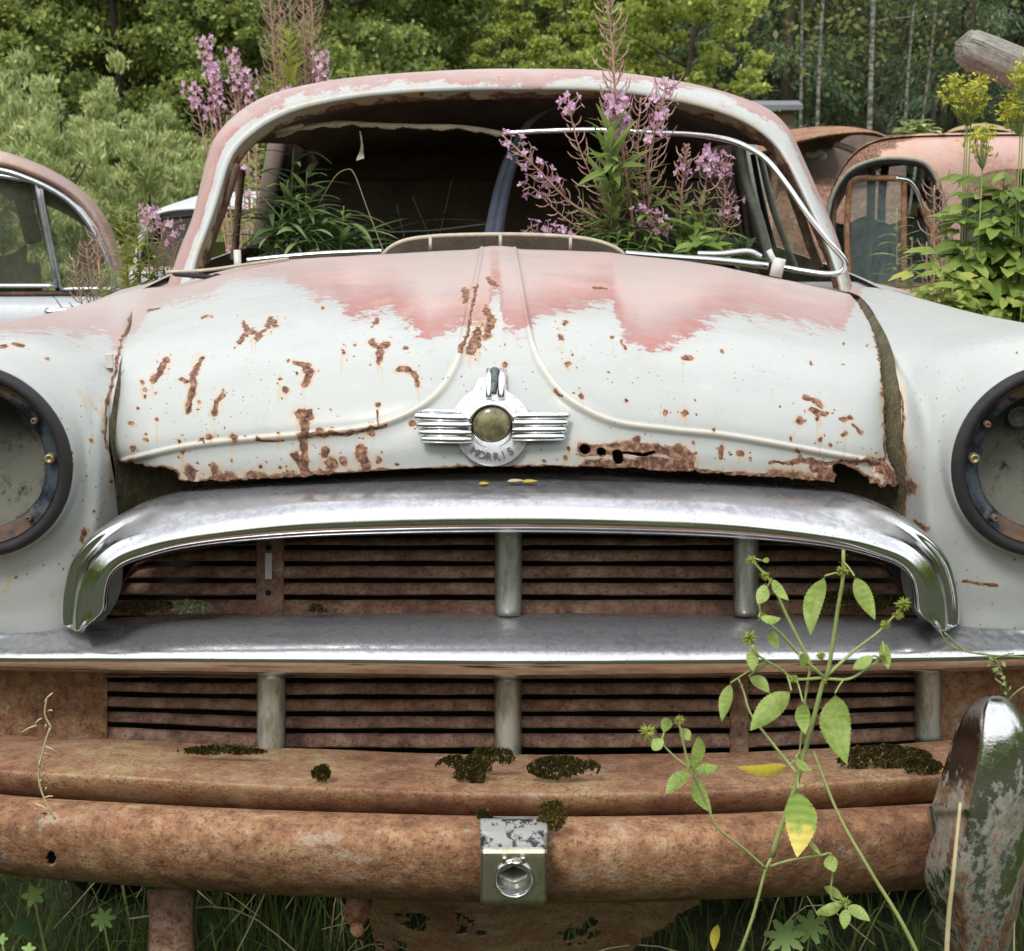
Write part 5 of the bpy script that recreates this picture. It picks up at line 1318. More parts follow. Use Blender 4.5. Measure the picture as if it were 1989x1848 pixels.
mesh_obj("roof", V_, F_, mat_paint("grey_red_roof", (.30, .20, .175), (.46, .37, .345)), LC, attrs=poly_fields(P, -.35, .2, -1, 1.3, 2.6, 7))
mb = MB(); 
for pts, r in (([(-760, 333), (-420, 312), (-120, 314), (0, 331), (50, 346), (95, 366), (135, 392), (168, 428), (192, 470), (212, 515), (222, 560)], .0085), ):
    c = cr(pts, 70); mb.tube(W(c[:, 0], c[:, 1], YL - .012), r, 6)
mb.build("drip_rail", M_ALU, LC)
def frame_strip(outer, inner, Y, mat, name, par, depth=.02):
    o_ = cr(outer, 80, closed=True); i_ = cr(inner, 80, closed=True)
    P = np.stack([W(o_[:, 0], o_[:, 1], Y + depth), W(o_[:, 0], o_[:, 1], Y), W(i_[:, 0], i_[:, 1], Y - .003), W(i_[:, 0], i_[:, 1], Y + depth)]); mb = MB(); mb.grid(P, closed=False); return mb.build(name, mat, par)
def polyline_frame(pts, w, Y, mat, name, par, seg=6, close=False, flat=.6):
    c = np.array(pts, float)
    dense = np.concatenate([np.linspace(a, b, 6, endpoint=False) for a, b in zip(c[:-1], c[1:])] + [c[-1:]])
    mb = MB(); mb.tube(W(dense[:, 0], dense[:, 1], Y), w, seg, flat=flat); return mb.build(name, mat, par)
polyline_frame([(-760, 350), (-420, 335), (-100, 333), (0, 341), (66, 352), (72, 357), (110, 552)], .0125, YL - .004, M_ALU, "window_frame", LC)
polyline_frame([(-760, 556), (0, 556), (112, 556)], .010, YL - .006, M_ALU, "window_frame", LC)
q_ = [(118, 560), (100, 470), (80, 366), (88, 362), (125, 380), (160, 408), (188, 445), (208, 490), (222, 530), (232, 560)]
polyline_frame(q_, .009, YL - .006, M_ALU, "window_frame", LC); polyline_frame([(118, 562), (180, 561), (238, 562)], .008, YL - .006, M_ALU, "window_frame", LC)
polyline_frame([(67, 340), (75, 400), (95, 480), (116, 572)], .013, YL + .012, M_RUBBER, "door_seal", LC)
polyline_frame([(-760, 572), (0, 571), (112, 569), (245, 567)], .012, YL + .004, M_RUST_D, "belt_seal", LC)
def pane(poly, Y, name, par, mat):
    p = np.array(poly, float); V = W(p[:, 0], p[:, 1], Y); mb = MB(); mb.add(V, [list(range(len(p)))]); return mb.build(name, mat, par, smooth=False)
pane([(-760, 350), (-420, 340), (0, 343), (64, 355), (104, 556), (-760, 556)], YL + .012, "window_glass", LC, M_GLASS)
pane([(84, 366), (125, 384), (160, 412), (188, 450), (208, 495), (228, 558), (118, 558)], YL + .012, "window_glass", LC, M_GLASS)
# far side: inner dark roof, opposite window frame, seats
P = np.array([[W(u, v, YL + .05 + d) for u in np.linspace(-760, 40, 12)] for v, d in ((334, 0), (326, .4), (328, .9), (345, 1.30))]); V_, F_ = grid_geo(P); mesh_obj("inner_roof", V_, F_, M_BROWNDARK, LC)
P = np.array([[(x, YL + 1.30, z) for x in np.linspace(-3.7, -1.75, 10)] for z in (.3, .6, .86)]); V_, F_ = grid_geo(P); mesh_obj("far_side_panel", V_, F_, M_BROWNDARK, LC)
mb = MB()
for u0, v0, u1, v1 in ((-30, 330, 30, 380), (38, 358, 66, 470)): mb.tube([W(u0, v0, YL + .9), W(u1, v1, YL + .95)], .03, 6)
mb.build("far_window_frame", M_RUST_D, LC)
mb = MB(); P = [];
for q in np.linspace(0, 1, 10): P.append([W(-60 + 112 * q, 470 + 28 * math.sin(q * 3) , YL + .55), W(-60 + 112 * q, 560, YL + .5), W(-60 + 112 * q, 700, YL + .5)])
mb.grid(np.array(P)); mb.build("front_seat", mat_plain("olive_seat", (.10, .105, .05), .8), LC)
# door and rear wing skin
P = []
for v, d in ((574, .012), (580, -.012), (600, -.035), (640, -.055), (700, -.062), (800, -.055), (950, -.02), (1100, .02)):
    P.append([W(u, v, YL + d + (.0 if u < 120 else .0)) for u in np.linspace(-900, 330, 80)])
P = cru(np.array(P), 60); f_ = poly_fields(P, -.9, -1, -1)
V_, F_ = grid_geo(P); mesh_obj("body_side", V_, F_, M_BLUEPAINT, LC, attrs=f_)
P = []
for x_, z_, y_ in [(-1.10, .90, 0), (-.98, .82, .03), (-.93, .66, .06), (-.92, .45, .08), (-.93, .3, .1)]:
    P.append([(x_ - .10 * math.sin(k * PI) * 0, YL + y_ + 1.30 * k, z_ - .03 * abs(2 * k - 1) ** 3) for k in np.linspace(0, 1, 12)])
P = cru(np.array(P), 24); V_, F_ = grid_geo(P); mesh_obj("tail_panel", V_, F_, M_BLUEPAINT, LC, attrs=poly_fields(P, -.6, -1, -1))
mb = MB(); c_ = [(88, 603), (96, 607), (110, 605), (135, 602), (160, 600)]; mb.tube([W(u, v, YL - .075) for u, v in c_], [.007, .011, .008, .007, .004], 8); mb.tube([W(92, 604, YL - .03), W(96, 606, YL - .08)], .008, 8); mb.tube([W(128, 603, YL - .03), W(130, 603, YL - .075)], .005, 8)
mb.build("door_handle", M_CHROME, LC)
mb = MB(); mb.tube([W(103, 575, YL - .002), W(122, 600, YL - .045), W(128, 640, YL - .063), W(132, 800, YL - .062)], .0015, 4); mb.build("door_gap", M_BLACK, LC)

# ---- small white roofed wreck behind it
YS = 6.2
SC_ = thing("white_roofed_wreck", tuple(W(330, 600, 6.9)[:2]) + (0,), "small white roofed wreck glimpsed between the two left cars", "car")
ro = cr([(252, 560), (262, 500), (272, 455), (284, 425), (305, 408), (340, 400), (390, 397), (450, 397), (520, 402)], 60); ri = cr([(268, 560), (276, 505), (284, 462), (294, 434), (312, 420), (345, 414), (390, 412), (450, 412), (520, 416)], 60)
rows = [W(ri[:, 0], ri[:, 1], YS + .01), W((ri + ro)[:, 0] / 2, (ri + ro)[:, 1] / 2, YS - .015), W(ro[:, 0], ro[:, 1], YS + .05)]
e = rows[-1]
for d, z in ((.4, .02), (.9, .03), (1.3, -.05)): q = e.copy(); q[:, 1] += d; q[:, 2] += z; rows.append(q)
P = cru(np.array(rows), 26); V_, F_ = grid_geo(P); mesh_obj("roof", V_, F_, M_WHITEP, SC_)
polyline_frame([(290, 430), (315, 424), (380, 418), (520, 420)], .02, YS + .01, M_RUBBER, "window_seal", SC_)
polyline_frame([(292, 430), (306, 436), (296, 470), (276, 520)], .045, YS + .03, M_BLACK, "rear_pillar", SC_)
P = np.array([[W(u, v, YS + d) for u in np.linspace(240, 560, 20)] for v, d in ((518, .0), (524, -.03), (560, -.06), (700, -.08), (850, -.05))]); P = cru(P, 20); V_, F_ = grid_geo(P); mesh_obj("body_side", V_, F_, M_PAINT, SC_, attrs=poly_fields(P, -.4, .3, -1, 1, 1.2))
P = np.array([[W(u, v, YS + 1.3) for u in np.linspace(240, 560, 4)] for v in (470, 560, 700)]); V_, F_ = grid_geo(P); mesh_obj("far_side_panel", V_, F_, M_OLIVE, SC_)

# ---- pink van-like wreck on the right
YR = 4.3
RC = thing("pink_rusty_saloon", tuple(W(1900, 700, 5.0)[:2]) + (0,), "faded pink wreck with arched door window and loose vent frame, right", "car")
outer = cr([(1598, 600), (1600, 520), (1602, 440), (1606, 398), (1620, 355), (1640, 318), (1668, 288), (1705, 270), (1760, 262), (1850, 259), (2000, 258), (2200, 262), (2400, 275)], 120)
inner = cr([(1606, 600), (1606, 520), (1607, 440), (1612, 400), (1627, 368), (1650, 338), (1682, 322), (1715, 315), (1755, 315), (1792, 322), (1815, 345), (1830, 385), (1842, 450), (1862, 570)], 120)
# side skin with a door opening cut out
us = np.linspace(1590, 2420, 420); vs = np.linspace(250, 620, 190)
UU, VV = np.meshgrid(us, vs, indexing='ij')
otop = np.interp(UU, outer[:, 0], outer[:, 1]); 
depth = YR + .18 * np.exp(-((VV - otop) / 26.0)) * (VV >= otop - 30) 
depth = YR + np.where(VV > otop, .16 * np.exp(-(VV - otop) / 22.0), .16)
Psk = W(UU, VV, depth)
def inside_poly(U, V, poly):
    p = np.array(poly, float); r = np.zeros(U.shape, bool); j = len(p) - 1
    for i in range(len(p)):
        c_ = ((p[i, 1] > V) != (p[j, 1] > V)) & (U < (p[j, 0] - p[i, 0]) * (V - p[i, 1]) / (p[j, 1] - p[i, 1] + 1e-9) + p[i, 0]); r ^= c_; j = i
    return r
op1 = [tuple(q) for q in inner[20:]] + [(1860, 552), (1606, 552), (1606, 470)]
op1 = [(1607, 552)] + [tuple(q) for q in inner[14:-4]] + [(1860, 552)]
win2 = [(1878, 540), (1872, 470), (1870, 400), (1880, 365), (1900, 345), (1935, 332), (1990, 330), (2060, 336), (2085, 380), (2090, 540)]
win2 = [tuple(q) for q in cr(win2 , 60)]
cutm = (VV < otop) | inside_poly(UU, VV, op1) | inside_poly(UU, VV, win2) | ((UU < np.interp(VV, [258, 290, 330, 400, 620], [1700, 1666, 1632, 1606, 1597])))
V_, F_ = grid_geo(Psk); 
mesh_obj("body_side", V_, F_[~cutm.reshape(-1)[F_].any(1)], M_PINKVAN, RC, attrs={"rust": (fnoise(Psk, 5, 3, 4) * 2.2 - .15).ravel(), "pink": (fnoise(Psk, 2.4, 8) * 2.6 + .2).ravel(), "stain": (fnoise(Psk, 6, 4) * 1.5).ravel(), "pamt": np.full(Psk.shape[:2], .8).ravel()})
# roof going back from the top edge
e = W(outer[:, 0], outer[:, 1], YR + .15); rows = [W(outer[:, 0], outer[:, 1] + 3, YR + .11), e]
for d, z in ((.25, .008), (.6, .010), (1.0, .0), (1.3, -.07)): q = e.copy(); q[:, 0] *= (q[:, 1] + d) / q[:, 1] * (1 + .02 * d); q[:, 1] += d; q[:, 2] += z; q[:, 2] = np.minimum(q[:, 2], CAM_H + (e[:, 2] - CAM_H) * (1 + d / 4.45) - .004); rows.append(q)
P = cru(np.array(rows), 36); V_, F_ = grid_geo(P)
mesh_obj("roof", V_, F_, M_PINKVAN, RC, attrs={"rust": (fnoise(P, 5, 3, 4) * 2.2 - .15).ravel(), "pink": (fnoise(P, 2.4, 8) * 2.6 + .2).ravel(), "stain": (fnoise(P, 6, 4) * 1.5).ravel(), "pamt": np.full(P.shape[:2], .8).ravel()})
lin = P.copy(); lin[..., 2] -= .03; V_, F_ = grid_geo(lin[6:]); mesh_obj("inner_roof", V_, F_, M_BROWNDARK, RC)
strip([tuple(q) for q in inner[20:-2:9]], YR + .004, .010, "door_seal", M_RUBBER, par=RC)
strip([tuple(q) for q in (inner[20:-2:9] + np.array([0, -6]))], YR - .006, .006, "drip_rail", mat_plain("rail_green_grey", (.25, .24, .19), .7, var=.5), par=RC)
fr = [(1650, 552), (1645, 450), (1648, 385), (1652, 360), (1662, 350), (1680, 347), (1740, 347), (1755, 352), (1756, 380), (1756, 552)]
strip(fr, YR + .03, .0095, "vent_frame", M_RUST, par=RC)
strip([(1740, 347), (1765, 352), (1780, 370), (1790, 395), (1797, 412)], YR + .025, .0085, "chrome_vent_edge", M_CHROME, par=RC)
strip([(1790, 395), (1805, 430), (1825, 480), (1838, 520)], YR + .03, .014, "rusty_pillar_strip", M_RUST, par=RC)
strip([(1621, 362), (1618, 430), (1615, 520)], YR + .03, .010, "rear_frame", M_RUST_D, par=RC)
strip([(1645, 556), (1700, 558), (1850, 556)], YR + .01, .013, "window_sill", M_RUST_D, par=RC)
pane([(1653, 355), (1752, 352), (1754, 550), (1652, 550)], YR + .035, "vent_glass", RC, mat_glass("vent_glass", (.75, .82, .82), .30, (.20, .25, .25)))
for us_, Yd, r, m_ in (([(1694, 318), (1693, 345), (1690, 440), (1682, 548)], .60, .028, mat_plain("cream_pillar", (.42, .40, .30), .6)), ([(1720, 318), (1712, 400), (1715, 540)], 1.2, .03, M_RUST_D), ([(1800, 350), (1790, 420), (1800, 520)], 1.1, .03, M_ROOFRUST)):
    strip(us_, YR + Yd, r, "far_pillar", m_, flat=.5, par=RC)
P = np.array([[W(u, v + 8 * math.sin(u * .07), YR + .8 + d) for u in np.linspace(1600, 1800, 20)] for v, d in ((436, .05), (428, 0), (440, -.03), (465, -.02), (470, -.08), (480, -.03), (560, 0), (700, 0))]); V_, F_ = grid_geo(P)
mesh_obj("seat", V_, F_, mat_plain("blue_grey_seat", (.40, .50, .58), .7, var=.35), RC)
P = []
for v, w in ((478, 10), (500, 24), (530, 44), (560, 60)):
    P.append([W(1722 + w * x, v + 4 * math.cos(x * 14), YR + .65 + .02 * math.cos(x * 11)) for x in np.linspace(-1, 1, 40)])
V_, F_ = grid_geo(cru(np.array(P), 20)); mesh_obj("plastic_sheet", V_, F_, mat_plain("pale_sheet", (.34, .41, .44), .35, var=.25), RC)
P = np.array([[(x, YR + 1.32, z) for x in np.linspace(.95, 3.0, 8)] for z in (.3, .6, .82)]); V_, F_ = grid_geo(P); mesh_obj("far_side_panel", V_, F_, M_PINKVAN, RC, attrs=poly_fields(P))
P = np.array([[W(u, v, YR + d) for u in np.linspace(1585, 2420, 40)] for v, d in ((560, .0), (566, -.02), (600, -.05), (700, -.06), (900, -.04), (1050, 0))]); P = cru(P, 30); V_, F_ = grid_geo(P)
mesh_obj("lower_body", V_, F_, M_PINKVAN, RC, attrs=poly_fields(P, -.3, .2, -1, 1.4, 2))

# ---- rusty roof behind
YB = 8.0
BC = thing("gutted_wreck", tuple(W(1600, 500, 9)[:2]) + (0,), "gutted wreck with a thin rusty roof, right behind the right windscreen pillar", "car")
ro = cr([(1440, 300), (1500, 282), (1555, 268), (1600, 259), (1650, 254), (1690, 254), (1712, 260), (1728, 272)], 50); ri = ro + np.array([0, 14]) * np.linspace(1, .3, 50)[:, None]
rows = [W(ri[:, 0], ri[:, 1], YB), W(ri[:, 0], (ri + ro)[:, 1] / 2, YB - .03), W(ro[:, 0], ro[:, 1], YB + .06)]; e = rows[-1]
for d, z in ((.5, .03), (1.0, .03), (1.5, -.05)): q = e.copy(); q[:, 1] += d; q[:, 2] += z; rows.append(q)
P = cru(np.array(rows), 24); V_, F_ = grid_geo(P); mesh_obj("roof", V_, F_, M_ROOFRUST, BC)
strip([(1620, 280), (1650, 290), (1690, 312), (1720, 340)], YB + .1, .035, "pillar", mat_plain("pillar_tan", (.24, .20, .15), .8, var=.4), flat=.5, par=BC)
strip([(1500, 290), (1505, 350), (1500, 420)], YB + .1, .04, "pillar", M_RUST, flat=.5, par=BC)
P = np.array([[W(u, v, YB + 1.45) for u in np.linspace(1440, 1760, 6)] for v in (262, 300, 400, 560)]); V_, F_ = grid_geo(P); mesh_obj("far_lining", V_, F_, M_BROWNDARK, BC)
P = np.array([[W(u, v + 6 * math.sin(u * .05), YB + d) for u in np.linspace(1440, 1760, 20)] for v, d in ((352, .3), (372, .1), (420, .0), (600, 0))]); V_, F_ = grid_geo(P); mesh_obj("body_side", V_, F_, M_RUST_G, BC)
strip([(1566, 300), (1580, 302), (1592, 296), (1601, 304), (1592, 308)], YB + .7, .016, "broken_trim", M_WHITEP, par=BC)
# a yellowish roof farther off
YY = 13.0
YC = thing("distant_yellow_wreck", tuple(W(1900, 400, 13)[:2]) + (0,), "low yellowish wreck roof just showing above the pink wreck", "car")
P = []
for d in np.linspace(0, 1, 8):
    P.append([W(u, 262 - 22 * math.sin(min(1, max(0, (u - 1835) / 140)) * PI) ** .6 * math.sin(.6 + d * 1.4), YY + 1.6 * d) for u in np.linspace(1835, 1975, 20)])
V_, F_ = grid_geo(np.array(P)); mesh_obj("roof", V_, F_, mat_plain("yellow_roof", (.40, .30, .13), .6), YC)
P = np.array([[W(u, v, YY) for u in np.linspace(1835, 1975, 8)] for v in (258, 300, 380)]); V_, F_ = grid_geo(P); mesh_obj("body_side", V_, F_, M_RUST_G, YC)

# ---- small hut
YH = 12.0
HT = thing("small_hut", tuple(W(1520, 400, 12.6)[:2]) + (0,), "small brown board hut with a flat grey roof among the trees", "hut")
c0 = W(1522, 230, YH); mb = MB()
f0, f1 = W(1440, 215, YH), W(1540, 215, YH); 
xr = W(1541, 215, YH)[0]; xl = xr - .95; zt = W(1541, 217, YH)[2]
mb.add([(xl, YH, 0), (xr, YH, 0), (xr, YH, zt), (xl, YH, zt)], [[0, 1, 2, 3]]); mb.add([(xr, YH, 0), (xr + .30, YH + 1.6, 0), (xr + .30, YH + 1.6, zt), (xr, YH, zt)], [[0, 1, 2, 3]]); mb.add([(xl, YH, 0), (xl, YH + 1.6, 0), (xl, YH + 1.6, zt), (xl, YH, zt)], [[0, 1, 2, 3]])
n = NT("hut_boards"); b = n.noise(2.5, 5, .7, stretch=(1, 1, 9)); mhb = n.bsdf(n.ramp(b, [(.35, (.10, .065, .04)), (.65, (.25, .17, .10))]), .9)
mb.build("wall", mhb, HT, smooth=False)
mb = MB(); zz_ = zt + .01
mb.add([(xl - .08, YH - .1, zz_), (xr + .06, YH - .1, zz_), (xr + .38, YH + 1.7, zz_ + .10), (xl - .08, YH + 1.7, zz_ + .10), (xl - .08, YH - .1, zz_ + .04), (xr + .06, YH - .1, zz_ + .04), (xr + .38, YH + 1.7, zz_ + .14), (xl - .08, YH + 1.7, zz_ + .14)], [[0, 1, 2, 3], [4, 5, 6, 7], [0, 1, 5, 4], [1, 2, 6, 5], [2, 3, 7, 6], [3, 0, 4, 7]])
mb.build("roof", mat_plain("grey_felt", (.17, .18, .19), .7), HT, smooth=False)

# ---- weathered log, upper right
n = NT("weathered_log")
mpl = n.n("ShaderNodeMapping"); mpl.inputs["Rotation"].default_value = (0, -.42, 0); n.t.links.new(n.co, mpl.inputs["Vector"]); n.co = mpl.outputs[0]
a = n.noise(14, 7, .8, stretch=(.10, 1, 1.6)); b = n.noise(60, 4, .7); crk = n.noise(9, 3, .5, stretch=(.08, 1, 2.2))
mlog = n.bsdf(n.ramp(n.m('ADD', n.m('MULTIPLY', a, .75), n.m('MULTIPLY', b, .25)), [(.36, (.05, .045, .038)), (.46, (.20, .185, .16)), (.60, (.44, .42, .37))]), .9, 0, n.bump(n.m('ADD', a, n.m('MULTIPLY', n.step(crk, .47, .50), .6)), 1.0, .02))
YG = 5.0
p0 = W(1872, 90, YG); p1 = W(1995, 140, YG + .02); dvec = (p1 - p0) / np.linalg.norm(p1 - p0)
N_ = 60; path = np.array([p0 + dvec * s for s in np.linspace(0, 2.2, N_)])
V, F = tube_geo(path, 0.064 + .004 * np.sin(np.linspace(0, 20, N_)), 28, cap=False)
V = V.reshape(N_, 28, 3); ax_ = path[:, None, :]; rr = V - ax_
V = ax_ + rr * (1 + .10 * fnoise(rr * [1, 1, 1] + ax_ * .12, 16, 61)[..., None]); V[0] = path[0] + (V[0] - path[0]) * .86 
capc = np.stack([path[0] + (V[0] - path[0]) * k - dvec * (.035 * (1 - k)) for k in (.001, .5, .85)]); 
V = np.concatenate([capc, V]); V_, F_ = grid_geo(V, True)
lg = mesh_obj("weathered_log", V_, F_, mlog, None, base=tuple(path[-1])); tag(lg, "grey weathered log jutting up from the right edge", "log")
# ================================================================== plants among the wrecks
M_FW_LEAF = mat_leaf("fireweed_leaf", (.10, .17, .035), (.21, .31, .07), (.36, .46, .15), 12, .35)
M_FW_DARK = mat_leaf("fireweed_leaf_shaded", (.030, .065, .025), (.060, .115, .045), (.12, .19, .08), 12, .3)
M_FW_MID = mat_leaf('fireweed_leaf_mid', (.10, .18, .07), (.20, .32, .12), (.34, .46, .20), 12, .35)
M_FW_YEL = mat_leaf("fireweed_leaf_yellow", (.17, .20, .03), (.30, .33, .055), (.46, .44, .10), 12, .4)
M_STEM_P = mat_plain("pink_stem", (.46, .26, .20), .6, var=.3)
M_STEM_G = mat_plain("green_stem", (.22, .27, .09), .6, var=.3)
M_POD = mat_leaf("seed_pod_pink", (.42, .22, .19), (.55, .36, .30), (.66, .52, .42), 20, .2)
M_PETAL = mat_leaf("fireweed_petal", (.52, .26, .44), (.72, .42, .62), (.86, .64, .80), 20, .35)
M_TAN = mat_plain("dry_straw", (.50, .42, .24), .8, var=.3)
M_NETTLE = mat_leaf("nettle_leaf", (.12, .21, .055), (.19, .30, .085), (.29, .42, .14), 30, .4)
M_NETTLE_Y = mat_leaf("nettle_leaf_yellow", (.55, .42, .04), (.68, .55, .06), (.74, .62, .12), 30, .35)
M_NETTLE_ST = mat_plain("nettle_stem", (.30, .36, .12), .6, var=.3)
M_SPIKE = mat_leaf("nettle_head", (.26, .34, .05), (.40, .46, .08), (.55, .60, .16), 60, .3)
M_TANSY = mat_leaf("tansy_green", (.22, .24, .02), (.42, .42, .04), (.60, .56, .08), 20, .3)
M_GRASS = mat_leaf("grass_blade", (.040, .075, .0145), (.095, .15, .032), (.20, .26, .07), 5, .3)
M_MOSS = mat_leaf("moss_green_brown", (.030, .026, .010), (.065, .055, .0145), (.14, .12, .035), 60, .1)

def leaf_geo(b, d, L_, w, droop=.4, nrm=(0, 0, 1), k=6, fold=.25, shape=1.0, serr=0.0):
    """one leaf blade as a folded strip: base, direction, length, width"""
    d = np.array(d, float); d /= np.linalg.norm(d); nrm = np.array(nrm, float)
    s = np.cross(d, nrm); 
    if np.linalg.norm(s) < 1e-3: s = np.cross(d, [0, 1, 0.1])
    s /= np.linalg.norm(s); up = np.cross(s, d)
    V = []
    p = np.array(b, float); dd = d.copy()
    for i in range(k + 1):
        t = i / k
        wd = w / 2 * (math.sin(PI * min(1, t ** (.75 * shape) * 1.0)) ** .8 if 0 < t < 1 else .04)
        if serr: wd *= 1 + serr * (1 if i % 2 else -1)
        u2 = np.cross(s, dd)
        V += [p - s * wd + u2 * fold * wd, p, p + s * wd + u2 * fold * wd]
        dd = dd + np.array([0, 0, -1]) * droop / k; dd /= np.linalg.norm(dd); p = p + dd * L_ / k
    F = []
    for i in range(k):
        a = i * 3
        F += [[a, a + 1, a + 4, a + 3], [a + 1, a + 2, a + 5, a + 4]]
    return V, F

def flower(mb, c, r, facing):
    f = np.array(facing, float); f /= np.linalg.norm(f); a = np.cross(f, [0, 0, 1.0]); 
    if np.linalg.norm(a) < .1: a = np.array([1.0, 0, 0])
    a /= np.linalg.norm(a); b = np.cross(f, a); r0 = rng.uniform(0, 1.5)
    for q in range(4):
        t = r0 + q * PI / 2 + rng.normal() * .15; d = a * math.cos(t) + b * math.sin(t) + f * rng.uniform(-.15, .5)
        s = np.cross(d, f); s /= np.linalg.norm(s) + 1e-9
        mb.add([c, c + d * r * .55 + s * r * .42, c + d * r * 1.05 + f * r * .1, c + d * r * .55 - s * r * .42], [[0, 1, 2, 3]])

def fireweed(stems, label, group, name="fireweed_plant", loc=None):
    """stems: dict(path world pts, r, leaves=(t0,t1,n,len,w,mat), pods=(t0,t1,n,len), flowers=(t0,t1,n,r), buds)"""
    base = stems[0]["path"][0] if loc is None else loc
    t = thing(name, tuple(base), label, "wildflower", group)
    st = MB(); lf = {}; pd = MB(); fl = MB()
    for s in stems:
        P = cr(s["path"], 26); r = s.get("r", .0026)
        st.tube(P, np.linspace(r, r * .45, 26), 5, m=0)
        if len(stems) <= 8: st.build('stem', s_mat(stems), t); st = MB()
        n = len(P) - 1
        def at(q): 
            x = q * n; i = min(n - 1, int(x)); return P[i] * (1 - x + i) + P[i + 1] * (x - i), P[i + 1] - P[i]
        ph = rng.uniform(0, 6)
        if "leaves" in s:
            t0, t1, k, L_, w, m_ = s["leaves"]
            if group == G1 and t1 < .9: k = int(k * 1.9); L_ *= 1.15; t1 = min(1, t1 + .14)
            b_ = lf.setdefault(m_.name, (MB(), m_))[0]
            for j in range(k):
                q = t0 + (t1 - t0) * (j + rng.uniform(-.3, .3)) / k; q = min(.995, max(0, q)); p, d = at(q); d /= np.linalg.norm(d)
                ph += 2.4; a = np.cross(d, [math.cos(ph), math.sin(ph), .01]); a /= np.linalg.norm(a)
                el = s.get("el", .5) * rng.uniform(.5, 1.4)
                sz = rng.uniform(.65, 1.15) * (1 - .55 * ((q - t0) / (t1 - t0 + 1e-6)) ** 2 * s.get("taper", 1))
                V, F = leaf_geo(p, a + d * el, L_ * sz, w * sz, droop=s.get("droop", .7) * rng.uniform(.3, 1.3), nrm=d); b_.add(V, F)
        if "pods" in s:
            t0, t1, k, L_ = s["pods"]; k = int(k * .62)
            for j in range(k):
                q = t0 + (t1 - t0) * j / k; p, d = at(min(.99, q)); d /= np.linalg.norm(d); ph += 2.4
                a = np.cross(d, [math.cos(ph), math.sin(ph), .01]); a /= np.linalg.norm(a); l_ = L_ * rng.uniform(.6, 1.1) * (1 - .35 * (q - t0) / (t1 - t0))
                sp_k = rng.uniform(.7, 1.25); Q = [p, p + a * l_ * .48 * sp_k + d * l_ * .20, p + a * l_ * .78 * sp_k + d * l_ * .50, p + a * l_ * .92 * sp_k + d * l_ * .92]
                pd.tube(Q, [.0009, .0012, .0016, .0006], 4, cap=False)
        if "flowers" in s:
            t0, t1, k, r_ = s["flowers"]; k = int(k * .72)
            for j in range(k):
                q = t0 + (t1 - t0) * j / k; p, d = at(min(.99, q)); d /= np.linalg.norm(d); ph += 2.4
                a = np.cross(d, [math.cos(ph), math.sin(ph), .01]); a /= np.linalg.norm(a); c = p + (a * .9 + d * .35) * r_ * rng.uniform(1.0, 2.9)
                pd.tube([p, (p + c) / 2 - d * .002, c], .0008, 3, cap=False)
                flower(fl, c, r_ * rng.uniform(.7, 1.15), a + d * .3 + np.array([0, -.4, 0]))
        if s.get("buds"):
            t0 = s["buds"]
            for j in range(22):
                q = t0 + (1 - t0) * j / 22; p, d = at(min(.99, q)); d /= np.linalg.norm(d); ph += 2.4
                a = np.cross(d, [math.cos(ph), math.sin(ph), .01]); a /= np.linalg.norm(a); l_ = .016 * (1 - .6 * j / 22)
                pd.tube([p, p + a * l_ * .5 + d * l_ * .2, p + a * l_ * .9 + d * l_ * .5], [.0006, .0012, .0018], 4, cap=True)
    if st.v: st.build("stem", s_mat(stems), t)
    for k_, (b_, m_) in lf.items(): b_.build("leaves", m_, t, smooth=False)
    if pd.v: pd.build("seed_pods", M_POD, t)
    if fl.v: fl.build("blossoms", M_PETAL, t, smooth=False)
    return t
def s_mat(stems): return stems[0].get("smat", M_STEM_P)
def px(pts): return [W(u, v, Y) for u, v, Y in pts]

G1 = "fireweed growing out through the missing windscreen"
# arching flowering stem, left of the cluster
fireweed([dict(path=px([(1205, 500, 2.86), (1180, 440, 2.84), (1110, 395, 2.82), (1050, 335, 2.81), (1010, 295, 2.80), (975, 262, 2.80)]), r=.0034, pods=(.12, .86, 66, .040), flowers=(.55, 1.0, 34, .0095), leaves=(.0, .3, 7, .07, .013, M_FW_LEAF)),
          dict(path=px([(1190, 470, 2.86), (1120, 440, 2.83), (1070, 400, 2.82), (1035, 365, 2.81), (1015, 372, 2.80)]), r=.0024, pods=(.2, .8, 26, .032), flowers=(.8, 1.0, 10, .009))],
         "fireweed with an arching pink spray reaching to the windscreen's middle", G1)
fireweed([dict(path=px([(1170, 500, 2.87), (1120, 470, 2.83), (1085, 455, 2.81), (1060, 440, 2.80)]), r=.0022, pods=(.2, .7, 10, .02), flowers=(.6, 1.0, 18, .0095)),
          dict(path=px([(1160, 500, 2.87), (1080, 475, 2.83), (1040, 450, 2.81), (1025, 440, 2.80)]), r=.0022, flowers=(.7, 1.0, 18, .0095), leaves=(.1, .7, 5, .05, .011, M_FW_LEAF))],
         "low fireweed sprig with two purple tufts just over the scuttle vent", G1)
# leafy green shoot
fireweed([dict(path=px([(1192, 500, 2.84), (1192, 430, 2.82), (1190, 350, 2.80), (1186, 290, 2.74), (1183, 238, 2.74)]), r=.0042, leaves=(.05, 1.0, 50, .110, .017, M_FW_LEAF), el=1.15, droop=.55, taper=.75, smat=M_STEM_G)],
         "bright green leafy fireweed shoot in the middle of the windscreen plants", G1)
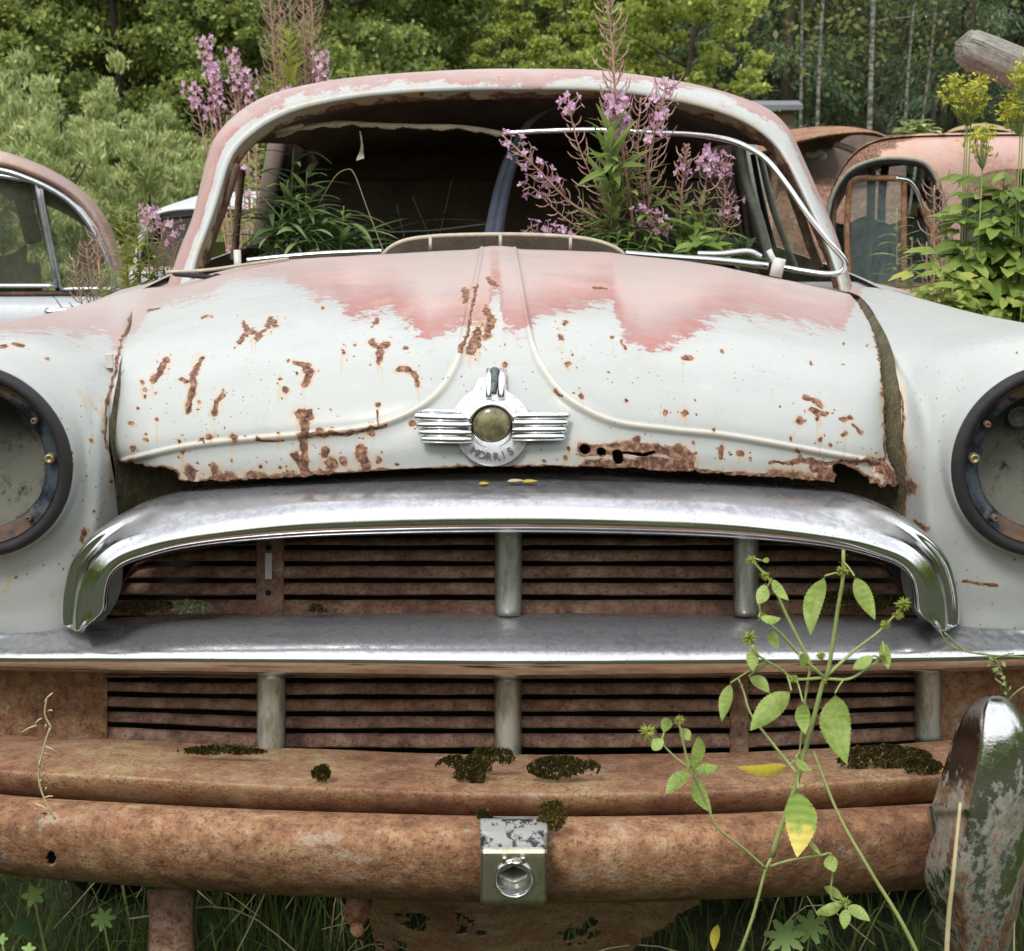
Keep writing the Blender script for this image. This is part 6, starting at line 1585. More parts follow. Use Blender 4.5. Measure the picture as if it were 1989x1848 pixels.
# tall seeded stalk in front of the roof edge
fireweed([dict(path=px([(1235, 500, 2.83), (1225, 400, 2.80), (1210, 300, 2.78), (1196, 200, 2.77), (1190, 100, 2.77), (1182, 20, 2.77), (1176, -60, 2.77)]), r=.0036, leaves=(.1, .35, 12, .08, .013, M_FW_LEAF), pods=(.30, 1.0, 150, .046), flowers=(.44, .58, 40, .0105)),
          dict(path=px([(1225, 420, 2.81), (1205, 330, 2.80), (1200, 240, 2.79), (1196, 190, 2.78)]), r=.002, pods=(.1, .7, 30, .035), flowers=(.55, 1, 26, .0105)),
          dict(path=px([(1220, 470, 2.83), (1170, 380, 2.80), (1130, 300, 2.79), (1112, 240, 2.78), (1104, 186, 2.78)]), r=.0024, pods=(.15, .95, 58, .040), flowers=(.88, 1.0, 14, .0095))],
         "tall fireweed whose pink seed stalk rises in front of the roof edge", G1)
fireweed([dict(path=px([(1270, 490, 2.84), (1260, 400, 2.81), (1262, 300, 2.80), (1282, 220, 2.79), (1296, 150, 2.79)]), r=.003, leaves=(.05, .4, 12, .08, .014, M_FW_LEAF), pods=(.25, .95, 86, .048), flowers=(.62, 1.0, 34, .0105)),
          dict(path=px([(1262, 440, 2.82), (1242, 340, 2.80), (1240, 260, 2.79), (1244, 190, 2.79)]), r=.0024, pods=(.15, 1.0, 70, .042))],
         "feathery seeding fireweed with pale tufts over the top chrome strip", G1)
fireweed([dict(path=px([(1320, 490, 2.86), (1322, 420, 2.83), (1326, 350, 2.82), (1334, 280, 2.81)]), r=.0028, leaves=(.0, .45, 12, .085, .016, M_FW_LEAF), pods=(.35, .9, 44, .036), flowers=(.70, .85, 10, .008), buds=.82),
          dict(path=px([(1300, 490, 2.85), (1290, 440, 2.80), (1262, 420, 2.79), (1235, 425, 2.78)]), r=.0022, pods=(.3, .9, 20, .028), flowers=(.4, 1.0, 34, .0095))],
         "short fireweed with a purple clump low in the windscreen", G1)
fireweed([dict(path=px([(1345, 490, 2.87), (1360, 420, 2.84), (1372, 350, 2.83), (1380, 296, 2.82)]), r=.0026, leaves=(.0, .5, 10, .08, .015, M_FW_LEAF), pods=(.35, .85, 30, .034), flowers=(.76, 1.0, 30, .0100)),
          dict(path=px([(1385, 490, 2.87), (1405, 430, 2.84), (1408, 370, 2.83), (1400, 320, 2.82), (1420, 318, 2.82)]), r=.0026, leaves=(.0, .3, 6, .07, .012, M_FW_LEAF), pods=(.2, .9, 50, .036), flowers=(.78, 1.0, 16, .0095)),
          dict(path=px([(1395, 480, 2.86), (1412, 440, 2.84), (1420, 405, 2.83), (1422, 385, 2.82)]), r=.002, flowers=(.55, 1.0, 18, .009), pods=(.1, .6, 16, .03))],
         "fireweed with two purple heads at the right end of the windscreen", G1)
# leafy undergrowth on the dashboard
def leafy_clump(label, u0, u1, v, Y, n, L_, w, mat, group=None, name="leafy_weed", cat="weed", smat=M_STEM_G, spread=.9, h=40):
    stems = []
    for k in range(n):
        u = rng.uniform(u0, u1); du = rng.normal() * 18; hh = h * rng.uniform(.5, 1.25); y = Y + rng.uniform(-.06, .10)
        stems.append(dict(path=px([(u, v, y), (u + du * .4, v - hh * .5, y - .005), (u + du, v - hh, y - .01)]), r=.0016, leaves=(.05, 1.0, 9, L_, w, mat), el=.4, droop=.8, smat=smat))
    return fireweed(stems, label, group, name=name)
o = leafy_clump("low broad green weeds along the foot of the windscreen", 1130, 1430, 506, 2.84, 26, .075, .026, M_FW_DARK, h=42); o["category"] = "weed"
o = leafy_clump("pale yellowing sprigs between the fireweed stems", 1110, 1400, 500, 2.82, 14, .055, .012, M_FW_LEAF, h=75); o["category"] = "weed"
o = leafy_clump("bright green broad leaf tuft right of the windscreen plants", 1320, 1395, 500, 2.79, 6, .06, .032, M_FW_LEAF, h=32); o["category"] = "weed"
# dark leaves inside the cab, left
st_ = []
for (u0, v0, u1, v1, Y) in [(560, 505, 570, 290, 3.02), (590, 505, 596, 335, 3.0), (530, 505, 560, 350, 2.98), (600, 510, 575, 380, 2.96), (660, 510, 668, 400, 2.98), (560, 510, 520, 400, 2.98), (640, 510, 620, 420, 3.02), (690, 510, 690, 440, 3.05), (540, 510, 600, 440, 2.95)]:
    st_.append(dict(path=px([(u0, v0, Y), ((u0 + u1) / 2, (v0 + v1) / 2, Y), (u1, v1, Y)]), r=.003, leaves=(.0, 1.0, 24, .13, .018, M_FW_MID), el=.5, droop=.9, smat=M_STEM_G, taper=.5))
fireweed(st_, "dark green fireweed leaves growing inside the cab on the left", None)
st_ = []
for (u0, v0, u1, v1, Y) in [(800, 520, 770, 400, 3.3), (860, 520, 800, 380, 3.35), (840, 520, 880, 340, 3.4), (760, 520, 740, 430, 3.25)]:
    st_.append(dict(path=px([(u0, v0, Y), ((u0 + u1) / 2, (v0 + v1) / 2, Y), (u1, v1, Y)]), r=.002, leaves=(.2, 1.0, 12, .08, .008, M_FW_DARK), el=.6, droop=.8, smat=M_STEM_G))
fireweed(st_, "sparse shaded weed in the dark middle of the cab", None)
mb = MB(); mb.tube(cr(px([(620, 395, 2.98), (650, 345, 2.96), (672, 330, 2.96), (688, 338, 2.95), (715, 410, 2.93), (742, 480, 2.90), (748, 492, 2.88)]), 40), .0011, 5)
o = mb.build("dry_stalk", mat_plain("dull_straw", (.26, .22, .14), .9), None, base=tuple(W(748, 492, 2.88))); tag(o, "thin bent dry stalk arching inside the left half of the windscreen", "stalk")
# plants seen through the left side window
st_ = []
for (u, vt, Y, fl_) in [(500, 280, 4.35, 0), (485, 295, 4.5, 1), (470, 420, 4.3, 0), (512, 330, 4.6, 0), (460, 470, 4.2, 1)]:
    d_ = dict(path=px([(u + 3, 700, Y), (u, 500, Y), (u - 2, vt, Y)]), r=.005, leaves=(.35, 1.0, 34, .11, .018, M_FW_YEL if u in (470, 500) else M_FW_LEAF), el=.6)
    if fl_: d_["flowers"] = (.6, .98, 24, .013)
    st_.append(d_)
fireweed(st_, "yellow green fireweed seen through the left side window", None)
# tall group behind the car, upper left
G2 = "tall fireweed standing behind the car at upper left"
def tallfw(spec, label):
    st_ = []
    for s in spec: st_.append(s)
    return fireweed(st_, label, G2)
YB2 = 5.75
def up(ub, vt, ut, Y=YB2, **k):
    b = W(ub, 300, Y); b[2] = 0.0; t_ = W(ut, vt, Y)
    m_ = b * .45 + t_ * .55 + np.array([(ub - ut) * .0006, 0, 0])
    return dict(path=[b, m_, t_], r=.0058, **k)
tallfw([up(440, 70, 398, flowers=(.90, 1.0, 46, 0.0140), pods=(.80, .97, 40, .05)), up(450, 160, 372, flowers=(.93, 1.0, 30, .0145), pods=(.80, .98, 40, .06)), up(455, 205, 405, flowers=(.95, 1.0, 12, .0145), pods=(.78, .95, 20, .05)), up(450, 120, 415, flowers=(.88, 1.0, 60, 0.0140), pods=(.78, .97, 40, .05))],
       "fireweed with the biggest pale purple heads, leftmost of the tall group")
tallfw([up(490, 95, 452, flowers=(.90, 1.0, 40, 0.0140), pods=(.80, .98, 60, .055)), up(500, 135, 482, flowers=(.90, 1.0, 30, .0145), pods=(.78, .98, 60, .055)), up(480, 180, 455, pods=(.76, 1.0, 90, .06), flowers=(.86, .96, 16, .0145)), up(470, 225, 440, leaves=(.7, 1.0, 26, .16, .022, M_FW_YEL))],
       "fireweed with thin purple tips in front of the dark trees")
tallfw([up(545, -40, 522, Y=5.9, pods=(.74, 1.0, 150, .08)), up(556, -40, 540, Y=6.0, pods=(.76, 1.0, 90, .07))], "rusty pink seed stalk left of the green shoot at the top")
tallfw([up(562, 60, 560, Y=5.8, leaves=(.72, 1.0, 74, .17, .026, M_FW_YEL), el=.9, smat=M_STEM_G), up(560, -40, 563, Y=5.85, pods=(.90, 1.0, 60, .05), leaves=(.75, .9, 20, .14, .02, M_FW_YEL))], "bright green leafy fireweed between the two seed stalks at the top")
tallfw([up(600, -50, 605, Y=5.9, pods=(.72, 1.0, 190, .085)), up(592, -20, 588, Y=5.95, pods=(.78, 1.0, 90, .07))], "broad feathery pink seed stalk right of the green shoot")
tallfw([up(622, 100, 624, Y=5.7, flowers=(.92, 1.0, 30, .0145), pods=(.80, .97, 40, .055)), up(585, 170, 556, Y=5.7, flowers=(.95, 1.0, 20, .015), leaves=(.74, .95, 30, .14, .02, M_FW_YEL))], "short fireweed with a purple tuft nearest the roof corner")
# plants between the left cars
G3 = "weeds between the left wreck and the wing"
def low(ub, vt, ut, Y, r=.0035, **k):
    b = W(ub, 560, Y); b[2] = 0.05; t_ = W(ut, vt, Y); return dict(path=[b, b * .4 + t_ * .6 + np.array([.01, 0, 0]), t_], r=r, **k)
fireweed([low(262, 415, 262, 3.3, leaves=(.68, 1.0, 80, .11, .019, M_FW_YEL), el=.6, smat=M_STEM_G), low(250, 400, 235, 3.3, leaves=(.68, 1.0, 60, .11, .018, M_FW_YEL), el=.6), low(270, 440, 285, 3.25, leaves=(.68, 1.0, 60, .10, .017, M_FW_LEAF), el=.4), low(262, 520, 215, 3.2, leaves=(.76, 1.0, 40, .11, .014, M_FW_LEAF), el=.4)], "yellow green leafy weed between the left wreck and the pillar", G3)
fireweed([low(300, 400, 288, 3.35, flowers=(.93, 1.0, 26, .011), pods=(.80, .98, 50, .035)), low(300, 425, 335, 3.35, flowers=(.94, 1.0, 16, .011), pods=(.82, .98, 40, .035)), low(310, 430, 312, 3.35, pods=(.78, 1.0, 60, .035)), low(305, 470, 300, 3.3, leaves=(.7, 1.0, 60, .10, .014, M_FW_YEL)), low(320, 500, 330, 3.3, leaves=(.7, 1.0, 40, .10, .013, M_FW_LEAF))], "fireweed with small purple heads before the white roofed wreck", G3)
fireweed([low(215, 470, 165, 3.45, pods=(.74, 1.0, 110, .04)), low(210, 440, 185, 3.5, pods=(.76, 1.0, 90, .04)), low(230, 500, 140, 3.45, pods=(.8, 1.0, 60, .04)), low(225, 510, 190, 3.4, leaves=(.7, 1.0, 40, .08, .008, M_FW_LEAF))], "faded pink seeding fireweed over the left wreck's rear window", G3)
# ---- right hand shrubbery
def bush_leaves(label, spots, L_, w, mat, Y, n, name="leafy_shrub", cat="shrub"):
    t = thing(name, tuple(W(spots[0][0], 700, Y)[:2]) + (0.,), label, cat); mb = MB(); sm = MB()
    for (u, v, ub, r) in spots:
        b = W(ub, 700, Y + .05); b[2] = .1; top = W(u, v, Y); P = cr([b, b * .4 + top * .6 + np.array([.01, .02, 0]), top], 14); sm.tube(P, np.linspace(.004, .0012, 14), 5)
        for j in range(n):
            q = rng.uniform(.80, 1.0); i = min(12, int(q * 13)); p = P[i] + (P[i + 1] - P[i]) * rng.uniform() + rng.normal(size=3) * [.022, .03, .012]
            a = rng.uniform(0, 2 * PI); d = np.array([math.cos(a), math.sin(a) - .25, rng.uniform(-.1, .55)])
            k = rng.uniform(.6, 1.2) * (1.2 - .4 * q)
            for lob in (-.75, 0, .75):     # three lobed leaf
                ca, sa = math.cos(lob), math.sin(lob); d2 = np.array([d[0] * ca - d[1] * sa, d[0] * sa + d[1] * ca, d[2]])
                V, F = leaf_geo(p + d * r * .3, d2, L_ * k * (1 if lob == 0 else .72), w * k, droop=.7, nrm=(0, -.5, 1), k=4, serr=.12); mb.add(V, F)
    sm.build("stem", M_STEM_G, t); mb.build("leaves", mat, t, smooth=False); return t
bush_leaves("big lobed leafy shrub with mixed greens at the right edge", [(1905, 345, 1930, .05), (1950, 340, 1960, .05), (1880, 420, 1920, .05), (1930, 420, 1950, .06), (1975, 400, 1980, .05), (1900, 480, 1930, .05), (1960, 480, 1970, .05), (1990, 330, 2000, .05), (1925, 520, 1945, .05), (1985, 520, 1985, .05), (2030, 400, 2030, .05), (1890, 540, 1915, .05)], .085, .034, mat_leaf("shrub_leaf", (.10, .17, .035), (.21, .31, .065), (.40, .49, .13), 10, .4), 2.95, 22)
bush_leaves("sprawling yellow green plant low on the wing's rear edge", [(1850, 540, 1880, .04), (1880, 570, 1900, .04), (1830, 520, 1870, .04), (1900, 590, 1930, .04), (1950, 590, 1950, .04), (1985, 585, 1980, .04), (1820, 565, 1860, .03)], .07, .028, mat_leaf("shrub_leaf_yellow", (.14, .21, .035), (.28, .36, .07), (.50, .53, .14), 10, .4), 2.80, 26)
fireweed([low(1760, 405, 1742, 3.7, leaves=(.74, 1.0, 26, .10, .020, M_FW_LEAF), el=.5), low(1770, 460, 1772, 3.7, leaves=(.74, 1.0, 26, .10, .020, M_FW_LEAF), el=.5)], "pale leafy nettle before the pink wreck's door window", None, name="nettle_plant")
fireweed([low(1830, 360, 1815, 3.5, pods=(.72, 1.0, 70, .05)), low(1840, 340, 1832, 3.5, pods=(.72, 1.0, 70, .05)), low(1830, 470, 1800, 3.4, leaves=(.7, 1, 30, .07, .014, M_FW_LEAF))], "thin pinkish seed stalks in front of the pink wreck", None)
# tansy heads
def tansy(label, heads, Y):
    t = thing("tansy_plant", tuple(W(heads[0][2], 700, Y)[:2]) + (0.,), label, "wildflower"); st = MB(); hd_ = MB()
    for (u, v, ub, vj, ru, rv) in heads:
        b = W(ub, 700, Y); b[2] = .1; j = W(ub, vj, Y); st.tube(cr([b, j * .5 + b * .5, j], 10), np.linspace(.0028, .0016, 10), 5)
        for k in range(22):
            q = rng.uniform(0, 1); wq = (.35 + .65 * math.sin(PI * min(1, q * .8 + .2))); e = W(u + ru * wq * rng.uniform(-1, 1), v + rv - 2 * rv * q, Y + rng.uniform(-.05, .05)); st.tube([j, j * .35 + e * .65 + [0, 0, -.012], e], [.0012, .0009, .0006], 4, cap=False)
            m_ = 9; c = e + rng.normal(size=(m_, 3)) * [.011, .010, .005]; D = rdir(m_); D[:, 2] = abs(D[:, 2]) * .6; V, F = quads(c, D, rdir(m_) + [0, -.5, .8], rng.uniform(.008, .018, m_), rng.uniform(.004, .008, m_)); hd_.add(V, F)
    st.build("stem", M_STEM_G, t); hd_.build("flower_heads", M_TANSY, t, smooth=False); return t
tansy("yellow green tansy heads rising before the log end", [(1862, 178, 1876, 238, 24, 34), (1898, 176, 1886, 235, 26, 34), (1880, 200, 1880, 245, 34, 22)], 3.0)
tansy("yellow green tansy heads at the right edge under the log", [(1985, 165, 1988, 240, 22, 34), (1975, 215, 1982, 262, 26, 30), (1998, 140, 2000, 210, 16, 30)], 2.9)
tansy("small tansy head hanging before the pink roof", [(1910, 275, 1908, 330, 22, 26)], 2.9)
0 and tansy("pale tansy tuft over the shrub near the pink roof", [(1958, 335, 1952, 380, 20, 22)], 2.85)
# small pale saplings by the far wood
stp = []
for k in range(5):
    u = 1745 + k * 14; Y = 12; b = W(u, 330, Y); tpp = W(u + rng.normal() * 6, 228 + 10 * abs(k - 2.5), Y)
    stp.append(dict(path=[b, (b + tpp) / 2, tpp], r=.012, leaves=(.1, 1.0, 34, .22, .12, M_WILLOW), el=.5, smat=M_STEM_G))
fireweed(stp, "pale sapling leaves before the dark wood between two wreck roofs", None, name="sapling"); 

# ================================================================== hemp nettle in front of the grille
YN = 1.17
N6 = lambda x, y, Y=YN: W(x / 2 + 994.5, y / 2 + 974.2, Y)
VEIN = {}
def nettle_leaf(mb, b, tip, w, tilt=0.0, curl=.0):
    b = np.array(b, float); tip = np.array(tip, float); d = tip - b; L_ = np.linalg.norm(d); d /= L_
    view = b - np.array([0, 0, CAM_H]); view /= np.linalg.norm(view)
    s = np.cross(d, view); s /= np.linalg.norm(s); s = s * math.cos(tilt) + view * math.sin(tilt); nn = np.cross(s, d)
    k = 28; V = []; A = VEIN.setdefault(id(mb), [])
    bend = rng.uniform(-.07, .07)
    for i in range(k + 1):
        t = i / k; wd = w / 2 * (math.sin(PI * t ** .78) ** .85 if 0 < t < 1 else .02) * (1 + (.05 if i % 2 else -.035))
        c = b + d * L_ * t + nn * curl * L_ * math.sin(PI * t) + s * bend * L_ * math.sin(PI * t)
        for q, x in enumerate((-1, -.55, 0, .55, 1)):
            sl = d * L_ * .05 * abs(x)
            V.append(c + s * wd * x + sl * (1 - t) + nn * (.30 * abs(x) * wd + (.0004 if (i // 2) % 2 else -.0004) * (1 if abs(x) == .55 else 0)))
            A.append(1.0 if x == 0 else (.75 if i % 4 == 0 else 0.0))
    F = []
    for i in range(k):
        for q in range(4): a = i * 5 + q; F.append([a, a + 1, a + 6, a + 5])
    mb.add(V, F)
PXN = 1 / 2450.0      # metres per photo px at the plant
NT1 = thing("hemp_nettle", tuple(N6(890, 1747)[:2]) + (0.0,), "green nettle with spiky heads and one half yellow leaf before the grille", "weed")
STEMPTS = []
def stems(par, lists, mat=M_NETTLE_ST):
    for pts, r in lists:
        r *= .80
        mb = MB(); P = cr([N6(x, y, YN + (z if len(q_) > 2 else 0)) for q_ in pts for (x, y, z) in [(q_[0], q_[1], q_[2] if len(q_) > 2 else 0)]], 30)
        mb.tube(P, np.linspace(r, r * .55, 30), 7); STEMPTS.append(P)
        for q in range(90):      # fine hairs
            i = rng.integers(0, 29); p = P[i] + (P[i + 1] - P[i]) * rng.uniform(); dd = rng.normal(size=3); dd /= np.linalg.norm(dd); mb.tube([p, p + dd * r * 1.9], [.00018, .0001], 3, cap=False)
        mb.build("stem", mat, par)
main = [(870, 1830, .01), (890, 1747), (940, 1600), (985, 1430), (1010, 1380), (1030, 1310), (1100, 1110), (1130, 1000), (1170, 850), (1205, 710), (1225, 670), (1245, 560), (1265, 420), (1285, 300), (1287, 190)]
stems(NT1, [([(870, 2600, .02)] + main[:1] + main[1:5], .0030), (main[4:], .0034), ([(1215, 685), (1120, 600, -.01), (1050, 520, -.02), (975, 450, -.02), (960, 400, -.02)], .0020), ([(1160, 630), (1070, 450, .01), (1010, 320, .01), (950, 250, .01), (925, 225, .01)], .0022),
            ([(1215, 685), (1100, 690, -.01), (1040, 650, -.02), (960, 600, -.03), (930, 560, -.03)], .0018), ([(1225, 675), (1330, 580, .02), (1420, 510, .03), (1460, 470, .03), (1520, 410, .03)], .0020), ([(1225, 690), (1310, 690, -.01), (1380, 650, -.02), (1420, 620, -.02), (1445, 590, -.02)], .0018),
            ([(1110, 1060), (1020, 950, .03), (930, 830, .04), (900, 740, .05), (880, 690, .05)], .0018), ([(985, 1425), (900, 1350, -.01), (800, 1270, -.02), (770, 1210, -.02), (745, 1150, -.02), (690, 1040, -.03), (640, 1000, -.03), (580, 940, -.03)], .0017), ([(690, 1035, -.03), (670, 960, -.03), (650, 870, -.03)], .0014),
            ([(1000, 1418), (1080, 1395, -.01), (1200, 1375, -.02), (1240, 1370, -.02), (1245, 1440, -.02), (1240, 1540, -.02), (1290, 1560, -.02)], .0016), ([(1160, 640), (1140, 760), (1125, 900), (1115, 1000)], .0016)])
leafs = [((1255, 745), (1300, 1020), 118, .1), ((1085, 735), (925, 890), 92, .3), ((1215, 290), (1160, 520), 76, .3), ((1330, 290), (1410, 460), 66, -.3), ((1010, 300), (1075, 385), 42, .5), ((985, 320), (955, 400), 50, 0), ((940, 560), (935, 660), 48, 0), ((1000, 500), (1035, 570), 42, .3),
         ((850, 705), (815, 855), 52, .3), ((920, 680), (1000, 745), 52, -.4), ((1130, 780), (1140, 905), 60, .3), ((1440, 545), (1462, 652), 44, .2), ((1405, 600), (1325, 650), 44, -.2), ((700, 1040), (725, 912), 52, .2), ((700, 1040), (802, 1030), 46, .2), ((690, 1045), (598, 1135), 58, 0), ((705, 1070), (775, 1210), 62, .2),
         ((655, 880), (690, 928), 44, .2), ((545, 925), (580, 962), 56, .1), ((590, 900), (600, 840), 46, .3), ((1235, 1370), (1252, 1440), 54, .1), ((1150, 1310), (1200, 1372), 26, .6), ((1290, 1550), (1212, 1498), 36, .1), ((1290, 1560), (1178, 1600), 46, .1), ((1300, 1570), (1392, 1630), 48, 0), ((1300, 1580), (1290, 1662), 44, 0),
         ((960, 450), (1045, 455), 34, .3), ((1100, 1000), (1165, 1045), 34, .4), ((970, 230), (1000, 228), 20, .2), ((1130, 650), (1125, 590), 34, .3)]
mb = MB()
for (a, b, w, tl) in leafs:
    z = -.02 + .01 * math.sin(a[0]); nettle_leaf(mb, N6(*a, YN + z), N6(*b, YN + z - .01), w / 2 * PXN * 1.12, tl, .09)
vn = list(VEIN[id(mb)]); leafmb = mb
SP = np.concatenate(STEMPTS)
for (a, b, w, tl) in leafs + [((1110, 1118), (0, 0), 0, 0), ((1075, 1028), (0, 0), 0, 0)]:
    z = -.02 + .01 * math.sin(a[0]); q = N6(*a, YN + z); j = SP[np.argmin(((SP - q) ** 2).sum(1))]
    pet = MB(); pet.tube([j, (j + q) / 2 + [0, 0, .001], q], [.0009, .0008, .0008], 5, cap=False); pet.build('leaf_stalk', M_NETTLE_ST, NT1)
n = NT("nettle_leaf_veined"); vv_ = n.attr("vein"); a_ = n.noise(40, 4, .6); c_ = n.noise(260, 3, .6)
colv = n.ramp(n.m('ADD', n.m('MULTIPLY', n.m('SUBTRACT', a_, .5), 1.6), n.m('ADD', .5, n.m('MULTIPLY', n.m('SUBTRACT', c_, .5), .8))), [(.2, (.24, .35, .07)), (.5, (.38, .52, .12)), (.8, (.52, .64, .22))])
colv = n.mix(n.m('MULTIPLY', n.step(vv_, .72, 1.0), .35), colv, (.34, .44, .17))
pb = n.n("ShaderNodeBsdfPrincipled"); n.put(pb.inputs["Base Color"], colv); pb.inputs["Roughness"].default_value = .5; n.t.links.new(n.bump(n.m('ADD', n.m('MULTIPLY', vv_, .4), c_), .4, .001), pb.inputs["Normal"])
tb = n.n("ShaderNodeBsdfTranslucent"); n.put(tb.inputs["Color"], colv); mxs = n.n("ShaderNodeMixShader"); mxs.inputs[0].default_value = .42
n.t.links.new(pb.outputs[0], mxs.inputs[1]); n.t.links.new(tb.outputs[0], mxs.inputs[2]); n.t.links.new(mxs.outputs[0], n.out.inputs["Surface"])
M_VEINED = n.mat
leafmb.build("leaves", M_VEINED, NT1, attrs={"vein": vn})
mb = MB(); nettle_leaf(mb, N6(1075, 1028, YN), N6(868, 1032, YN - .03), 25 * PXN * 1.1, .35, -.10); mb.build("yellow_leaf", M_NETTLE_Y, NT1)
n = NT("half_yellow_leaf"); z_ = n.sep()[2]; a_ = n.noise(60, 4, .6)
zA, zB = N6(1110, 1120, YN - .03)[2], N6(1110, 1380, YN - .05)[2]
zl = 0.0
col = n.mix(n.step(n.m('ADD', z_, n.m('MULTIPLY', n.m('SUBTRACT', a_, .5), .12)), zA + (zB - zA) * .85, zA + (zB - zA) * .40), (.66, .54, .12), (.24, .36, .07))
col = n.mix(n.step(n.noise(90, 3), .64, .72), col, (.40, .16, .05))
mhy = n.bsdf(col, .55)
mb = MB(); nettle_leaf(mb, N6(1110, 1118, YN - .03), N6(1108, 1382, YN - .05), 68 * PXN, .05, .05); mb.build("half_yellow_leaf", mhy, NT1)
mb = MB()
for (x, y, r) in [(930, 230, 30), (985, 290, 25), (975, 450, 30), (922, 530, 44), (1285, 270, 38), (1520, 400, 44), (1500, 440, 30), (1450, 480, 28), (1440, 600, 26), (1200, 600, 30), (525, 895, 46), (555, 930, 26), (650, 850, 30), (695, 1030, 22), (1295, 1560, 36), (1095, 690, 26), (1215, 700, 16), (1140, 800, 16)]:
    c = N6(x, y, YN - .02); m_ = 80; rr = r / 2 * PXN * .85
    for k in range(m_):
        d = rng.normal(size=3); d /= np.linalg.norm(d); 
        mb.tube([c + d * rr * .15, c + d * rr * .6, c + d * rr * rng.uniform(.65, 1.2)], [rr * .10, rr * .09, rr * .01], 3, cap=False)
mb.build("flower_heads", M_SPIKE, NT1)
# dry grass stalks and the green one
def stalk(pts, r, mat, label, Y0):
    mb = MB(); P = cr([N6(x, y, Y) for x, y, Y in pts], 40); mb.tube(P, r, 5); o = mb.build("grass_stalk", mat, None, base=(P[0][0], P[0][1], 0)); tag(o, label, "grass stalk", "single grass stalks before the bumper")
stalk([(1675, 2500, 1.10), (1690, 1747, 1.10), (1715, 1450, 1.10), (1742, 1170, 1.12)], np.linspace(.0036, .0016, 40), M_TAN, "tan dry grass stalk in front of the overrider", 1.1)
stalk([(1900, 2500, 1.12), (1570, 1747, 1.12), (1400, 1450, 1.13), (1270, 1220, 1.15), (1170, 970, 1.17)], np.linspace(.0030, .0012, 40), M_NETTLE_ST, "green grass stalk leaning left in front of the bumper", 1.1)
stalk([(1950, 2500, 1.35), (1950, 1700, 1.35), (1955, 1560, 1.35)], np.linspace(.002, .001, 40), M_TAN, "short straw beside the overrider's right side", 1.3)
# thin pale stalk lying against the left of the bumper
def C5(x, y, Y): return W(x / 2, y / 2 + 974.2, Y)
mb = MB(); mb.tube(cr([C5(215, 1235, 1.36), C5(170, 1150, 1.36), C5(150, 1060, 1.36), C5(175, 940, 1.36), C5(195, 880, 1.36)], 24), .0011, 4)
for k in range(16):
    c = C5(160 + rng.uniform(-25, 30), 780 + 28 * k + rng.uniform(-8, 8), 1.36); c2 = c + rng.normal(size=3) * [.006, .002, .006]; mb.tube([c, (c + c2) / 2 + [0, 0, .001], c2], .0009, 4)
mb.tube(cr([C5(180, 770, 1.36), C5(175, 830, 1.36), C5(200, 880, 1.36)], 14), .001, 4)
o = mb.build("dry_seed_stalk", M_TAN, None); tag(o, "thin pale seed stalk in front of the rusty apron, left", "grass stalk")
mb = MB()
for pts in ([(1660, 500), (1700, 560), (1800, 590), (1900, 600), (1990, 605)], [(1680, 510), (1760, 580), (1860, 600), (1900, 660), (1920, 730)], [(1870, 610), (1900, 600), (1950, 590)], [(1930, 770), (1960, 740), (1990, 720)]):
    mb.tube(cr([N6(x, y, 1.50) for x, y in pts], 24), .0010, 4)
for k in range(30):
    q = rng.uniform(0, 1); c = N6(1860 + 70 * q + rng.normal() * 12, 600 + 140 * q + rng.normal() * 12, 1.49); V, F = quads(c[None], rdir(1), rdir(1), np.array([.008]), np.array([.005])); mb.add(V, F)
o = mb.build("trailing_vine", M_STEM_G, None); tag(o, "thin trailing vine hanging over the right end of the chrome bar", "vine")

# ---- leaves on the ground
def palmate(mb, c, r, lobes=5, tilt=.5, rot=0.0):
    c = np.array(c, float); view = np.array([0, 0, CAM_H]) - c; view /= np.linalg.norm(view)
    nn = view * tilt + np.array([0, 0, 1]) * (1 - tilt); nn /= np.linalg.norm(nn); a = np.cross(nn, [0, 1, 0]); a /= np.linalg.norm(a); b = np.cross(nn, a)
    ring = []; K = lobes * 8
    for i in range(K):
        th_ = 2 * PI * i / K; ph = (th_ * lobes / (2 * PI)) % 1
        rad = r * (.42 + .58 * (1 - abs(2 * ph - 1)) ** .8) * (1 + .08 * (1 if i % 2 else -1)); ring.append(c + (a * math.cos(th_ + rot) + b * math.sin(th_ + rot)) * rad - nn * .12 * rad * (1 if ph > .1 else .5))
    mb.add([c] + ring, [[0, 1 + i, 1 + (i + 1) % K] for i in range(K)])
def ground_leaf(x, y, Y, r, label, mat, crop=5, lobes=5, name="cut_leaf_plant"):
    c = (C5 if crop == 5 else N6)(x, y, Y); mb = MB(); palmate(mb, c, r * PXN * 1.1, lobes, .6, rng.uniform(0, 1)); 
    t = thing(name, (c[0], c[1] + .03, 0), label, "weed"); mb.build("leaf", mat, t)
    s = MB(); s.tube(cr([np.array([c[0], c[1] + .03, 0]), np.array([c[0], c[1] + .04, c[2] * .5]), c - [0, 0, .001]], 10), .0016, 5); s.build("stem", M_NETTLE_ST, t)
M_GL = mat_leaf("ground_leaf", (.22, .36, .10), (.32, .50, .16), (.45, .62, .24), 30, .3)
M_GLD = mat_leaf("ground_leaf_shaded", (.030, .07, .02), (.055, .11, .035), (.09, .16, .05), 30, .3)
ground_leaf(130, 1530, 1.62, 36, "pale cut leaf beneath the left end of the bumper", M_GL)
ground_leaf(400, 1620, 1.58, 38, "bright star shaped leaf left of the bumper iron", M_GL, lobes=7)
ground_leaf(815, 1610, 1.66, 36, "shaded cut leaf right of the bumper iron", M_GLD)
ground_leaf(110, 1740, 1.45, 20, "small bright leaf at the bottom left", M_GL)
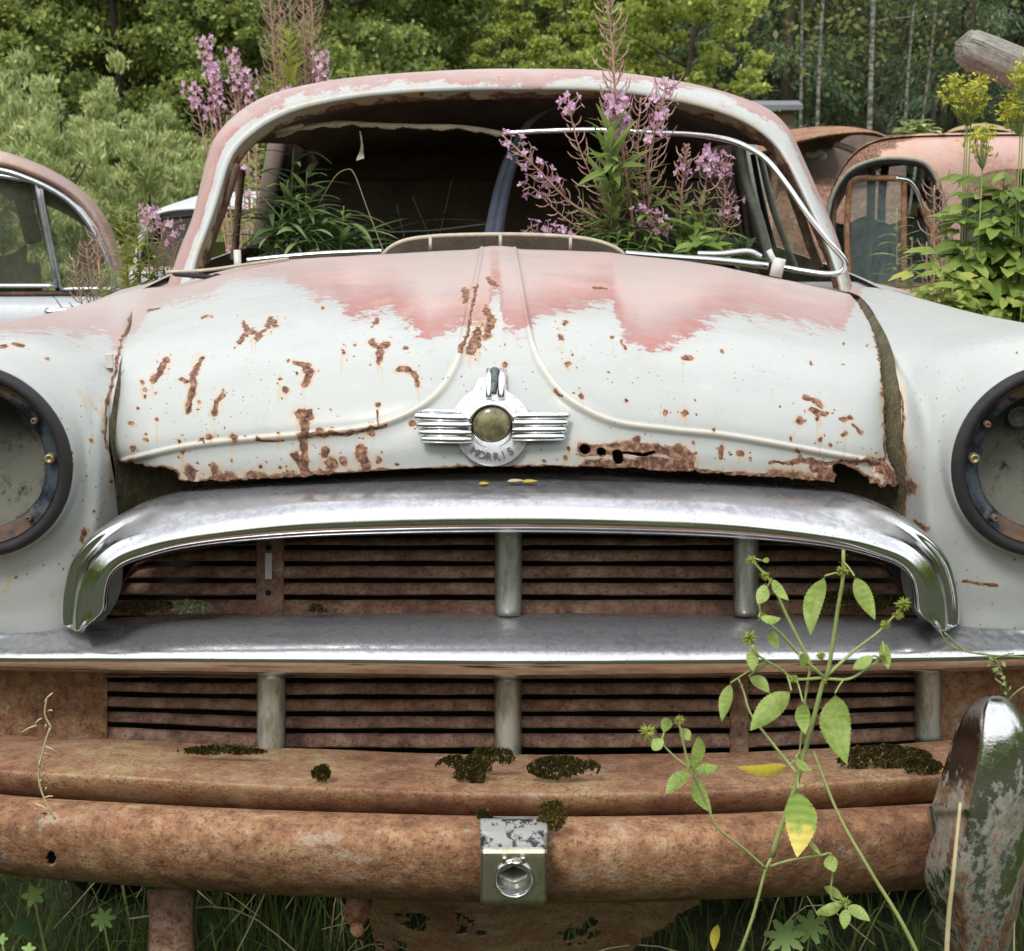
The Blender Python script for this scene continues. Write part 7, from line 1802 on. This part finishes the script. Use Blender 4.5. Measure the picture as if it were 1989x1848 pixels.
ground_leaf(5, 1700, 1.5, 18, "small pale leaf at the very left bottom", M_GL)
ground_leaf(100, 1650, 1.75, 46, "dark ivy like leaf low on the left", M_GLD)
ground_leaf(1060, 1690, 1.48, 58, "bright deeply cut leaf below the bumper, right", M_GL, 6, 7)
ground_leaf(1160, 1650, 1.5, 52, "bright cut leaf touching the nettle stem's right side", M_GL, 6, 7)
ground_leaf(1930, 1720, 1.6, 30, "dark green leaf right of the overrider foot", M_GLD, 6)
mb = MB(); nettle_leaf(mb, N6(800, 1640, 1.45), N6(785, 1745, 1.43), 28 * PXN, .3, .1); o = mb.build("fallen_leaf", M_NETTLE_Y, None, base=tuple(N6(785, 1745, 1.43) * [1, 1, 0])); tag(o, "small yellow leaf caught in the grass under the bumper", "leaf")

# ---- grass
def blades(name, C, H, wd, lean, mat):
    n_ = len(C); a = rng.uniform(0, 2 * PI, n_); s = np.stack([np.cos(a), np.sin(a), 0 * a], -1); b = rng.uniform(0, 2 * PI, n_); ld = np.stack([np.cos(b), np.sin(b), 0 * b], -1) * (lean * rng.uniform(.1, 1, n_))[:, None]
    H = H * rng.uniform(.4, 1.15, n_); w = (wd * rng.uniform(.6, 1.3, n_))[:, None]
    r0 = C; r1 = C + ld * (H * .35)[:, None] + np.stack([0 * a, 0 * a, H * .55], -1); r2 = C + ld * (H * 1.0)[:, None] + np.stack([0 * a, 0 * a, H * (1 - .4 * np.linalg.norm(ld, axis=1))], -1)
    V = np.stack([r0 - s * w / 2, r0 + s * w / 2, r1 - s * w * .4, r1 + s * w * .4, r2], 1).reshape(-1, 3)
    i = np.arange(n_)[:, None] * 5
    F4 = (i + np.array([[0, 1, 3, 2]])); F3 = (i + np.array([[2, 3, 4]])); F3 = np.concatenate([F3, F3[:, 2:]], 1)
    me_f = [list(q) for q in F4] + [list(q[:3]) for q in F3]
    o = mesh_obj(name, V, me_f, mat, None, smooth=False); tag(o, kind="stuff"); return o
n_ = 26000; C = np.stack([rng.uniform(-1.5, 1.5, n_), 1.35 + 2.2 * rng.uniform(0, 1, n_) ** 1.3, np.zeros(n_)], -1)
keep = ~((np.abs(C[:, 0]) < .9) & (C[:, 1] > 1.95) & (rng.uniform(0, 1, n_) < .7))
C = C[keep]; hh = np.where(C[:, 0] < -.25, .26, .17) * np.where((np.abs(C[:, 0]) < .75) & (C[:, 1] > 1.75), .75, 1)
blades("grass", C, hh, .0042, .8, M_GRASS)["label"] = "tangled dark green grass under and before the bumper"
n_ = 46000; C = np.stack([rng.uniform(-9, 9, n_), rng.uniform(2.2, 16, n_), np.zeros(n_)], -1); C = C[np.abs(C[:, 0]) > .95]
blades("meadow_grass", C, .45, .012, .6, mat_leaf("meadow_blade", (.05, .085, .02), (.11, .16, .04), (.22, .27, .09), 3, .3))["label"] = "tall pale meadow grass between the wrecks"
# bent dry straws beneath the bumper
mb = MB()
for k in range(46):
    x = rng.uniform(-.45, .05) if k < 34 else rng.uniform(.1, .9); y = rng.uniform(1.5, 1.9); z = rng.uniform(.02, .35); a = rng.uniform(0, PI); L_ = rng.uniform(.15, .4)
    P = cr([np.array([x, y, z]), np.array([x + math.cos(a) * L_ * .5, y + .05, z + abs(math.sin(a)) * L_ * .35]), np.array([x + math.cos(a) * L_, y + .02, z + rng.uniform(-.1, .1) + .02])], 10); mb.tube(P, .0012, 4)
o = mb.build("dry_straw", M_TAN, None); tag(o, "tangle of bent dry straws under the middle of the bumper", kind="stuff")

# ---- moss on the apron and block
def moss(u, v, Y, ru, rv, label, n_=900, mat=M_MOSS, h=.010, name="moss_clump"):
    a = rng.uniform(0, 2 * PI, n_); q = np.sqrt(rng.uniform(0, 1, n_)); C = W(u + ru * q * np.cos(a), v + rv * q * np.sin(a), Y)
    wob = .92 + 1.1 * fnoise(C, 45, 71, 4); ok = q < wob; C = C[ok]; q = q[ok]
    C = C + np.stack([0 * q, -.3 * h * (1 - q ** 2), h * (1 - q ** 2) * rng.uniform(0, 1, len(q))], -1)
    D = rdir(len(C)) * .8 + [0, -.6, .9]; V, F = quads(C, D, rdir(len(C)), np.full(len(C), .0050), np.full(len(C), .0026))
    o = mesh_obj(name, V, F, mat, None, smooth=False, base=tuple(C.mean(0))); tag(o, label, "moss", "moss clumps on the car"); return o
moss(627, 1503, 1.448, 22, 19, "small round dark moss ball on the left of the rusty apron", 900)
moss(915, 1492, 1.455, 70, 30, "large brown moss mat left of the middle grille upright", 3000)
moss(1095, 1492, 1.455, 72, 24, "flat brown moss mat right of the middle grille upright", 2600)
moss(950, 1470, 1.475, 60, 18, "moss under the foot of the middle upright", 1300)
moss(1075, 1588, 1.345, 40, 27, "yellowish moss clump on the top edge of the chrome block", 1700, mat_leaf("moss_yellow", (.06, .045, .012), (.13, .10, .025), (.30, .23, .05), 60, .1), .02)
moss(940, 1586, 1.36, 22, 8, "tiny moss tuft at the left corner of the chrome block", 400)
moss(1700, 1470, 1.50, 110, 24, "dark moss along the right end of the lower grille", 3400)
moss(1790, 1490, 1.48, 42, 16, "moss patch at the right end of the apron", 900)
moss(430, 1460, 1.52, 90, 6, "thin moss line on the apron under the left grille", 1400)
M_LICHEN = mat_leaf("pale_lichen", (.14, .14, .08), (.28, .28, .17), (.42, .42, .28), 60, .1)
moss(290, 1182, 1.66, 70, 14, "dark moss at the left end of the chrome bar's top", 1400)
moss(368, 1181, 1.645, 46, 12, "pale lichen patch on moss at the left of the upper grille", 900, M_LICHEN)
moss(615, 1187, 1.64, 28, 7, "little moss tuft beside the bare grille upright", 400)
moss(1640, 1170, 1.66, 110, 22, "dark leaf litter in the right corner of the upper grille", 1800)
for k, (u, v) in enumerate([(930, 940), (985, 935), (1012, 936)]):
    V, F = leaf_geo(W(u, v, 1.60), (1, 0, .05), .020 if k else .012, .006, 0, (0, -.4, 1)); o = mesh_obj("seed_husk", V, F, M_NETTLE_Y if k != 1 else M_TAN, None, base=tuple(W(u, v, 1.60))); tag(o, ["left", "middle", "right"][k] + "most dry husk on the chrome arch under the badge" if k != 1 else "middle dry husk on the chrome arch under the badge", "husk")
# ================================================================== daylight
world = bpy.data.worlds.new("World"); scene.world = world; world.use_nodes = True
wt = world.node_tree; wt.nodes.clear()
wo = wt.nodes.new("ShaderNodeOutputWorld"); bg = wt.nodes.new("ShaderNodeBackground")
sky = wt.nodes.new("ShaderNodeTexSky"); sky.sky_type = 'NISHITA'; sky.sun_disc = False
SUN_EL, SUN_AZ = math.radians(52), math.radians(205)      # azimuth clockwise from +Y
sky.sun_elevation = SUN_EL; sky.sun_rotation = SUN_AZ
sky.air_density = 1.2; sky.dust_density = 2.5; sky.ozone_density = 1.0
tc = wt.nodes.new("ShaderNodeTexCoord"); no = wt.nodes.new("ShaderNodeTexNoise"); no.inputs["Scale"].default_value = 2.6; no.inputs["Detail"].default_value = 6
mp = wt.nodes.new("ShaderNodeMapping"); mp.inputs["Scale"].default_value = (1, 1, 2.6)
wt.links.new(tc.outputs["Generated"], mp.inputs[0]); wt.links.new(mp.outputs[0], no.inputs["Vector"])
rp = wt.nodes.new("ShaderNodeValToRGB"); rp.color_ramp.elements[0].position = .30; rp.color_ramp.elements[1].position = .62
rp.color_ramp.elements[0].color = (.55, .55, .55, 1); rp.color_ramp.elements[1].color = (1, 1, 1, 1)
wt.links.new(no.outputs[0], rp.inputs[0])
mx = wt.nodes.new("ShaderNodeMix"); mx.data_type = 'RGBA'
mx.inputs[7].default_value = (15.5, 15.7, 16.0, 1)         # bright cloud in the sky texture's own units
wt.links.new(rp.outputs[0], mx.inputs[0]); wt.links.new(sky.outputs[0], mx.inputs[6]); wt.links.new(mx.outputs[2], bg.inputs["Color"])
bg.inputs["Strength"].default_value = 0.10
wt.links.new(bg.outputs[0], wo.inputs["Surface"])
sd_ = bpy.data.lights.new("sun", 'SUN'); sd_.energy = 2.1; sd_.angle = math.radians(14); sd_.color = (1, .965, .90)
so = bpy.data.objects.new("sun", sd_); COL.objects.link(so)
dv_ = Vector((math.sin(SUN_AZ) * math.cos(SUN_EL), math.cos(SUN_AZ) * math.cos(SUN_EL), math.sin(SUN_EL)))
so.rotation_euler = (-dv_).to_track_quat('-Z', 'Y').to_euler(); so.location = (0, 0, 12)

scene.view_settings.view_transform = 'Standard'
scene.view_settings.look = 'None'
scene.view_settings.exposure = 0
scene.render.engine = 'CYCLES'
scene.cycles.use_denoising = True
try: scene.cycles.denoiser = 'OPENIMAGEDENOISE'
except Exception: pass
scene.cycles.max_bounces = 7; scene.cycles.diffuse_bounces = 3; scene.cycles.glossy_bounces = 4; scene.cycles.transparent_max_bounces = 10; scene.cycles.transmission_bounces = 4
scene.cycles.caustics_reflective = False; scene.cycles.caustics_refractive = False
scene.cycles.sample_clamp_indirect = 6
